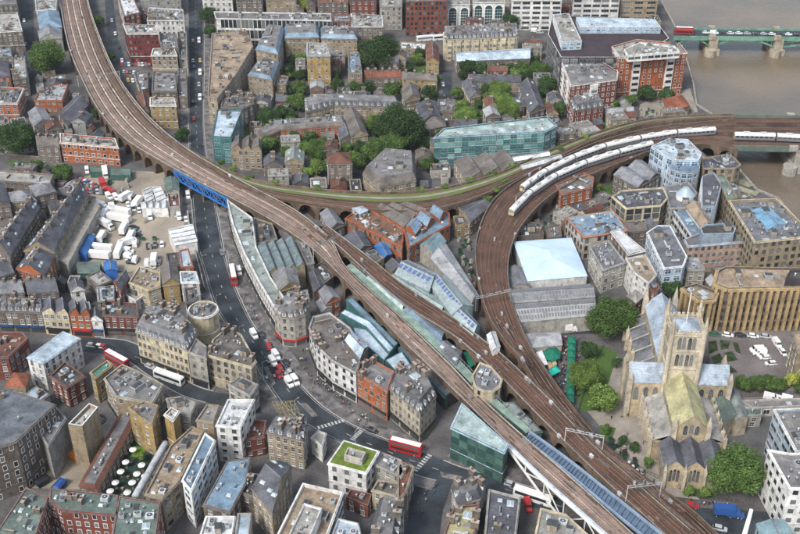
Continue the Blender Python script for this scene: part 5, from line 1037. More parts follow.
BD('teal edged lean-to roof between canopy and pale tracks', 'market_canopy', [(346, 300), (352, 297), (398, 343), (394, 347)], 6.5, 'teal', 'bluemetal', rt='flat', par=.1, win=None, cor=False, clutter=2)
BD('teal edged lower lean-to roof by the grey mansard block', 'market_canopy', [(398, 348), (404, 344), (452, 390), (446, 396)], 6, 'teal', 'slate', rt='flat', par=.1, win=None, cor=False, clutter=4)
# glazed market halls between the viaducts
BD('long glazed market roof between the two viaducts', 'market_hall', [(366, 279), (371, 277), (404, 303), (402, 312)], 7.6, 'teal', 'paleglass', rt='gable', rh=1.2, win=None, cor=False)
BD('lower blue grey market roof between the two viaducts', 'market_hall', [(404, 311), (409, 306), (444, 332), (440, 346)], 7.6, 'teal', 'bluemetal', rt='gable', rh=1.2, win=None, cor=False)
BD('violet grey shed roof between the two viaducts', 'market_hall', [(438, 348), (447, 341), (462, 352), (456, 366)], 8, 'grey', 'violet', rt='gable', rh=1.5, win=None, cor=False, clutter=3)
BD('round fronted tan flatiron building in the fork of the tracks', 'flatiron_building', [(472, 376), (480, 362), (491, 366), (502, 379), (500, 386), (493, 391), (484, 391), (475, 386)], 12, 'cream', 'violet', rim='cream', win='plain', ww=0.9, sp=2.2, clutter=5)
gm_ = mat('striped_glass_roof', (0.34, 0.41, 0.42), 0.35, 0.2, 0.3, 'seam')
BD('pale sheet aisle roof along the near side of the glazed market', 'market_hall', [(390, 279), (396, 273), (446, 303), (440, 313)], 7, 'glaze', 'paleglass', rt='gable', rh=.8, win=None, cor=False)
BD('long grey sheet roof on the far side of the glazed market', 'market_hall', [(431, 258), (446, 244), (479, 296), (471, 304)], 8, 'pale', 'metal', rt='gable', rh=2, win=None, cor=False)
for q_, lb, hh in (([(395, 274), (408, 260), (438, 274), (429, 291)], 'first glazed market roof with blue ridge lights nearest the orange market', 9), ([(430, 284), (446, 276), (473, 306), (452, 315)], 'middle glazed market roof with the longest blue ridge lights', 9), ([(451, 317), (467, 311), (480, 326), (473, 335)], 'small glazed market roof at the tip of the glazed market', 8)):
    r_ = BD(lb, 'market_hall', q_, hh, 'glaze', gm_, rt='gable', rh=2.6, win=None, cor=False, n=1, ax=1 if 'first' not in lb else 1)
    wd = [o for o in r_.children if o.name.startswith('roof')][0]
    # blue ridge lights
    pl = [P(x, y, hh) for x, y in q_]; a, b = (pl[0] + pl[1]) / 2, (pl[2] + pl[3]) / 2
    half = (pl[0] - pl[1]).length * .46; d_ = (b - a).normalized(); s_ = Vector((-d_.y, d_.x, 0)); n_ = max(3, int((b - a).length / 2.2)); bm = bmesh.new()
    for side in (1, -1):
        for k in range(n_):
            if k % 1 == 0:
                c0 = a.lerp(b, (k + 0.15) / n_); c1 = a.lerp(b, (k + 0.85) / n_); f = lambda p, t: (p.x - r_.location.x + s_.x * side * half * t, p.y - r_.location.y + s_.y * side * half * t, hh + 2.6 * (1 - t) + 0.14)
                v = [f(c0, 0.15), f(c1, 0.15), f(c1, 0.5), f(c0, 0.5)]; face(bm, v if side > 0 else v[::-1])
    obj('ridge_light', bm, mat('blue_roof_glass', (0.12, 0.17, 0.34), 0.3, 0.3, 1, objvar=0), r_)['kind'] = 'stuff'
BD('orange brick market building with iron arches between the viaducts', 'market_building', [(345, 218), (360, 207), (370, 209), (404, 229), (402, 247)], 8, 'orange', 'rustfelt' if False else mat('roof_rust', (0.22, 0.12, 0.08), 0.9), win='arch', ww=1.6, wh=2.2, sp=2.6, clutter=14, rim='orange')
BD('gutted looking dark roof inside the orange brick market walls', 'market_building', [(372, 208), (408, 205), (428, 212), (404, 227)], 7, 'orange', 'brslate', rt='saw', n=3, rh=2, win='arch', cor=False)
_om = BD('orange brick gabled market range with three slate blue roofs', 'market_building', [(404, 229), (418, 210), (449, 212), (450, 224), (409, 247)], 9, 'orange', 'bluemetal', rt='flat', win='arch', ww=1.8, wh=2.6, sp=3, clutter=6, rim='orange')
for q_, lb in (([(406, 226), (412, 219), (422, 225), (415, 234)], 'left slate blue gable on the orange market range'), ([(417, 218), (424, 212), (434, 218), (427, 226)], 'middle slate blue gable on the orange market range'), ([(430, 211), (437, 206), (446, 212), (440, 219)], 'right slate blue gable on the orange market range')):
    BD(lb, 'roof_gable', q_, 10.4, 'orange', 'bluemetal', rt='gable', rh=2, z0=8.2, win=None, cor=False, part_of=_om)
BD('grey slate roofed house left of the orange market building', 'brick_building', [(320, 213), (334, 211), (344, 224), (330, 230)], 7, 'brown', 'violet', rt='gable', rh=2)
BD('dark weathered workshop under the orange market building', 'workshop', [(345, 236), (362, 232), (372, 246), (356, 254)], 7, 'dkbrown', 'slate', rt='gable', rh=2)
BD('tan courtyard building below the orange market walls', 'workshop', [(356, 254), (374, 249), (384, 258), (368, 266)], 6, 'tan', 'brslate', clutter=6)
BD('bright blue sheeted roof beside the orange market walls', 'workshop', [(374, 246), (386, 242), (392, 254), (382, 260)], 5, 'dark', 'blue', rt='gable', rh=1, win=None, cor=False)
BD('teal roofed drum shaped kiosk at the end of the orange market', 'kiosk', [(352, 208), (362, 206), (368, 210), (360, 214)], 9.3, 'pale', 'ltblue', rt='hip', win=None, rh=1, cor=False)
BD('grey glass gabled hall above the striped market roofs', 'market_hall', [(420, 245), (432, 234), (446, 241), (434, 255)], 8, 'pale', 'glass', rt='gable', rh=2.5, win=None, cor=False)
BD('slate roofed arch shops tucked between the green and brown viaducts', 'arch_shops', [(459, 207), (480, 200), (492, 204), (470, 222)], 7, 'tan', 'slate', rt='gable', rh=1.5)
BD('yellow walled yard building beside the curving tracks', 'arch_shops', [(453, 216), (468, 214), (470, 222), (456, 226)], 6, 'yellow', 'slate', rt='flat')
BD('orange brick building with dark flat roof on the curve of the tracks', 'brick_building', [(556, 184), (584, 172), (594, 177), (592, 187), (562, 194)], 9, 'orange', 'brslate', rt='flat', clutter=5)
# green glass office below the viaduct
BD('green glass office with a pale sloping roof at the street corner', 'glass_office', [(451, 427), (462, 403), (508, 444), (504, 452)], 13, 'green', 'paleglass', win='green', ww=2.7, wh=2.9, sp=2.9, fh=3.2, rim='ltblue', clutter=0, par=0.2)
BD('grey green flat roof between the pale and the wide brown tracks', 'glass_office', [(487, 403), (514, 402), (542, 431), (532, 433)], 7, 'green', 'greygreen', rt='flat', par=0.2, win=None, clutter=4)
BD('slate roofed corner block at the foot of the lower street', 'brick_building', [(452, 489), (470, 478), (486, 482), (480, 498), (458, 505)], 11, 'pale', 'slate', rt='mansard', rh=2.5, chim=3, shop='dark')
BD('brick building with a yellow roof garden at the bottom middle', 'brick_building', [(440, 545), (454, 506), (479, 504), (476, 530), (466, 548)], 11, 'red', 'yelcopper', clutter=14, chim=4)
r_ = BD('grey building with a glazed barrel vault roof at the bottom', 'brick_building', [(484, 545), (489, 489), (520, 497), (514, 548)], 10, 'pale', 'slate', rt='flat', clutter=6, shop='dark')
BD('cream concrete roofed block at the bottom edge beside the white truss', 'office_block', [(530, 560), (541, 508), (566, 514), (612, 556), (600, 580)], 9, 'cream', 'ltfelt', rim='cream', clutter=10)
BD('brown roofed corner shop left of the lower street', 'brick_building', [(398, 466), (402, 460), (414, 466), (406, 492), (398, 500)], 9, 'tan', 'brtile', rt='flat')
# ---- right side
BD('large white fabric tent roof beside the curving tracks', 'tent_roof', [(514, 242), (571, 238), (587, 276), (528, 281)], 6, 'white', mat('tent_fabric', (0.5, 0.64, 0.78), 0.8, 0.12, 0.15), rt='hip', rh=2.4, win=None, cor=False)
BD('grey corrugated double market roof nearer the tent', 'market_hall', [(508, 290), (590, 284), (595, 297), (510, 303)], 7, 'pale', mat('roof_ribbed_grey', (0.3, 0.305, 0.31), 0.7, 0.2, 0.3, 'felt'), rt='gable', rh=1.5, win=None, cor=False)
BD('grey corrugated market roof with lighter lower slope', 'market_hall', [(511, 305), (595, 299), (594, 315), (521, 322)], 7, 'pale', mat('roof_ribbed_light', (0.4, 0.41, 0.41), 0.7, 0.2, 0.3, 'felt'), rt='gable', rh=2, win=None, cor=False)
BD('small slate shed between the tracks and the white tent', 'shed', [(508, 268), (522, 268), (530, 286), (508, 288)], 5, 'pale', 'ltslate', rt='gable', rh=1.5, win=None, cor=False)
BD('light grey hipped canopy in the market beside the tracks', 'market_canopy', [(526, 334), (560, 332), (562, 345), (530, 348)], 4, 'pale', 'metal', rt='hip', rh=1.4, win=None, cor=False)
BD('white signal cabin standing between the converging tracks', 'signal_cabin', [(487, 335), (495, 332), (500, 347), (493, 350)], 10.5, 'white', 'white', z0=0, rt='gable', rh=0.8, win=None, cor=False)
BD('white walled block with orange rimmed blue roof above the tent', 'brick_building', [(566, 217), (613, 210), (628, 230), (584, 237)], 11, 'pale', 'bluemetal', rt='flat', rim='orange', win='plain', sp=3)
BD('dark yard shed right of the two converging trains', 'shed', [(516, 222), (540, 222), (544, 234), (518, 236)], 5, 'brown', 'dkfelt', cor=False, win=None, clutter=8)
BD('brown shed with white edge above the white tent', 'shed', [(545, 226), (560, 224), (562, 236), (548, 238)], 5, 'brown', 'brslate', rt='flat', cor=False, win=None)
BD('brown gabled grey roofed warehouse below the long train', 'warehouse', [(614, 174), (642, 160), (660, 174), (638, 187)], 9, 'brown', 'ltslate', rt='gable', n=2, rh=2)
BD('cream framed office with tall dark glazing', 'office_block', [(612, 196), (622, 190), (663, 187), (668, 197), (661, 205), (626, 208)], 13, 'cream', 'slate', rim='cream', win='plain', ww=3, wh=2.6, sp=3.8, clutter=10)
BD('blue glass office with a curved roof under the white trains', 'glass_office', [(651, 146), (669, 138), (688, 139), (702, 153), (699, 160), (676, 160), (664, 155)], 17, 'ltblue', 'ltblue', rt='flat', win='blue', ww=2.6, wh=2.4, sp=2.9, rim='white', clutter=12, cor=False)
_c = P(684, 165, 15); _r = 7.0
BD('curved blue glass drum in front of the blue glass office', 'glass_drum', [(_c.x + _r * math.cos(2 * math.pi * k / 16), _c.y + _r * math.sin(2 * math.pi * k / 16)) for k in range(16)], 15, 'bluegrey', 'bluemetal', world=True, rt='flat', win='blue', ww=2, wh=2.2, sp=2.4, minlen=2, cor=False, clutter=1)
BD('tan corner office beside the railway bridge', 'office_block', [(702, 158), (730, 153), (741, 164), (735, 168), (703, 168)], 11, 'tan', 'slate', win='plain', clutter=8)
BD('dark blue glass office with a grey roof near the river', 'glass_office', [(702, 176), (714, 172), (722, 184), (716, 206), (702, 206)], 14, 'bluegrey', 'slate', win='blue', ww=2.4, wh=2.4, sp=2.7, clutter=4, cor=False)
BD('tan office with a narrow green roof terrace beside the blue glass office', 'office_block', [(717, 174), (724, 173), (737, 197), (728, 200)], 14, 'tan', 'copper', win='plain', clutter=3)
_gc = BD('grey office with a round glazed cone on its roof', 'office_block', [(664, 186), (688, 181), (697, 192), (690, 207), (670, 208)], 12, 'pale', 'violet', win='strip', ww=2.4, clutter=3)
q_ = P(685, 197, 12) - _gc.location; bm = bmesh.new(); bar(bm, (q_.x, q_.y, 11.5), (q_.x, q_.y, 13.5), 4, 20); bar(bm, (q_.x, q_.y, 13.5), (q_.x, q_.y, 16.5), 4, 20, 1, 1.2); obj('roof_cone', bm, [W('white'), M['skylight']], _gc)
BD('brown gable roofed office with white framed windows on the right', 'office_block', [(671, 206), (684, 205), (704, 232), (693, 238)], 11, 'white', 'bluemetal', rt='flat', win='strip', ww=2.6, sp=3, clutter=4)
BD('long orange tan roof behind the grey coned office', 'office_block', [(686, 206), (701, 203), (712, 224), (703, 229)], 12, 'tan', 'tanfelt', rt='gable', rh=2, win='plain')
BD('blue striped glass office with a dark ridge roof', 'glass_office', [(647, 232), (658, 225), (670, 225), (687, 256), (683, 266), (664, 268)], 14, 'ltblue', 'violet', win='blue', ww=2.4, wh=2.0, sp=2.9, rim='white', clutter=6)
_pk = BD('long pinkish office with arched windows and an octagonal roof house', 'office_block', [(684, 239), (700, 233), (746, 232), (750, 241), (688, 246)], 13, 'pink', 'violet', win='arch', ww=1.2, wh=1.6, sp=2.4, rim='ltblue', clutter=4)
BD('octagonal rooftop house on the long pinkish office', 'plant_room', [(700, 228), (707, 224), (729, 223), (736, 228), (734, 233), (703, 234)], 17, 'bluegrey', 'dkfelt', z0=12.2, rim='ltblue', win=None, clutter=1, part_of=_pk)
_bt = BD('big tan riverside office with a cream parapet', 'office_block', [(729, 200), (776, 198), (803, 224), (830, 234), (755, 242)], 20, 'tan', 'violet', win='plain', ww=1.5, wh=1.8, sp=3, rim='cream', par=1.2, clutter=26)
BD('blue tented atrium on the big tan riverside office', 'atrium', [(752, 210), (770, 208), (786, 224), (768, 229)], 20.2, 'ltblue', 'blue' if False else mat('roof_atrium', (0.17, 0.32, 0.46), 0.4), rt='gable', rh=.9, z0=18.7, win=None, cor=False, part_of=_bt)
BD('low white curved roof building above the red corner house', 'brick_building', [(611, 231), (620, 229), (645, 250), (629, 254)], 12, 'brown', 'white', rt='flat', par=0.2, rim='white', clutter=0)
BD('grey vented roof building right of the white tent', 'brick_building', [(590, 247), (609, 240), (626, 262), (603, 270)], 11, 'pale', 'violet', clutter=12, units=['roof_unit', 'vent', 'duct'])
BD('salmon flat roofed building above the cathedral roof', 'brick_building', [(626, 258), (646, 254), (657, 274), (649, 283), (634, 272)], 12, 'white', 'tanfelt', rt='flat', clutter=4)
BD('red brick corner house beside the dark green tree', 'brick_building', [(645, 283), (652, 278), (660, 286), (656, 294)], 9, 'red', 'brtile', rt='flat', par=.4)
BD('small house with a pale domed roof beside the big green tree', 'brick_building', [(627, 296), (636, 290), (644, 296), (636, 303)], 7, 'maroon', 'ltfelt', rt='hip', rh=2.5)
for q_, hh, rh_ in (([(508, 290), (590, 284), (595, 297), (510, 303)], 7, 1.5), ([(511, 305), (595, 299), (594, 315), (521, 322)], 7, 2)):
    r_ = [o for o in C.objects if 'category' in o.keys() and o['label'].startswith('grey corrugated') and abs(o.location.y - sum(P(x, y, hh).y for x, y in q_) / 4) < 3][0]; w4 = [P(x, y, hh) - r_.location for x, y in q_]; bm = bmesh.new()
    for i in range(26):
        for j, (t0, t1) in enumerate(((.06, .2), (.27, .42), (.58, .72), (.78, .92))):
            u0, u1 = (i + .2) / 26, (i + .8) / 26; zf = lambda t: hh + rh_ * (1 - abs(2 * t - 1)) + .16; pt = lambda u, t: (*(w4[0].lerp(w4[1], u).lerp(w4[3].lerp(w4[2], u), t)).xy, zf(t)); v = [pt(u0, t0), pt(u0, t1), pt(u1, t1), pt(u1, t0)]; face(bm, v)
    bmesh.ops.recalc_face_normals(bm, faces=bm.faces); obj('roof_light', bm, mat('dull_roof_light', (0.2, 0.21, 0.22), .5), r_)['kind'] = 'stuff'
# ribbed tan office
def ribbed(label, pts, h, ribstep=2.3):
    r_ = BD(label, 'ribbed_office', pts, h, 'dkbrown', 'tanfelt', rim='tan', win=None, clutter=6, par=1.0)
    poly = ccw([P(x, y, h).xy for x, y in pts]); bm = bmesh.new(); c = Vector(r_.location[:2])
    for i in range(len(poly)):
        a, b = poly[i], poly[(i + 1) % len(poly)]; e = b - a; n = max(1, int(e.length / ribstep)); nrm = Vector((e.y, -e.x)).normalized(); ang = math.atan2(e.y, e.x)
        if nrm.dot((-(a + b) / 2).normalized()) < -0.3: continue
        for k in range(n):
            p = a.lerp(b, (k + 0.5) / n) + nrm * 0.45 - c; box(bm, (*p, 0), (ribstep * 0.5, 1.1, h - 1.3), ang)
        p = a.lerp(b, 0.5) + nrm * 0.3 - c; box(bm, (*p, h - 1.3), (e.length, 1.3, 1.0), ang)
    obj('vertical_fin', bm, W('ribs'), r_)['kind'] = 'stuff'
    bm = bmesh.new()
    for i in range(len(poly)):
        a, b = poly[i], poly[(i + 1) % len(poly)]; e = b - a; nrm = Vector((e.y, -e.x)).normalized(); ang = math.atan2(e.y, e.x)
        for fl in range(int(h / 3.3) - 1):
            p = a.lerp(b, 0.5) + nrm * 0.03 - c; box(bm, (*p, fl * 3.3 + 1.6), (e.length * 0.98, 0.05, 1.7), ang)
    obj('window_band', bm, M['glass'], r_)['kind'] = 'stuff'; return r_
_rb = ribbed('large tan ribbed office with a flat roof at the right edge', [(715, 283), (718, 270), (726, 266), (815, 268), (815, 286), (728, 288)], 19)
ribbed('lower left block of the tan ribbed office', [(682, 287), (697, 283), (717, 291), (714, 299), (700, 300)], 16)
BD('dark plant housing on the roof of the tan ribbed office', 'plant_room', [(786, 277), (790, 270), (812, 270), (812, 280)], 22, 'dark', 'dkfelt', z0=17.8, win=None, cor=False, clutter=1, part_of=_rb)
BD('tan brick building at the right edge below the ribbed office', 'brick_building', [(793, 332), (815, 330), (815, 352), (798, 352)], 14, 'tan', 'tanfelt')
# bottom right
BD('modern white office with stepped blue banded floors at the right edge', 'office_block', [(774, 409), (815, 408), (815, 447), (797, 452)], 18, 'ltblue', 'felt', win='strip', ww=4, wh=1.6, sp=4.6, rim='white')
BD('white painted office with a grey roof at the bottom right', 'office_block', [(768, 449), (790, 453), (815, 452), (815, 489), (790, 488)], 18, 'white', 'felt', rim='white', win='plain', ww=1.2, wh=1.6, sp=3, clutter=6)
BD('glass roofed annex in the bottom right corner', 'glass_office', [(757, 524), (784, 520), (800, 545), (768, 552)], 10, 'ltblue', 'glass', rt='gable', rh=1, win='blue')
BD('green copper roofed chapter house beside the cathedral', 'church_annex', [(712, 396), (726, 392), (736, 414), (722, 424)], 8, 'stone', 'copper', rt='hip', rh=2, win='lancet', ww=0.8, cor=False)
BD('grey green sloping roof annex right of the chapter house', 'church_annex', [(727, 390), (738, 392), (748, 418), (736, 420)], 7, 'stone', 'greygreen', rt='gable', rh=1.5, win=None, cor=False)
BD('small flat green roof pavilion behind the big churchyard tree', 'church_annex', [(744, 407), (762, 407), (762, 415), (746, 416)], 5, 'pale', 'copper', rt='flat', cor=False)
BD('long low cafe building behind the hedge trees', 'cafe', [(740, 400), (800, 398), (815, 405), (752, 408)], 4, 'pale', 'felt', rt='flat', win='white', ww=2, cor=False)

# ================================================================ cathedral
def cathedral():
    zc = 32; T = P(689, 330, zc)                                 # centre of the tower parapet
    E_ = P(687, 470, 8); Wn = P(657, 303, 20); ax = (Wn - E_); ax.z = 0; ax.normalize()
    base = Vector((T.x - 1.3, T.y, 0)); ang = math.atan2(ax.y, ax.x)    # local +x runs along the nave, away from the camera
    st = mat('cathedral_stone', (0.53, 0.475, 0.375), 0.9, 0.3, 0.35, streak=True, col2=(0.4, 0.35, 0.27)); lead = RM('lead'); warm = mat('cathedral_flint', (0.46, 0.37, 0.24), 0.9, 0.35, 0.35, streak=True, col2=(0.32, 0.27, 0.2))
    root = thing('cathedral', 'stone gothic cathedral with square pinnacled tower and pale blue lead roofs', 'cathedral', base, ang)
    def gab(name, x0, x1, y0, y1, z, rh, m, alongx=True, z00=0):
        bm = bmesh.new(); prism(bm, [Vector(p) for p in ((x0, y0), (x1, y0), (x1, y1), (x0, y1))], z00, z, top=False)
        if alongx:
            ym = (y0 + y1) / 2
            for x in (x0, x1): face(bm, [(x, y0, z), (x, y1, z), (x, ym, z + rh)])
            rp = [[(x0 - .2, y0 - .3, z), (x1 + .2, y0 - .3, z), (x1 + .2, ym, z + rh + .15), (x0 - .2, ym, z + rh + .15)], [(x0 - .2, ym, z + rh + .15), (x1 + .2, ym, z + rh + .15), (x1 + .2, y1 + .3, z), (x0 - .2, y1 + .3, z)]]
        else:
            xm = (x0 + x1) / 2
            for y in (y0, y1): face(bm, [(x0, y, z), (x1, y, z), (xm, y, z + rh)])
            rp = [[(x0 - .3, y0 - .2, z), (xm, y0 - .2, z + rh + .15), (xm, y1 + .2, z + rh + .15), (x0 - .3, y1 + .2, z)], [(xm, y0 - .2, z + rh + .15), (x1 + .3, y0 - .2, z), (x1 + .3, y1 + .2, z), (xm, y1 + .2, z + rh + .15)]]
        w_ = obj(name + '_wall', bm, warm, root); bm = bmesh.new()
        for q in rp: face(bm, q)
        obj(name + '_roof', bm, m, root); return w_
    s = 5.1
    # tower stages
    bm = bmesh.new(); prism(bm, [Vector(p) for p in ((-s, -s), (s, -s), (s, s), (-s, s))], 0, 34, top=False); 
    for z, e in ((20, .25), (27, .25), (33.2, .4)): prism(bm, [Vector((a * (s + e), b * (s + e))) for a, b in ((-1, -1), (1, -1), (1, 1), (-1, 1))], z, z + .45, bottom=True)
    for sx in (-1, 1):
        for sy in (-1, 1): bar(bm, (sx * s, sy * s, 0), (sx * s, sy * s, 34), .8, 8)
    for k in range(7):    # battlements
        for a, b, r_ in ((-s + s * 2 * (k + .5) / 7, s, 0), (-s + s * 2 * (k + .5) / 7, -s, 0), (s, -s + s * 2 * (k + .5) / 7, 1), (-s, -s + s * 2 * (k + .5) / 7, 1)): box(bm, (a, b, 34), ((.95, .5, 1.3) if not r_ else (.5, .95, 1.3)))
    for sx in (-1, 1): box(bm, (sx * s, 0, 34), (.45, 2 * s, .5)); box(bm, (0, sx * s, 34), (2 * s, .45, .5))
    tw = obj('tower', bm, st, root); bm = bmesh.new()
    v = [bm.verts.new(p) for p in ((-s + .4, -s + .4, 33.6), (s - .4, -s + .4, 33.6), (s - .4, s - .4, 33.6), (-s + .4, s - .4, 33.6), (0, 0, 35.6))]
    for i in range(4): bm.faces.new((v[i], v[(i + 1) % 4], v[4]))
    obj('tower_roof', bm, lead, tw)
    for sx in (-1, 1):
        for sy in (-1, 1):
            bm = bmesh.new(); bar(bm, (sx * s, sy * s, 34), (sx * s, sy * s, 36.5), .85, 8); bar(bm, (sx * s, sy * s, 36.5), (sx * s, sy * s, 41), .75, 8, 0, .06)
            for k in range(8): a = k * math.pi / 4; bar(bm, (sx * s + math.cos(a), sy * s + math.sin(a), 36.6), (sx * s + math.cos(a), sy * s + math.sin(a), 38), .22, 4, 0, .05)
            obj('pinnacle', bm, st, tw)
    bm = bmesh.new(); bar(bm, (0, 0, 35), (0, 0, 46), .14, 6); bar(bm, (0, 0, 46), (0, 0, 46.3), .25, 6); obj('flagpole', bm, M['whitepaint'], tw)
    def lancet(x, y, z, a, w_, h_, par):
        o = bpy.data.objects.new('lancet_window', win_mesh('lancet', w_, h_)); C.objects.link(o); o.parent = par; o.location = (x, y, z); o.rotation_euler = (0, 0, a)
    for zz in (23.7, 30.3):
        for o_ in (-2.3, -0.9, 0.9, 2.3):
            lancet(-s, o_, zz, math.pi / 2, 1.0, 4.6, tw); lancet(o_, s, zz, 0, 1.0, 4.6, tw); lancet(o_, -s, zz, math.pi, 1.0, 4.6, tw)
    NW, EV, RH = 5.2, 15, 5
    gab('nave', s, s + 34, -NW, NW, EV, RH, lead); gab('choir', -s - 22, -s, -NW, NW, 14, RH, RM('yelcopper'))
    gab('north_transept', -5, 5, s, s + 11, 14, 4.5, lead, False); gab('south_transept', -5, 5, -s - 11, -s, 14, 4.5, lead, False)
    # aisles with lean-to roofs and buttresses
    for (x0, x1, mm) in ((s, s + 33, 'ltslate'), (-s - 21, -s, 'ltfelt')):
        for sy in (-1, 1):
            bm = bmesh.new(); ys = sorted((sy * NW, sy * (NW + 5.5))); prism(bm, [Vector(p) for p in ((x0 if x0 > 0 else x0, ys[0]), (x1, ys[0]), (x1, ys[1]), (x0, ys[1]))], 0, 8, top=False)
            aw = obj('aisle_wall', bm, warm, root); bm = bmesh.new(); a, b = sy * NW, sy * (NW + 5.8)
            q = [(x0, b, 7.9), (x1, b, 7.9), (x1, a, 10.4), (x0, a, 10.4)]; face(bm, q if sy < 0 else q[::-1]); obj('aisle_roof', bm, RM(mm), root)
            n = 5
            for k in range(n + 1):
                x = x0 + (x1 - x0) * (k + .0) / n + (.7 if k == 0 else -.7 if k == n else 0); bm = bmesh.new(); yb = sy * (NW + 6.3); box(bm, (x, yb, 0), (.8, 1.2, 9)); bar(bm, (x, yb, 9), (x, yb, 10.8), .4, 4, 0, .04)
                if x0 > 0: bar(bm, (x, yb, 8.9), (x, sy * (NW + .2), 12.4), .16)
                obj('buttress', bm, st, root)
                if k < n: xm = x0 + (x1 - x0) * (k + .5) / n; lancet(xm, sy * (NW + 5.5), 4.6, 0 if sy > 0 else math.pi, 1.6, 4.2, aw); lancet(xm, sy * NW, 12.2, 0 if sy > 0 else math.pi, 1.4, 2.8, aw)
    # transept fronts and east-facing side windows, choir gable lancets
    for sy in (-1, 1):
        lancet(0, sy * (s + 11), 9, 0 if sy > 0 else math.pi, 4.2, 8.5, root)
        for k in range(3): lancet(-5, sy * (s + 2.4 + k * 3.1), 9.6, math.pi / 2, 1.5, 5.2, root)
        for sx in (-1, 1): bm = bmesh.new(); box(bm, (sx * 5, sy * (s + 11), 0), (1.6, 1.6, 16)); bar(bm, (sx * 5, sy * (s + 11), 16), (sx * 5, sy * (s + 11), 19), 1.0, 4, 0, .05); obj('corner_turret', bm, st, root)
    for o_ in (-1.8, 0, 1.8): lancet(-s - 22, o_, 13.4 + (0.6 if o_ == 0 else 0), math.pi / 2, 1.2, 3.6, root)
    for sy in (-1, 1): bm = bmesh.new(); box(bm, (-s - 22, sy * NW, 0), (1.5, 1.5, 15.5)); bar(bm, (-s - 22, sy * NW, 15.5), (-s - 22, sy * NW, 19), .95, 4, 0, .05); obj('corner_turret', bm, st, root)
    # retrochoir: three parallel gables facing the camera
    x0, x1 = -s - 22 - 11.5, -s - 22.2; yw = 18.0
    for k in range(4):
        y0 = -9 + k * 4.5 * 1.0; 
    for k in range(3):
        y0 = -9 + k * 6; gab('retrochoir', x0, x1, y0, y0 + 5.98, 8, 3, RM('slate'))
        for o_ in (-1.1, 0, 1.1): lancet(x0, y0 + 3 + o_, 5.0 + (0.4 if o_ == 0 else 0), math.pi / 2, .75, 4.6, root)
        bm = bmesh.new(); box(bm, (x0 - .6, y0, 0), (1.5, .9, 8)); bar(bm, (x0 - .6, y0, 8), (x0 - .6, y0, 10.4), .55, 4, 0, .05); obj('buttress', bm, st, root)
    bm = bmesh.new(); box(bm, (x0 - .6, 9, 0), (1.5, .9, 8)); bar(bm, (x0 - .6, 9, 8), (x0 - .6, 9, 10.4), .55, 4, 0, .05); obj('buttress', bm, st, root)
    for k in range(4):
        for sy in (-1, 1): lancet(x0 + 1.7 + k * 2.7, sy * 9, 4.8, 0 if sy > 0 else math.pi, 1.4, 4.2, root)
    # west end turrets and low north buildings
    for sy in (-1, 1): bm = bmesh.new(); box(bm, (s + 34, sy * NW, 0), (1.8, 1.8, 18)); bar(bm, (s + 34, sy * NW, 18), (s + 34, sy * NW, 23), 1.1, 4, 0, .05); obj('corner_turret', bm, st, root)
    print('cathedral ang', math.degrees(ang), 'base', base)
cathedral()
# ================================================================ trees
def leafmat(name, c1, c2):
    m = bpy.data.materials.new(name); m.use_nodes = True; n, l = m.node_tree.nodes, m.node_tree.links; b = n['Principled BSDF']; b.inputs['Roughness'].default_value = 0.8; b.inputs['Specular IOR Level'].default_value = 0.15
    g = n.new('ShaderNodeNewGeometry'); x = n.new('ShaderNodeMix'); x.data_type = 'RGBA'; x.inputs[6].default_value = (*c1, 1); x.inputs[7].default_value = (*c2, 1); l.new(g.outputs['Random Per Island'], x.inputs[0])
    oi = n.new('ShaderNodeObjectInfo'); h = n.new('ShaderNodeHueSaturation'); mr = n.new('ShaderNodeMapRange'); l.new(oi.outputs['Random'], mr.inputs[0]); mr.inputs[3].default_value = 0.8; mr.inputs[4].default_value = 1.2; l.new(mr.outputs[0], h.inputs['Value']); 
    tn = n.new('ShaderNodeTexNoise'); tn.inputs['Scale'].default_value = .35; tn.inputs['Detail'].default_value = 3; l.new(g.outputs['Position'], tn.inputs['Vector']); r2 = n.new('ShaderNodeMapRange'); r2.inputs[1].default_value = .35; r2.inputs[2].default_value = .65; r2.inputs[3].default_value = .62; r2.inputs[4].default_value = 1.25; l.new(tn.outputs['Fac'], r2.inputs[0]); h2 = n.new('ShaderNodeHueSaturation'); h2.inputs['Saturation'].default_value = .88; l.new(r2.outputs[0], h2.inputs['Value']); l.new(x.outputs[2], h2.inputs['Color']); l.new(h2.outputs[0], h.inputs['Color']); l.new(h.outputs[0], b.inputs['Base Color'])
    t = n.new('ShaderNodeBsdfTranslucent'); l.new(h.outputs[0], t.inputs['Color']); ms = n.new('ShaderNodeMixShader'); ms.inputs[0].default_value = 0.25; l.new(b.outputs[0], ms.inputs[1]); l.new(t.outputs[0], ms.inputs[2]); l.new(ms.outputs[0], n['Material Output'].inputs[0]); return m
LEAF = {'mid': leafmat('leaves_green', (0.05, 0.11, 0.018), (0.13, 0.22, 0.04)), 'dark': leafmat('leaves_dark', (0.025, 0.068, 0.018), (0.075, 0.135, 0.035)), 'bright': leafmat('leaves_bright', (0.09, 0.17, 0.022), (0.21, 0.31, 0.05)), 'yellow': leafmat('leaves_yellow', (0.26, 0.32, 0.03), (0.45, 0.46, 0.05))}
bark = mat('tree_bark', (0.12, 0.09, 0.06), 0.95)
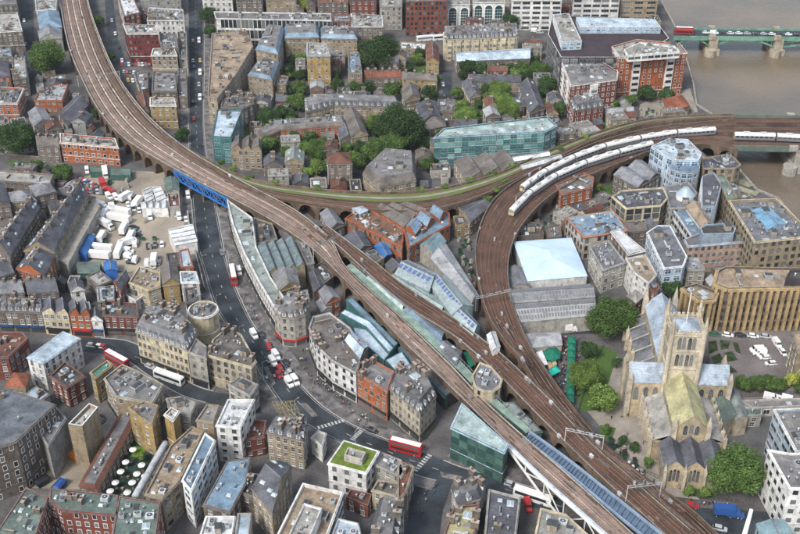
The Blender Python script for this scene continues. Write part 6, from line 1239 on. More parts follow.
def crown_mesh(seed, n, leaf, lobes):
    rnd = random.Random(seed); bm = bmesh.new(); L = []
    for i in range(lobes):
        a = rnd.uniform(0, 6.283); e = rnd.uniform(-0.75, 1.1); rr = rnd.uniform(0.45, 0.78); r_ = rnd.uniform(0.2, 0.42)
        L.append((Vector((math.cos(a) * math.cos(e) * rr, math.sin(a) * math.cos(e) * rr, math.sin(e) * rr * 0.85)), r_))
    L.append((Vector((0, 0, 0)), 0.6))
    wts = [r_ ** 2 for _, r_ in L]
    for k in range(n):
        c_, r_ = rnd.choices(L, wts)[0]; d = Vector((rnd.gauss(0, 1), rnd.gauss(0, 1), rnd.gauss(0, 1) + 0.25)).normalized(); p = c_ + d * r_ * rnd.uniform(0.6, 1.15)
        q = (d + Vector((rnd.gauss(0, .8), rnd.gauss(0, .8), rnd.gauss(0, .8) + .3))).normalized().to_track_quat('Z', 'Y'); s = leaf * rnd.uniform(0.6, 1.3); a = rnd.uniform(0, 6.28)
        vs_ = [bm.verts.new(p + q @ Vector((s * math.cos(a + t), s * 0.75 * math.sin(a + t), s * 0.25 * (j % 2)))) for j, t in enumerate((0, 1.25, 2.5, 3.77, 5.0))]
        bm.faces.new(vs_)
    me = bpy.data.meshes.new('crown'); bm.normal_update(); bm.to_mesh(me); bm.free(); return me
CR = {}
for kd in LEAF:
    for sz, (n_, lf, lb) in {'s': (1300, 0.11, 8), 'm': (4200, 0.062, 16), 'l': (17000, 0.031, 34)}.items():
        for v in range(2):
            me = crown_mesh(hash((sz, v)) % 1 + {'s': 3, 'm': 9, 'l': 17}[sz] + v * 5, n_, lf, lb); me.materials.append(LEAF[kd]); CR[kd, sz, v] = me
def trunk_mesh(H, r):
    bm = bmesh.new(); bar(bm, (0, 0, 0), (0, 0, H * 0.5), r, 8, 0, r * .7); rnd = random.Random(int(H * 10))
    for i in range(5): a = i * 1.256 + rnd.uniform(-.3, .3); bar(bm, (0, 0, H * rnd.uniform(.38, .5)), (math.cos(a) * H * .3, math.sin(a) * H * .3, H * rnd.uniform(.65, .85)), r * .5, 6, 0, r * .12)
    return bm
NT = [0]
TRUNKS = {}
def tree(x, y, rpx, label, kd='mid', name='leafy_tree', group=None, tall=0.9, base=1.2):
    NT[0] += 1; r = 1.08 * rpx / scale_at(x, y, 5); zc = base + r * tall * 0.85; p = P(x, y, zc); root = thing(name, label, 'tree', (p.x, p.y, 0), NT[0] * 1.7, group)
    sz = 's' if r < 3.2 else 'm' if r < 6 else 'l'; o = bpy.data.objects.new('crown', CR[kd, sz, NT[0] % 2]); C.objects.link(o); o.parent = root; o.location = (0, 0, zc); o.scale = (r * 0.98, r * 0.98, r * tall)
    k = round(zc); 
    if k not in TRUNKS: t = obj('trunk', trunk_mesh(k + 0.5, 0.14 + k * .03), bark, root); TRUNKS[k] = t.data
    else: t = bpy.data.objects.new('trunk', TRUNKS[k]); C.objects.link(t); t.parent = root
for a in [
 (736, 472, 27, 'huge bright green tree standing in the churchyard at the lower right', 'mid'), (612, 317, 24, 'large green tree above the green market awnings', 'mid'), (601, 398, 16, 'bright tree at the lower end of the churchyard lawn', 'bright'),
 (586, 374, 17, 'bright tree beside the long green awning', 'bright'), (590, 349, 10, 'dark tree between the green awning and the large green tree', 'dark'), (594, 386, 9, 'small green tree between the two bright lawn trees', 'mid'), (669, 288, 11, 'dark round tree behind the pale blue nave roof', 'dark'), (16, 137, 19, 'big round dark tree at the left edge', 'dark'), (46, 57, 17, 'tall green tree between the back street and the railway', 'mid'),
 (378, 53, 20, 'big round dark tree beside the beige courtyard block', 'dark'), (401, 127, 24, 'largest dark tree in the central gardens', 'dark'), (376, 150, 15, 'green tree left of the big sloping roofed hall', 'mid'), (392, 146, 14, 'broad green tree right above the sloping roofed hall', 'mid'),
 (467, 117, 12, 'bright green garden tree above the teal glass office', 'bright'), (500, 90, 11, 'upper yellow green tree in the garden square', 'bright'), (502, 101, 11, 'middle yellow green tree in the garden square', 'bright'), (507, 110, 12, 'lower yellow green tree in the garden square', 'bright'),
 (272, 70, 8, 'small dark tree in the courtyard gap of the beige block', 'dark'), (290, 70, 8, 'narrow tree by the stair tower', 'dark'), (296, 100, 10, 'tall narrow green tree above the almshouses', 'mid'), (297, 86, 7, 'narrow tree at the corner of the courtyard block', 'mid'),
 (270, 116, 11, 'dark tree left above the orange edged range', 'dark'), (283, 113, 9, 'dark round tree above the orange edged range', 'dark'), (366, 88, 10, 'dark tree left above the almshouse roof', 'dark'), (390, 90, 10, 'green tree right above the almshouse roof', 'mid'), (354, 86, 7, 'small green tree by the courtyard block', 'mid'),
 (270, 143, 9, 'green tree beside the ornate tan warehouse', 'mid'), (284, 146, 6, 'thin dark tree between the cottages', 'dark'), (320, 150, 13, 'green tree in the garden above the viaduct', 'mid'), (318, 166, 10, 'low bright tree beside the tall brown house', 'bright'), (308, 172, 7, 'bright shrub tree by the viaduct verge', 'bright'), (358, 160, 9, 'green tree between brown house and hall', 'mid'),
 (467, 67, 9, 'leftmost tree in the row below the pale blue school roof', 'dark'), (483, 68, 9, 'second tree in the row below the pale blue school roof', 'dark'), (500, 69, 8, 'third tree in the row below the pale blue school roof', 'dark'), (522, 68, 9, 'fourth tree in the row below the pale blue school roof', 'mid'), (540, 70, 10, 'rightmost tree in the row below the pale blue school roof', 'mid'),
 (548, 82, 10, 'dark tree left of the orange riverside block', 'dark'), (558, 108, 9, 'green tree below the riverside block wing', 'mid'), (430, 92, 9, 'green tree beside the brown back road', 'dark'), (436, 80, 6, 'small tree by the back road', 'mid'), (510, 20, 9, 'dark tree between the arched office and the banded office', 'dark'), (456, 92, 7, 'small tree beside the crooked house', 'mid'),
 (647, 92, 9, 'left dark tree in front of the orange riverside block', 'dark'), (668, 96, 9, 'right dark tree in front of the orange riverside block', 'dark'), (630, 99, 7, 'small green tree left in the riverside garden', 'mid'), (612, 103, 7, 'low green tree beside the riverside mansard wing', 'mid'),
 (305, 4, 8, 'bright yellow tree at the top edge', 'yellow'), (280, 2, 8, 'green tree beside the yellow tree at the top edge', 'mid'), (208, 14, 9, 'dark street tree beside the main road at the top', 'dark'), (209, 30, 7, 'lower street tree beside the main road', 'dark'),
 (98, 20, 6, 'upper bush beside the railway at the top left', 'mid'), (110, 56, 6, 'lower bush beside the railway at the top left', 'mid'), (182, 133, 8, 'dark tree under the railway beside the main road', 'dark'), (62, 172, 10, 'green tree at the head of the lorry yard', 'mid'), (22, 166, 7, 'left shrub tree on the scrubby lawn', 'mid'), (38, 165, 7, 'right shrub tree on the scrubby lawn', 'mid'), (96, 112, 6, 'small tree under the railway curve', 'dark'), (42, 215, 6, 'small dark tree between the two crescents', 'dark'),
 (744, 382, 9, 'leftmost tree of the hedge row below the car park', 'mid'), (757, 382, 9, 'second tree of the hedge row below the car park', 'mid'), (770, 382, 9, 'third tree of the hedge row below the car park', 'mid'), (780, 385, 8, 'fourth tree of the hedge row below the car park', 'mid'), (791, 379, 8, 'yellow tree at the end of the hedge row', 'yellow'), (803, 386, 9, 'tree cut by the right edge beside the yellow tree', 'mid'),
 (617, 362, 6, 'small dark tree by the cathedral path', 'dark'), (635, 447, 6, 'small bush tree by the cathedral flower garden', 'dark'), (622, 441, 6, 'dark bush between tracks and cathedral', 'dark'), (648, 462, 6, 'lower bush between tracks and cathedral', 'mid'), (690, 490, 6, 'low bright bush in the garden under the three gables', 'bright'), (706, 492, 6, 'bush left of the huge churchyard tree', 'bright'), (606, 429, 5, 'small tree on the small round lawn', 'mid'),
 (182, 333, 6, 'rooftop tree behind the ornate corner block', 'dark'), (600, 245 - 58, 5, 'bush on the grass beside the orange curve building', 'bright'), (728, 146, 6, 'small tree at the end of the railway bridge', 'mid'), (726, 182, 5, 'bush on the river terrace', 'mid'), (140, 456, 5, 'small green plant bed in the umbrella courtyard', 'bright')]:
    tree(*a)
# low shrubs on the viaduct verge
for k, (x, y) in enumerate(((222, 160), (233, 167), (250, 175), (275, 180), (318, 186), (420, 187), (445, 184), (470, 178), (492, 171), (512, 163), (560, 146), (585, 134), (505, 180), (497, 188), (488, 196))):
    p = P(x, y + 3, TZ); o = bpy.data.objects.new('verge_shrub', CR['bright' if k % 2 else 'mid', 's', k % 2]); C.objects.link(o); o.location = (p.x, p.y, TZ + .5); o.scale = (2.4, 2.4, 1.2); o.rotation_euler = (0, 0, k)
    tag(o, 'low green shrub growing on the overgrown viaduct verge', 'shrub', 'shrubs on the viaduct verge')

# ================================================================ vehicles
def paint(name, col): return mat('paint_' + name, col, 0.3, 0.08, 1, spec=0.6, objvar=0.05)
COL = {'white': (0.75, 0.75, 0.74), 'silver': (0.42, 0.44, 0.46), 'black': (0.025, 0.025, 0.03), 'red': (0.42, 0.02, 0.02), 'blue': (0.03, 0.09, 0.28), 'grey': (0.16, 0.17, 0.18), 'green': (0.03, 0.13, 0.07), 'yellow': (0.6, 0.4, 0.03), 'orange': (0.6, 0.2, 0.02)}
PROTO = {}
def wheel(parent, x, y, r=0.33, w_=0.24):
    bm = bmesh.new(); bar(bm, (x, y - w_ / 2, r), (x, y + w_ / 2, r), r, 12); o = obj('wheel', bm, M['black'], parent); bm = bmesh.new(); s = 1 if y > 0 else -1; bar(bm, (x, y + s * w_ / 2, r), (x, y + s * (w_ / 2 + .02), r), r * .55, 8); obj('rim', bm, M['greymetal'], o)
def loft(bm, secs, mi=0):
    """body from cross sections (x, half width, z low, z high)"""
    rings = []
    for x, hw, z0, z1 in secs: rings.append([bm.verts.new(p) for p in ((x, -hw, z0), (x, -hw * 1.02, z0 + (z1 - z0) * .55), (x, -hw * .86, z1), (x, hw * .86, z1), (x, hw * 1.02, z0 + (z1 - z0) * .55), (x, hw, z0))])
    for a, b in zip(rings, rings[1:]):
        for i in range(6): bm.faces.new((a[i], b[i], b[(i + 1) % 6], a[(i + 1) % 6])).material_index = mi
    bm.faces.new(rings[0]).material_index = mi; bm.faces.new(rings[-1][::-1]).material_index = mi
    bmesh.ops.recalc_face_normals(bm, faces=bm.faces)
def proto(kind, col):
    key = (kind, col)
    if key in PROTO: return PROTO[key]
    root = bpy.data.objects.new({'car': 'parked_car', 'van': 'delivery_van', 'lorry': 'box_lorry', 'bus': 'double_decker_bus', 'coach': 'coach', 'trailer': 'box_trailer'}[kind], None); C.objects.link(root); pm = paint(col, COL[col]); gl = M['glass']
    if kind == 'car':
        bm = bmesh.new(); loft(bm, [(-2.1, .7, .35, .75), (-2.0, .84, .25, .9), (-1.2, .88, .22, .95), (.9, .88, .22, .93), (1.7, .84, .22, .8), (2.12, .68, .32, .65)]); loft(bm, [(-1.5, .66, 1.35, 1.42), (-1.2, .7, 1.36, 1.46), (.2, .7, 1.36, 1.46), (.45, .66, 1.34, 1.4)]); obj('body', bm, pm, root)
        bm = bmesh.new(); loft(bm, [(-1.95, .74, .9, .93), (-1.48, .76, .9, 1.38), (.4, .76, .9, 1.38), (1.15, .74, .88, .92)]); obj('cabin_glass', bm, gl, root)
        for x in (-1.3, 1.3):
            for y in (-.8, .8): wheel(root, x, y)
        for y in (-.6, .6): bm = bmesh.new(); box(bm, (2.02, y, .55), (.14, .3, .16)); obj('headlight', bm, M['skylight'], root)
    elif kind == 'van':
        bm = bmesh.new(); loft(bm, [(-2.5, .95, .4, 2.2), (-2.4, .98, .35, 2.35), (1.0, .98, .35, 2.35), (1.6, .96, .35, 1.5), (2.4, .9, .35, 1.15), (2.55, .8, .4, 1.0)]); obj('body', bm, pm, root)
        bm = bmesh.new(); face(bm, [(1.06, -.8, 2.25), (1.06, .8, 2.25), (1.66, .85, 1.5), (1.66, -.85, 1.5)][::-1]); 
        for s in (-1, 1): face(bm, [(.4, s * 1.01, 1.5), (1.4, s * 1.0, 1.5), (1.05, s * .97, 2.05), (.4, s * .98, 2.05)])
        obj('windscreen', bm, gl, root)
        for x in (-1.6, 1.7):
            for y in (-.88, .88): wheel(root, x, y, .36)
    elif kind in ('lorry', 'trailer'):
        Lh = 8.5 if kind == 'lorry' else 11
        bm = bmesh.new(); box(bm, (-.8 if kind == 'lorry' else 0, 0, 1.1), (Lh - 2.3 if kind == 'lorry' else Lh, 2.45, 2.6)); box(bm, (-.8 if kind == 'lorry' else 0, 0, 3.7), (Lh - 2.5 if kind == 'lorry' else Lh - .2, 2.3, .06)); obj('box_body', bm, pm, root)
        bm = bmesh.new(); box(bm, (0, 0, .75), (Lh - .4, 1.0, .34)); obj('chassis', bm, M['darkmetal'], root)
        if kind == 'lorry':
            bm = bmesh.new(); loft(bm, [(2.45, 1.15, .5, 2.75), (3.6, 1.15, .5, 2.7), (4.15, 1.1, .5, 1.9), (4.25, 1.05, .5, 1.4)]); obj('cab', bm, pm, root); bm = bmesh.new(); face(bm, [(3.66, -.95, 2.62), (3.66, .95, 2.62), (4.2, 1.0, 1.85), (4.2, -1.0, 1.85)][::-1]); obj('windscreen', bm, gl, root)
        else:
            bm = bmesh.new(); bar(bm, (4.0, -.8, 0), (4.0, -.8, 1.1), .08); bar(bm, (4.0, .8, 0), (4.0, .8, 1.1), .08); obj('landing_leg', bm, M['darkmetal'], root)
        for x in ((-3, 3.3) if kind == 'lorry' else (-4, -2.8)):
            for y in (-1.05, 1.05): wheel(root, x, y, .48, .3)
    else:
        Hh, Ll = (4.35, 10.8) if kind == 'bus' else (3.3, 12)
        bm = bmesh.new(); loft(bm, [(-Ll / 2, 1.15, .35, Hh - .1), (-Ll / 2 + .2, 1.25, .3, Hh), (Ll / 2 - .4, 1.25, .3, Hh), (Ll / 2, 1.15, .35, Hh - .3)]); obj('body', bm, pm, root)
        bm = bmesh.new(); box(bm, (0, 0, Hh), (Ll - .8, 1.95, .05)); box(bm, (-Ll / 2 + 2, 0, Hh + .05), (1.6, 1.2, .18)); box(bm, (Ll / 2 - 3, 0, Hh + .05), (1, .8, .1)); obj('roof_panel', bm, paint('white', COL['white']), root)
        rows = ((1.35, .85), (2.95, .85)) if kind == 'bus' else ((1.6, 1.1),)
        for zz, hh in rows:
            for s in (-1, 1): bm = bmesh.new(); box(bm, (0, s * 1.27, zz), (Ll - 1.2, .05, hh)); obj('window', bm, gl, root)
            bm = bmesh.new(); box(bm, (Ll / 2 + .0, 0, zz), (.06, 2.0, hh)); box(bm, (-Ll / 2, 0, zz), (.06, 1.6, hh)); obj('windscreen', bm, gl, root)
        for x in (-3.2, 3.3):
            for y in (-1.12, 1.12): wheel(root, x, y, .48, .3)
    PROTO[key] = root; root['_used'] = False
    return root
def vehicle(kind, col, x, y, tx, ty, label, group=None, z=0.02):
    """standing at pixel (x, y), nose towards pixel (tx, ty)"""
    o = proto(kind, col)
    if o['_used']: o = copy_tree(o)
    o['_used'] = True
    zz = z + {'car': .7, 'van': 1.1, 'lorry': 1.9, 'trailer': 1.9, 'bus': 2.1, 'coach': 1.6}[kind]
    a, b = P(x, y, zz), P(tx, ty, zz); o.location = (a.x, a.y, z); o.rotation_euler = (0, 0, math.atan2((b - a).y, (b - a).x))
    if 'group' in o.keys(): del o['group']
    return tag(o, label, {'car': 'car', 'van': 'van', 'lorry': 'lorry', 'trailer': 'trailer', 'bus': 'bus', 'coach': 'coach'}[kind], group)
V = vehicle
V('bus', 'red', 406, 447, 440, 456, 'red double decker bus with white roof in front of the grey mansard block')
V('bus', 'red', 233, 275, 236, 290, 'red double decker bus passing the curved white market building', )
V('bus', 'red', 117, 360, 128, 366, 'red double decker bus on the side road near the slim yellow block')
V('bus', 'red', 193, 375, 204, 380, 'red double decker bus beside the pale stone block')
V('coach', 'white', 169, 377, 180, 381, 'long white coach in front of the ornate corner block')
V('coach', 'white', 533, 496, 548, 501, 'white roofed long bus half under the white truss bridge')
V('bus', 'red', 684, 30.5, 700, 31, 'red bus on the green road bridge', None, 6.0)
V('coach', 'white', 426, 38, 436, 37, 'white coach below the red grid office')
V('coach', 'white', 442, 37, 452, 36, 'second white coach nearest the arched offices')
for i, (k, c_, x, y, tx, ty) in enumerate([('van', 'white', 239, 271, 243, 285), ('van', 'white', 254, 334, 258, 340), ('car', 'red', 269, 346, 273, 354), ('van', 'white', 276, 355, 281, 362), ('van', 'white', 273, 361, 278, 368), ('car', 'red', 280, 368, 284, 374), ('car', 'black', 286, 363, 290, 370), ('car', 'red', 279, 374, 283, 380), ('van', 'white', 289, 382, 294, 389), ('van', 'white', 295, 380, 300, 387), ('car', 'black', 262, 335, 267, 342), ('car', 'silver', 290, 373, 295, 380), ('car', 'grey', 222, 252, 226, 262), ('car', 'black', 268, 360, 264, 353),
    ('car', 'silver', 199, 84, 199, 95), ('van', 'white', 200, 72, 200, 84), ('car', 'white', 193, 60, 193, 50), ('car', 'yellow', 200, 60, 200, 70), ('van', 'white', 200, 97, 200, 110), ('car', 'black', 193, 101, 193, 90), ('car', 'blue', 194, 66, 194, 56), ('car', 'silver', 193, 40, 193, 30), ('van', 'white', 199, 40, 199, 52), ('car', 'red', 194, 118, 194, 108), ('car', 'black', 372, 430, 380, 433), ('car', 'silver', 511, 484, 520, 487), ('car', 'black', 516, 489, 526, 492)]):
    ref = (('the curved white market building' if y < 300 else 'the busy junction') if 205 < x < 320 and y > 200 else 'the top of the main road' if y < 130 else 'the lower junction')
    V(k, c_, x, y, tx, ty, f"{c_} {k} driving on the main road near {ref}, {ORD[i] if i < 16 else 'number ' + str(i)} from the left side" if False else {0: 'white van directly beside the upper red bus', 1: 'white van leading the queue before the round nosed block', 2: 'red car behind the leading white van in the queue', 3: 'right hand white van in the middle of the queue', 4: 'left hand white van in the middle of the queue', 5: 'red car just past the pair of white vans', 6: 'black car right of the red car in the queue', 7: 'lower red car in the traffic queue', 8: 'left one of the two white vans at the stop line', 9: 'right one of the two white vans at the stop line', 10: 'black taxi beside the leading white van',
      11: 'silver car above the white vans at the stop line', 12: 'grey car below the upper red bus', 13: 'black car heading away opposite the queue', 14: 'silver car on the main road beside the long tan wedge building', 15: 'white van above the silver car on the upper main road', 16: 'white car on the left lane of the upper main road', 17: 'yellow car on the upper main road', 18: 'lowest white van on the upper main road', 19: 'black car left of the lowest white van on the upper road', 20: 'blue car on the left lane of the upper main road', 21: 'silver car near the top of the main road', 22: 'white van near the top of the main road', 23: 'red car near the foot of the upper main road', 24: 'black car in front of the orange brick shop block', 25: 'silver car under the green glass office', 26: 'black car just left of the bus under the truss'}[i])
def row(kind_cols, p0, p1, nose, where, group, z=0.02):
    n = len(kind_cols)
    for i, (k, c_) in enumerate(kind_cols):
        t = i / max(1, n - 1); x, y = p0[0] + (p1[0] - p0[0]) * t, p0[1] + (p1[1] - p0[1]) * t
        side = 'leftmost' if i == 0 else 'rightmost' if i == n - 1 else ORD[i] + ' from the left'
        V(k, c_, x, y, x + nose[0], y + nose[1], ' '.join(f"{c_} {'car' if k == 'car' else k} {where}, {side}".split()[:16]), group, z)
cr = lambda s: [({'v': 'van'}.get(ch[0], 'car'), {'w': 'white', 's': 'silver', 'k': 'black', 'r': 'red', 'b': 'blue', 'g': 'grey', 'n': 'green', 'y': 'yellow'}[ch[-1]]) for ch in s.split()]
row(cr('n w k w s'), (715, 334), (766, 336), (4, 0.6), 'parked along the foot of the tan ribbed office', 'cars along the ribbed office')
row(cr('vw w'), (777, 343), (783, 352), (3, 4), 'parked at the right end of the ribbed office', 'cars at the right end of the car park')
row(cr('vw vw w w'), (757, 349), (765, 357), (-5, .2), 'in the white cluster in the middle of the car park', 'white cars in the middle of the car park')
row(cr('w'), (771, 363), (772, 363), (-5, 0.2), 'standing by itself at the lower edge of the car park', None)
row(cr('vw w vw'), (771, 397), (789, 399), (4, 1), 'parked behind the hedge trees', 'cars behind the hedge trees')
row(cr('r b w k r s w g r'), (122, 64), (149, 64), (1, 4), 'in the upper row of the small car park under the white roofed maroon office', 'cars in the small car park upper row'); row(cr('s r k w b r g s'), (124, 71), (147, 73), (1, -4), 'in the second row of the small car park', 'cars in the small car park second row'); row(cr('y w s w g'), (128, 80), (147, 81), (1, 4), 'in the lower row of the small car park', 'cars in the small car park lower row')
row(cr('r k r b s r w'), (80, 155 + 3), (112, 159), (2, 4), 'parked in front of the orange apartment block', 'cars below the orange apartment block')
row(cr('r k g r w b k s r k'), (76, 178), (96, 186), (1, 5), 'in the upper rank of the yard car park', 'cars in the yard upper rank'); row(cr('k r g k s g k'), (84, 190), (104, 192), (1, 4), 'in the lower rank of the yard car park', 'cars in the yard lower rank'); V('lorry', 'red', 103, 184, 106, 190, 'red lorry in the middle of the yard car park'); V('van', 'red', 110, 190, 116, 192, 'red van beside the red lorry in the yard'); V('van', 'white', 87, 170, 88, 176, 'white van by the short green cabin'); V('lorry', 'white', 105, 172, 106, 178, 'white lorry between the two green cabins')
for i, (k, x, y, tx, ty, lb) in enumerate([('lorry', 100, 205, 106, 207, 'white box lorry at the top of the lorry cluster'), ('lorry', 103, 216, 99, 222, 'white box lorry at the left of the lorry cluster'), ('lorry', 106, 224, 110, 226, 'short white box lorry under the left lorry'), ('trailer', 119, 211, 130, 213, 'upper white trailer of the long pair in the yard'), ('trailer', 119, 218, 130, 220, 'lower white trailer of the long pair in the yard'), ('lorry', 102, 236, 106, 229, 'white lorry parked diagonally in the left of the yard'), ('trailer', 100, 248, 110, 249, 'upper white trailer near the blue shed'), ('trailer', 97, 255, 107, 256, 'lower white trailer near the blue shed'),
    ('lorry', 124, 228, 128, 221, 'white lorry parked diagonally below the trailer pair'), ('lorry', 131, 236, 134, 230, 'white lorry right of the diagonal lorry'), ('trailer', 119, 250, 123, 240, 'long white trailer standing upright in the yard'), ('van', 135, 243, 136, 236, 'white van beside the upright trailer'), ('lorry', 126, 196, 131, 193, 'white lorry near the white roofed workshops'), ('van', 131, 196, 134, 192, 'white van near the white roofed workshops'), ('lorry', 138, 201, 142, 196, 'white lorry against the white roofed workshops'), ('van', 109, 196, 112, 199, 'white van above the lorry cluster'), ('van', 116, 197, 119, 200, 'second white van above the lorry cluster'), ('lorry', 112, 208, 110, 202, 'white lorry squeezed beside the trailer pair'),
    ('van', 135, 259, 137, 254, 'white van at the foot of the yard'), ('lorry', 154, 259, 155, 253, 'white lorry by the pale building at the foot of the yard'), ('car', 152, 266, 155, 268, 'dark van-like car'), ('lorry', 128, 242, 134, 240, 'white box lorry in the middle of the yard')]):
    V(k, 'white' if k != 'car' else 'silver', x, y, tx, ty, lb if k != 'car' else 'silver car by the lorry at the foot of the yard')
row(cr('vw w vw w'), (88, 203), (97, 208), (2, 4), 'at the top left of the lorry cluster', 'vans at the top of the lorry cluster'); row(cr('vw vw w'), (92, 214), (94, 236), (4, 1), 'against the corrugated roof in the yard', 'vans along the corrugated roof'); row(cr('vw s vw w k'), (128, 250), (131, 262), (4, .5), 'in the lower middle of the yard', 'vans in the lower yard'); row(cr('w vw w k vw'), (128, 204), (150, 216), (1, 4), 'below the white roofed workshops', 'vans below the workshops'); row(cr('w s vw k w'), (172, 213), (186, 219), (1, 4), 'at the right side of the yard', 'cars at the right of the yard')
row(cr('k k w'), (148, 246), (162, 244), (0, 6), 'parked on the open gravel of the yard', 'cars on the open yard gravel'); row(cr('k g k'), (134, 227), (137, 234), (4, .5), 'parked beside the lorry cluster', 'cars beside the lorry cluster'); row(cr('vw s vw'), (147, 262), (170, 262), (1, -4), 'at the lower edge of the yard', 'cars at the lower edge of the yard')
V('van', 'white', 188, 195, 189, 201, 'white van on the pavement below the blue girder')
V('lorry', 'white', 566, 327, 580, 327, 'white box lorry behind the grey market roofs')
V('car', 'silver', 432, 68, 433, 60, 'silver car parked on the brown back road')
row(cr('w k s w'), (443, 84), (446, 118), (1, 6), 'parked down the back road', 'cars down the back road')
row(cr('w vw k w w s k s w k w k'), (706, 32), (797, 34), (5, 0.1), 'in the traffic on the green road bridge', 'traffic on the road bridge', 6.0)
row(cr('r k w'), (303, 84), (325, 87), (1, 4), 'parked behind the stair tower', 'cars behind the stair tower'); row(cr('s w vw'), (540, 32), (535, 30), (5, 0), 'parked under the banded offices', 'cars under the banded offices')
row(cr('w s k w'), (24, 20), (28, 92), (0, 6), 'parked down the back street at the far left', 'cars down the far left street'); row(cr('s w k w'), (112, 20), (122, 60), (1, 6), 'parked along the street by the long red brick building', 'cars by the long red building')
row(cr('s k w r k'), (92, 345), (108, 347), (4, 0.6), 'waiting on the side road in front of the red brick shops', 'cars on the side road'); row(cr('k s'), (140, 358), (150, 366), (4, 2), 'on the side road behind the red bus', 'cars behind the side road bus')
row(cr('w s w'), (554, 98), (556, 110), (1, 3), 'parked beside the riverside mansard wing', 'cars by the riverside wing')
V('van', 'red', 528, 505, 530, 512, 'red van standing below the white truss bridge'); V('car', 'red', 692, 505, 700, 507, 'red car beside the low garden at the bottom right'); V('car', 'silver', 720, 528, 729, 530, 'silver car on the bottom right road'); V('van', 'blue', 736, 514, 744, 515, 'dark blue van under the huge churchyard tree'); V('lorry', 'blue', 727, 511, 738, 512, 'dark blue lorry under the huge churchyard tree')

# ================================================================ people
def person_mesh(seed):
    rnd = random.Random(seed); bm = bmesh.new(); st = rnd.uniform(.12, .3)
    V_ = [(0, 0, .95, .15), (0, 0, 1.2, .17), (0, 0, 1.42, .16), (0, 0, 1.52, .065), (0, .01, 1.63, .1), (0, 0, 1.74, .08), (.09, 0, .88, .1), (.1, st, .48, .07), (.1, st * 1.1, .08, .05), (.1, st * 1.1 + .14, .04, .04), (-.09, 0, .88, .1), (-.1, -st * .6, .48, .07), (-.1, -st * 1.3, .1, .05), (-.1, -st * 1.3 + .14, .05, .04), (.2, 0, 1.4, .07), (.25, -.06, 1.14, .05), (.25, .08, .9, .04), (.25, .13, .82, .03), (-.2, 0, 1.4, .07), (-.25, .08, 1.14, .05), (-.24, .2, .92, .04), (-.24, .25, .85, .03)]
    E_ = [(0, 1), (1, 2), (2, 3), (3, 4), (4, 5), (0, 6), (6, 7), (7, 8), (8, 9), (0, 10), (10, 11), (11, 12), (12, 13), (2, 14), (14, 15), (15, 16), (16, 17), (2, 18), (18, 19), (19, 20), (20, 21)]
    me = bpy.data.meshes.new('person'); me.from_pydata([v[:3] for v in V_], E_, []); o = bpy.data.objects.new('tmp', me); C.objects.link(o); md = o.modifiers.new('s', 'SKIN'); 
    for i, v in enumerate(V_): me.skin_vertices[0].data[i].radius = (v[3], v[3]); me.skin_vertices[0].data[i].use_root = (i == 0)
    o.modifiers.new('u', 'SUBSURF').levels = 1
    dg = bpy.context.evaluated_depsgraph_get(); dg.update(); me2 = bpy.data.meshes.new_from_object(o.evaluated_get(dg)); bpy.data.objects.remove(o); me2.name = 'person'; return me2
TOPS = {'red': (0.4, 0.03, 0.03), 'white': (0.7, 0.7, 0.68), 'black': (0.02, 0.02, 0.025), 'blue': (0.05, 0.1, 0.3), 'grey': (0.2, 0.2, 0.2), 'tan': (0.4, 0.3, 0.2)}
skin = mat('skin', (0.45, 0.27, 0.18), 0.7, 0.05, 1, objvar=0.2); hair = mat('hair', (0.05, 0.035, 0.025), 0.8, 0.1, 1, objvar=0); PM = []
for i, (tn, tc) in enumerate(TOPS.items()):
    me = person_mesh(i); me.materials.clear()
    for m_ in (skin, mat('cloth_' + tn, tc, 0.9, 0.1, 2, objvar=0.1), mat('trousers', (0.04, 0.045, 0.07), 0.9, 0.1, 2, objvar=0.3), hair): me.materials.append(m_)
    for p in me.polygons:
        c_ = p.center; p.material_index = 2 if c_.z < .93 and abs(c_.x) < .22 else 3 if c_.z > 1.68 or (c_.z > 1.58 and c_.y < -.03) else 0 if c_.z > 1.49 or c_.z < .93 else 1; p.use_smooth = True
    PM.append((tn, me))
rnd = random.Random(11)
def crowd(quad, n, where, group, z=0.02):
    a, b, c_, d = [P(x, y, z) for x, y in quad]
    for k in range(n):
        u, v = rnd.random(), rnd.random(); p = a.lerp(b, u).lerp(d.lerp(c_, u), v); tn, me = PM[rnd.randrange(6)]
        o = bpy.data.objects.new('person', me); C.objects.link(o); o.location = (p.x, p.y, z); o.rotation_euler = (0, 0, rnd.uniform(0, 6.28)); s = rnd.uniform(.94, 1.06); o.scale = (s, s, s)
        tag(o, f'person in a {tn} top {where}', 'person', f'{group} in {tn} tops')
crowd([(561, 338), (567, 338), (567, 400), (558, 392)], 62, 'in the market crowd left of the long green awning', 'people in the market crowd'); crowd([(576, 340), (579, 340), (580, 400), (576, 400)], 14, 'walking right of the long green awning', 'people right of the green awning')
crowd([(296, 352), (312, 350), (330, 392), (318, 402)], 34, 'on the pavement before the round nosed block', 'people before the round nosed block'); crowd([(314, 378), (326, 385), (372, 424), (362, 426)], 34, 'on the pavement of the white fronted terrace', 'people by the white terrace')
crowd([(234, 290), (240, 288), (262, 325), (256, 328)], 16, 'on the pavement by the curved white market building', 'people by the market building'); crowd([(444, 452), (452, 455), (500, 472), (498, 478)], 16, 'on the pavement under the green glass office', 'people by the green glass office')
crowd([(136, 356), (190, 380), (188, 386), (134, 361)], 16, 'on the pavement of the ornate corner block', 'people by the ornate block'); crowd([(690, 500), (730, 506), (728, 512), (690, 507)], 14, 'waiting by the road below the churchyard', 'people below the churchyard'); crowd([(600, 405), (625, 405), (650, 450), (620, 440)], 8, 'on the churchyard path', 'people on the churchyard path')
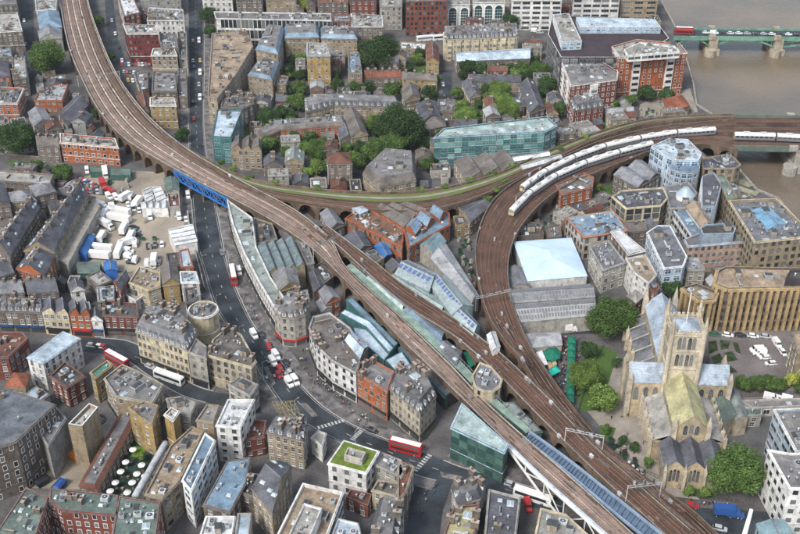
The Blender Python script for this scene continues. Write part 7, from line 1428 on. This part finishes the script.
crowd([(420, 470), (440, 478), (436, 520), (416, 520)], 8, 'crossing the lower street', 'people in the lower street'); crowd([(525, 352), (545, 356), (560, 398), (545, 380)], 22, 'among the stalls beside the tracks', 'people among the market stalls'); crowd([(580, 322), (618, 322), (618, 330), (582, 330)], 10, 'behind the white box lorry', 'people by the white box lorry')

# planted beds in the paved garden beside the car park
bedm = mat('planting_bed', (0.05, 0.075, 0.03), .95, .5, .5, objvar=.2)
for k, q in enumerate(([(708, 342), (716, 340), (718, 350), (709, 354)], [(720, 340), (730, 341), (728, 349), (721, 350)], [(711, 357), (720, 353), (724, 362), (714, 364)], [(724, 353), (732, 351), (738, 360), (728, 362)], [(733, 342), (738, 343), (741, 354), (736, 352)], [(718, 366), (730, 365), (738, 372), (724, 374)])):
    w4 = ccw([P(x, y, .5).xy for x, y in q]); c_ = sum(w4, Vector((0, 0))) / 4; bm = bmesh.new(); prism(bm, [p - c_ for p in w4], 0, .45, 1, mi_top=0); o = obj('planting_bed', bm, [bedm, M['trim']]); o.location = (*c_, 0.01); tag(o, f"low kerbed planting bed, {('left of the upper row', 'middle of the upper row', 'left of the middle row', 'middle of the middle row', 'right of the upper row', 'lowest one')[k]}, beside the cathedral tower", 'planting bed', 'beds in the paved garden')
# ================================================================ small buildings and trees that fill the blocks
road_c = [(l + r) / 2 for l, r in zip(L1, R1)]; rw = [(l - r).length / 2 + 5.5 for l, r in zip(L1, R1)]
side_c = [(l + r) / 2 for l, r in zip(R2U, R2L)]
ZPX = [[(78, 178), (112, 160), (185, 160), (198, 215), (200, 268), (160, 275), (85, 268), (96, 232), (98, 205)], [(40, 440), (70, 425), (100, 440), (84, 490), (30, 488)], [(700, 325), (815, 325), (815, 420), (735, 404), (700, 372)], [(100, 497), (112, 465), (131, 436), (160, 440), (150, 480), (136, 499)], [(414, 440), (560, 480), (520, 560), (395, 560), (405, 470)],
       [(565, 330), (640, 330), (720, 490), (720, 530), (640, 500), (560, 410)], [(652, 495), (830, 505), (830, 620), (700, 600)], [(600, 280), (760, 300), (760, 480), (640, 480), (600, 400)], [(15, -20), (36, -20), (36, 110), (15, 125)], [(100, -20), (116, -20), (134, 88), (115, 92), (104, 40)], [(115, 58), (155, 58), (155, 92), (115, 92)], [(250, 163), (440, 180), (440, 192), (250, 178)], [(438, 60), (456, 60), (456, 132), (436, 132)], [(535, 318), (640, 315), (640, 338), (535, 338)],
       [(540, 336), (580, 336), (582, 410), (560, 412), (520, 350)], [(640, 84), (720, 80), (720, 120), (640, 120)], [(520, 22), (552, 22), (552, 48), (520, 45)], [(400, 30), (462, 28), (462, 44), (400, 44)], [(66, 150), (125, 150), (125, 172), (66, 172)], [(300, 330), (330, 330), (400, 440), (300, 430), (280, 370)], [(60, 333), (150, 333), (280, 392), (280, 420), (200, 420), (84, 358)], [(452, 222), (476, 216), (480, 300), (460, 280)], [(0, 155), (66, 160), (66, 176), (0, 172)]]
ZW = [[P(x, y, 0).xy for x, y in z] for z in ZPX]
GREEN = [[P(x, y, 0).xy for x, y in z] for z in ([(236, 112), (310, 108), (440, 130), (438, 182), (250, 168), (236, 150)], [(400, 56), (600, 62), (610, 118), (560, 122), (456, 124), (400, 112)], [(285, 58), (310, 58), (310, 112), (280, 100)], [(332, 58), (440, 60), (440, 70), (332, 72)], [(330, 80), (402, 82), (402, 96), (330, 96)])]
rr_ = random.Random(21)
ribpts = [((l + r) / 2, (l - r).length / 2 + 2.5) for rb in RB.values() for l, r in zip(rb.L[::2], rb.R[::2])]
bankl = [p.xy for p in bank] + [Vector((6000, bank[-1].y)), Vector((6000, 7000))]
def free(p, m_):
    for q, w_ in ribpts:
        if (q.xy - p).length < w_ + m_: return False
    for q, w_ in zip(road_c, rw):
        if (q.xy - p).length < w_ + m_: return False
    for q in side_c:
        if (q.xy - p).length < 10 + m_: return False
    for z in ZW:
        if inside(z, p): return False
    for i in range(len(bank) - 1):
        a, b = bank[i].xy, bank[i + 1].xy
        t = max(0, min(1, (p - a).dot(b - a) / (b - a).length_squared)); q = a.lerp(b, t)
        if (q - p).length < 9: return False
    if inside(bankl, p): return False
    return True
def nearest(p):
    best = min(FOOT, key=lambda f: (sum(f[0], Vector((0, 0))) / len(f[0]) - p).length); return best
fillpts = []; ftree = []
CE = [(sum(f[0], Vector((0, 0))) / len(f[0])) for f in FOOT]; RAD = [max((q - c_).length for q in f[0]) for f, c_ in zip(FOOT, CE)]
def clear_of(p, m_):
    for (f, lb), c_, r_ in zip(FOOT, CE, RAD):
        if (c_ - p).length > r_ + m_: continue
        if inside(f, p) or edge_dist(f, p) < m_: return False
    return True
names_used = {}
adj = ['slate roofed', 'grey roofed', 'brown', 'flat roofed', 'low brick', 'pale', 'tile roofed', 'dark', 'felt roofed', 'small gabled', 'narrow', 'metal roofed']
nfill = 0; LSEEN = set()
yy = 3.0
while yy < 530:
    xx = 3.0; step = 11 if yy < 60 else 9 if yy < 130 else 6.5 + yy * 0.006
    while xx < 797:
        p = P(xx + rr_.uniform(-2, 2), yy + rr_.uniform(-2, 2), 0).xy
        if free(p, 1.0) and clear_of(p, 2.6):
            gz = any(inside(z, p) for z in GREEN)
            if gz and rr_.random() < .75:
                if all((p - q).length < 0 or (p - q).length > 5.5 for q in ftree): ftree.append(p)
            elif all((p - q).length > 6 for q in ftree):
                f, lb = nearest(p); e = max(((f[i] - f[i - 1]) for i in range(len(f))), key=lambda v: v.length).normalized(); s_ = Vector((-e.y, e.x)); ok = None
                for (a, b) in ((9, 7), (7, 9), (11, 5), (5, 11), (6, 6), (5, 4), (4, 5), (3.4, 3.4)):
                    qs = [p + e * a / 2 * i + s_ * b / 2 * j for i, j in ((-1, -1), (1, -1), (1, 1), (-1, 1))]
                    if all(free(q, .3) and clear_of(q, .8) for q in qs + [(qs[0] + qs[1]) / 2, (qs[1] + qs[2]) / 2, (qs[2] + qs[3]) / 2, (qs[3] + qs[0]) / 2]): ok = (qs, a * b); break
                if ok and nfill < 285 and (ok[1] > 20 or rr_.random() < .5):
                    qs, ar = ok; far = yy < 130; core = lb.split(); key = lb; used = names_used.setdefault(key, []); av = [a for a in adj if a not in used] or adj; ad = rr_.choice(av); used.append(ad)
                    ref = ' '.join(core[:9]) if len(core) > 9 else ' '.join(core)
                    cf = sum(f, Vector((0, 0))) / len(f); u0, v0 = to_px((cf.x, cf.y, 5)); u1, v1 = to_px((p.x, p.y, 5)); side = ('right of' if u1 > u0 else 'left of') if abs(u1 - u0) > abs(v1 - v0) else ('in front of' if v1 > v0 else 'behind')
                    while ref.split()[-1] in ('the', 'a', 'of', 'and', 'with', 'at', 'in', 'on', 'by', 'its', 'under', 'beside', 'below', 'above', 'left', 'right'): ref = ' '.join(ref.split()[:-1])
                    h_ = rr_.uniform(4, 9) if ar > 40 else rr_.uniform(2.6, 4.5)
                    rf = {'slate roofed': 'slate', 'grey roofed': 'felt', 'brown': 'brslate', 'flat roofed': 'dkfelt', 'low brick': 'felt', 'pale': 'ltfelt', 'tile roofed': 'brtile', 'dark': 'slate', 'felt roofed': 'dkfelt', 'small gabled': 'brslate', 'narrow': 'slate', 'metal roofed': 'metal'}[ad]
                    g_ = rf in ('slate', 'brslate', 'brtile', 'metal') and rr_.random() < .7
                    wl_ = 'pale' if ad == 'pale' else rr_.choice(['brown', 'brown', 'dkbrown', 'tan', 'red', 'grey', 'pale']); wn = {'dkbrown': 'dark walled', 'pale': 'pale walled', 'red': 'red walled', 'brown': 'brown walled', 'tan': 'tan walled', 'grey': 'grey walled'}[wl_]
                    lab_ = ' '.join(f"{ad} {wn} {'house' if ar > 40 else 'shed'} {side} the {ref}".split()[:16]); base_ = lab_; qq = 0
                    while lab_ in LSEEN and qq < 3: qq += 1; lab_ = ' '.join(f"{['', 'lower', 'farther', 'smaller'][qq]} {base_}".split()[:16])
                    if lab_ in LSEEN: xx += step; continue
                    LSEEN.add(lab_)
                    BD(lab_, 'outbuilding', qs, h_, wl_, rf, rt='gable' if g_ else 'flat', rh=rr_.uniform(1.2, 2.4), world=True, cor=ar > 40, win='sash' if ar > 40 else None, sp=3, par=.5, chim=1 if g_ and ar > 40 and rf != 'metal' else 0, clutter=0 if ar < 30 else None)
                    nfill += 1; FOOT[-1] = (FOOT[-1][0], lb); CE.append(p); RAD.append(max((q - p).length for q in qs))
        xx += step
    yy += step * .85
for i, p in enumerate(ftree):
    px, py = to_px((p.x, p.y, 4)); r_ = rr_.uniform(2.2, 4.2)
    f, lb = nearest(p); cf = sum(f, Vector((0, 0))) / len(f); u0, v0 = to_px((cf.x, cf.y, 5)); side = ('right of' if px > u0 else 'left of') if abs(px - u0) > abs(py - v0) else ('in front of' if py > v0 else 'behind'); ref = ' '.join(lb.split()[:9])
    while ref.split()[-1] in ('the', 'a', 'of', 'and', 'with', 'at', 'in', 'on', 'by', 'its', 'under', 'beside', 'below', 'above', 'left', 'right'): ref = ' '.join(ref.split()[:-1])
    kd_ = ('dark', 'mid', 'dark', 'bright')[i % 4]; tl = None
    for pre in ('', 'lower ', 'farther ', 'smaller ', 'taller ', 'rounder '):
        tl = ' '.join(f"{pre}{ {'dark': 'dark green', 'mid': 'mid green', 'bright': 'bright green'}[kd_] } tree {side} the {ref}".split()[:16])
        if tl not in LSEEN: break
    LSEEN.add(tl)
    tree(px, py - 2, r_ * scale_at(px, py, 5), tl, kd_, group='trees in the gardens', name='garden_tree'); continue

print('fill', nfill, 'trees', len(ftree))
# ================================================================ small things
def canopy(name, label, cat, pts, z, col, ridge=1.2, posts=True):
    w_ = [P(x, y, z) for x, y in pts]; w_ = ccw([p.xy for p in w_]); c_ = sum(w_, Vector((0, 0))) / len(w_); root = thing(name, label, cat, (*c_, 0)); bm = bmesh.new(); n = len(w_)
    L = [(w_[(i + 1) % n] - w_[i]).length for i in range(n)]
    if n == 4 and max(L) > 1.8 * min(L):
        k = 0 if L[0] > L[1] else 1; q = [w_[(k + i) % 4] - c_ for i in range(4)]; a, b = (q[0] + q[3]) / 2, (q[1] + q[2]) / 2
        m_ = max(2, int((b - a).length / 4))
        for i in range(m_):
            s, t = i / m_, (i + 1) / m_; e0, e1, f0, f1 = q[0].lerp(q[1], s), q[0].lerp(q[1], t - .01), q[3].lerp(q[2], s), q[3].lerp(q[2], t - .01); cc = (a.lerp(b, (s + t) / 2)); 
            for u, v in ((e0, e1), (e1, f1), (f1, f0), (f0, e0)): face(bm, [(*u, z), (*v, z), (*cc, z + ridge)]); face(bm, [(*u, z - .3), (*v, z - .3), (*v, z), (*u, z)])
    else:
        for i in range(n): u, v = w_[i] - c_, w_[(i + 1) % n] - c_; face(bm, [(*u, z), (*v, z), (0, 0, z + ridge)]); face(bm, [(*u, z - .35), (*v, z - .35), (*v, z), (*u, z)])
    obj('cover', bm, col, root); bm = bmesh.new()
    for p in w_: q = (p - c_) * .93; bar(bm, (*q, 0), (*q, z), .06)
    obj('post', bm, M['greymetal'], root); return root
gc = mat('canvas_green', (0.012, 0.16, 0.1), 0.8, 0.15, 0.8, objvar=0.05); tc_ = mat('canvas_teal', (0.02, 0.38, 0.3), 0.8, 0.1, 0.8)
canopy('market_awning', 'long dark green awning running down beside the market crowd', 'awning', [(568, 336), (576, 336), (574, 402), (566, 402)], 3, gc, .9)
canopy('market_tent', 'round dark green tent roof beside the tracks', 'tent', [(543, 352), (548, 348), (556, 347), (561, 352), (560, 358), (553, 361), (546, 359)], 3.2, gc, 1.6)
canopy('market_umbrella', 'bright teal square umbrella beside the round green tent', 'umbrella', [(546, 372), (556, 365), (561, 371), (551, 376)], 3, tc_, .9)
canopy('market_awning', 'grey white stall cover above the teal umbrella', 'awning', [(536, 352), (542, 350), (548, 364), (541, 366)], 3, M['whitepaint'], .7)
canopy('market_awning', 'small tan stall cover beside the teal umbrella', 'awning', [(548, 364), (556, 360), (557, 364), (549, 369)], 2.6, mat('canvas_tan', (0.5, 0.36, 0.2), .8), .5)
canopy('market_awning', 'dark green sheet awning left of the flatiron building', 'awning', [(463, 352), (470, 350), (478, 362), (470, 368)], 4, gc, .4)
for i, (x, y, w2) in enumerate(((132.7, 449, 'topmost, beside the lawn patch'), (125.5, 461.5, 'left in the second row'), (141.5, 464.5, 'right in the second row'), (120.5, 471, 'left in the third row'), (136.7, 473.3, 'in the middle of the third row'), (144.8, 475.5, 'right in the third row, touching the grey wall'), (115.2, 482, 'left in the fourth row'), (132, 482, 'right in the fourth row'), (110, 490.5, 'left in the lowest row'), (127.2, 492, 'right in the lowest row'))):
    p = P(x, y, 2.7); root = thing('garden_umbrella', f'white round umbrella in the courtyard, {w2}', 'umbrella', (p.x, p.y, 0), 0, 'white umbrellas in the courtyard'); bm = bmesh.new(); R_ = 1.2
    for k in range(8): a0_, a1_ = k * math.pi / 4, (k + 1) * math.pi / 4; u, v = (math.cos(a0_) * R_, math.sin(a0_) * R_), (math.cos(a1_) * R_, math.sin(a1_) * R_); face(bm, [(*u, 2.5), (*v, 2.5), (0, 0, 3.1)]); face(bm, [(*u, 2.3), (*v, 2.3), (*v, 2.5), (*u, 2.5)])
    obj('canopy', bm, M['whitepaint'], root); bm = bmesh.new(); bar(bm, (0, 0, 0), (0, 0, 3.3), .05, 6); box(bm, (0, 0, 0), (.7, .7, .1)); obj('pole', bm, M['wood'], root)
    for k in range(2):
        a = k * 3.1 + i; bm = bmesh.new(); bar(bm, (0, 0, .72), (0, 0, .76), .5, 10); bar(bm, (0, 0, 0), (0, 0, .72), .05, 6); bar(bm, (0, 0, 0), (0, 0, .04), .25, 8); t_ = obj('cafe_table', bm, M['wood']); t_.location = (p.x + math.cos(a) * 2.1, p.y + math.sin(a) * 2.1, 0); tag(t_, 'small round wooden table under the white courtyard umbrellas', 'table', 'tables in the umbrella courtyard')
flat('courtyard_floor', [(104, 494), (112, 472), (131, 440), (156, 444), (150, 470), (136, 497)], 0.014, mat('courtyard_green_floor', (0.03, 0.06, 0.045), .9, .5, .4, objvar=0)); flat('lawn_patch', [(130, 457), (135, 446), (146, 448), (142, 458)], 0.018, mat('bright_turf', (0.12, 0.25, 0.02), .9, .2, .5, objvar=0))
# curved grey pipe-like wall
ln = catmull([P(x, y, 7) for x, y in ((135, 497), (146, 478), (156, 460), (166, 443))], 14); o0 = Vector((*ln[0].xy, 0)); bm = bmesh.new()
rings = []
for i, q in enumerate(ln):
    d = (ln[min(i + 1, 13)] - ln[max(i - 1, 0)]).normalized(); s_ = Vector((-d.y, d.x, 0)); rings.append([bm.verts.new(q - o0 + s_ * math.cos(k * math.pi / 6) * 1.1 + Vector((0, 0, math.sin(k * math.pi / 6) * 1.1))) for k in range(12)])
for a, b in zip(rings, rings[1:]):
    for k in range(12): bm.faces.new((a[k], a[(k + 1) % 12], b[(k + 1) % 12], b[k]))
bm.faces.new(rings[0]); bm.faces.new(rings[-1]); bmesh.ops.recalc_face_normals(bm, faces=bm.faces)
for q in ln[::3]: bar(bm, (q.x - o0.x, q.y - o0.y, 0), (q.x - o0.x, q.y - o0.y, 6.5), .2, 6)
o = obj('roof_duct', bm, mat('duct_white', (0.5, 0.53, 0.56), .5), None, True); o.location = o0; tag(o, 'long curved pale grey duct along the right of the umbrella courtyard', 'duct')
# skips, bins, cranes
def skip(x, y, tx, ty, col, label, lid=True):
    a, b = P(x, y, 1), P(tx, ty, 1); root = thing('waste_skip', label, 'skip', (a.x, a.y, 0), math.atan2((b - a).y, (b - a).x)); bm = bmesh.new()
    lo = [(-1.6, -1.1, 0), (1.6, -1.1, 0), (1.6, 1.1, 0), (-1.6, 1.1, 0)]; hi = [(-2.5, -1.25, 2), (2.5, -1.25, 2), (2.5, 1.25, 2), (-2.5, 1.25, 2)]
    for i in range(4): j = (i + 1) % 4; face(bm, [lo[i], lo[j], hi[j], hi[i]])
    face(bm, lo[::-1]); face(bm, [(p[0] * .96, p[1] * .94, 1.85) for p in hi])
    for y_ in (-1.28, 1.28): box(bm, (0, y_, 1.85), (5, .14, .18))
    for x_ in (-1, 0, 1): box(bm, (x_, -1.25, .6), (.12, .12, 1.3)); box(bm, (x_, 1.25, .6), (.12, .12, 1.3))
    obj('body', bm, paint(col, COL[col]), root); bm = bmesh.new(); box(bm, (0, 0, 1.9), (4.2, 1.9, .35), taper=.7); obj('load_cover', bm, paint(col, COL[col]), root)
skip(75, 457, 80, 460, 'orange', 'orange covered skip in the rear yard'); skip(59.5, 486, 63, 482, 'blue', 'blue covered skip beside the green roofed brick block'); skip(42, 482, 47, 479, 'black', 'dark covered skip in the corner of the rear yard')
a, b = P(751.5, 509.5, 30), P(743, 540, 22); bm = bmesh.new(); bar(bm, a, b, .5, 8, 0, .7); bar(bm, b, (b.x, b.y, 0), .7, 8); tag(obj('white_mast', bm, M['whitepaint']), 'slanting white mast rising at the bottom right edge', 'mast')
bm = bmesh.new(); p = P(98, 420, 10)
for k in range(16): a0_, a1_ = k * math.pi / 8, (k + 1) * math.pi / 8; bar(bm, (math.cos(a0_) * 2.3, math.sin(a0_) * 2.3, 0), (math.cos(a1_) * 2.3, math.sin(a1_) * 2.3, 0), .45, 6)
for k in range(4): a0_ = k * math.pi / 4; bar(bm, (math.cos(a0_) * 2.3, math.sin(a0_) * 2.3, 0), (-math.cos(a0_) * 2.3, -math.sin(a0_) * 2.3, 0), .1)
bar(bm, (0, 0, -10), (0, 0, 0), .6, 8); o = obj('cooling_fan', bm, M['darkmetal']); o.location = p; tag(o, 'dark round cooling fan beside the tall tan tower', 'fan')
for k, (x, y) in enumerate(((629, 462), (633, 466), (637, 470), (641, 474))):
    canopy('white_parasol', f"small white parasol in the strip beside the wide tracks, {ORD[k]} from the top", 'umbrella', [(x - 2, y), (x, y - 2), (x + 2, y), (x, y + 2)], 2.6, M['whitepaint'], .6)['group'] = 'white parasols beside the tracks'
# street lamps
def lamp_proto():
    root = bpy.data.objects.new('street_lamp', None); C.objects.link(root); bm = bmesh.new(); bar(bm, (0, 0, 0), (0, 0, 8), .1, 6, 0, .06); bar(bm, (0, 0, 8), (1.4, 0, 8.3), .05, 5); bar(bm, (0, 0, 0), (0, 0, .9), .16, 6); obj('post', bm, M['greymetal'], root); bm = bmesh.new(); box(bm, (1.7, 0, 8.2), (.7, .28, .14)); obj('lamp_head', bm, M['greymetal'], root); return root
lp = lamp_proto(); first = True
for side, LL in ((1, L1), (-1, R1)):
    for i in range(6, 96, 9):
        q = LL[i]; d = (LL[i + 1] - LL[i - 1]).normalized(); nrm = Vector((d.y, -d.x, 0)) * side; p = q + nrm * .6; o = lp if first else copy_tree(lp); first = False
        o.location = (p.x, p.y, .1); o.rotation_euler = (0, 0, math.atan2(-nrm.y, -nrm.x)); tag(o, f"grey street lamp standing on the {'left' if side > 0 else 'right'} kerb of the main road", 'street lamp', f"street lamps on the {'left' if side > 0 else 'right'} kerb")
# churchyard railing, traffic island
def rail_fence(px, label, z=0, h=1.3, m=None):
    ln = [P(x, y, z) for x, y in px]; o0 = ln[0].copy(); bm = bmesh.new()
    for a, b in zip(ln, ln[1:]):
        for zz in (.3, h): bar(bm, a - o0 + Vector((0, 0, zz)), b - o0 + Vector((0, 0, zz)), .05)
        n = max(2, int((b - a).length / 1.2))
        for k in range(n): q = a.lerp(b, k / n) - o0; bar(bm, q, q + Vector((0, 0, h + .1)), .045)
    o = obj('railing', bm, m or M['darkmetal']); o.location = o0; tag(o, label, 'railing')
rail_fence([(600, 440), (640, 470), (668, 484), (700, 499), (740, 503)], 'dark iron railing along the lower edge of the churchyard'); rail_fence([(578, 412), (590, 372), (604, 346)], 'dark railing between the awning and the churchyard lawn'); rail_fence([(712, 372), (735, 398), (800, 394)], 'railing along the lower edge of the car park')
def wall_line(px, label, h=2.2, m='brown', t=.35):
    ln = [P(x, y, 0) for x, y in px]; o0 = ln[0].copy(); bm = bmesh.new()
    for a, b in zip(ln, ln[1:]): c_ = (a + b) / 2 - o0; box(bm, (c_.x, c_.y, 0), ((b - a).length + t, t, h), math.atan2((b - a).y, (b - a).x)); box(bm, (c_.x, c_.y, h), ((b - a).length + t + .1, t + .14, .12), math.atan2((b - a).y, (b - a).x), 1)
    o = obj('garden_wall', bm, [W(m), M['trim']]); o.location = o0; tag(o, label, 'wall')
wall_line([(252, 172), (300, 176), (330, 184), (380, 189), (430, 192)], 'brick wall between the garden street and the green viaduct'); wall_line([(188, 215), (191, 240), (199, 268), (205, 292)], 'brick wall between the lorry yard and the main road'); wall_line([(10, 158), (60, 163)], 'brick wall behind the scrubby lawn'); wall_line([(448, 102), (452, 124), (520, 118)], 'brick wall around the garden square'); wall_line([(236, 118), (238, 150)], 'brick wall left of the gardens')
# parked clutter in yards: pallets, crates, bins shared meshes
bm = bmesh.new(); box(bm, (0, 0, .1), (1.2, .8, 1.1)); box(bm, (0, 0, 1.2), (1.3, .9, .1), mi=1)
for x in (-.5, .5): bar(bm, (x, -.4, .1), (x, .4, .1), .1, 8, 1)
me_b = bpy.data.meshes.new('wheeled_bin'); bm.to_mesh(me_b); bm.free(); me_b.materials.append(paint('green', COL['green'])); me_b.materials.append(M['black'])
bm = bmesh.new()
for k in range(5): box(bm, (0, -.5 + k * .25, .12), (1.2, .12, .03))
for x in (-.5, 0, .5): box(bm, (x, 0, 0), (.1, 1.1, .12))
box(bm, (0, 0, .15), (1.1, 1, 1.0), mi=1); box(bm, (.1, .05, 1.15), (.8, .7, .5), mi=1); me_p = bpy.data.meshes.new('pallet_load'); bm.to_mesh(me_p); bm.free(); me_p.materials.append(M['wood']); me_p.materials.append(M['trim'])
rnd = random.Random(5)
for quad, n, where in (((( 82, 188), (130, 180), (160, 250), (100, 255)), 26, 'scattered about the lorry yard'), (((456, 232), (474, 226), (474, 290), (462, 270)), 22, 'heaped between the glass market and the curving tracks'), (((300, 205), (340, 215), (352, 246), (330, 246)), 10, 'behind the pale tracks above the market'), (((512, 220), (560, 205), (566, 222), (516, 240)), 20, 'in the yard above the white tent'), (((530, 350), (545, 350), (556, 385), (548, 385)), 14, 'between the stalls beside the tracks'),
    (((640, 110), (690, 105), (696, 114), (640, 118)), 10, 'on the riverside terrace'), (((105, 440), (130, 415), (160, 440), (150, 445)), 10, 'in the upper part of the umbrella courtyard'), (((610, 442), (650, 470), (640, 480), (604, 446)), 12, 'in the strip between wide tracks and churchyard'), (((480, 345), (500, 352), (520, 385), (500, 375)), 8, 'by the white signal cabin')):
    a, b, c_, d = [P(x, y, 0) for x, y in quad]
    for k in range(n):
        u, v = rnd.random(), rnd.random(); p = a.lerp(b, u).lerp(d.lerp(c_, u), v); bn = rnd.random() < .45; o = bpy.data.objects.new('wheeled_bin' if bn else 'pallet_load', me_b if bn else me_p); C.objects.link(o); o.location = (p.x, p.y, 0.02); o.rotation_euler = (0, 0, rnd.uniform(0, 6.28)); s = rnd.uniform(1, 1.5); o.scale = (s, s, s)
        tag(o, ('green wheeled bin ' if bn else 'wrapped pallet load ') + where, 'bin' if bn else 'pallet', ('bins ' if bn else 'pallets ') + where)
# thin even haze
import os
def haze():
    bm = bmesh.new(); box(bm, (0, 900, -12), (3600, 3400, 262)); o = obj('haze', bm, []); m = bpy.data.materials.new('haze_air'); m.use_nodes = True; n, l = m.node_tree.nodes, m.node_tree.links; n.remove(n['Principled BSDF']); v = n.new('ShaderNodeVolumePrincipled'); v.inputs['Color'].default_value = (0.75, 0.8, 0.88, 1); v.inputs['Density'].default_value = 0.00006; v.inputs['Anisotropy'].default_value = 0.2; l.new(v.outputs[0], n['Material Output'].inputs['Volume']); o.data.materials.append(m); tag(o, None, None, kind='stuff')
haze()
# unused vehicle prototypes never stay behind
for r_ in PROTO.values():
    if '_used' in r_.keys(): del r_['_used']
for o in C.objects:
    if '_used' in o.keys(): del o['_used']
print('objects', len(C.objects))
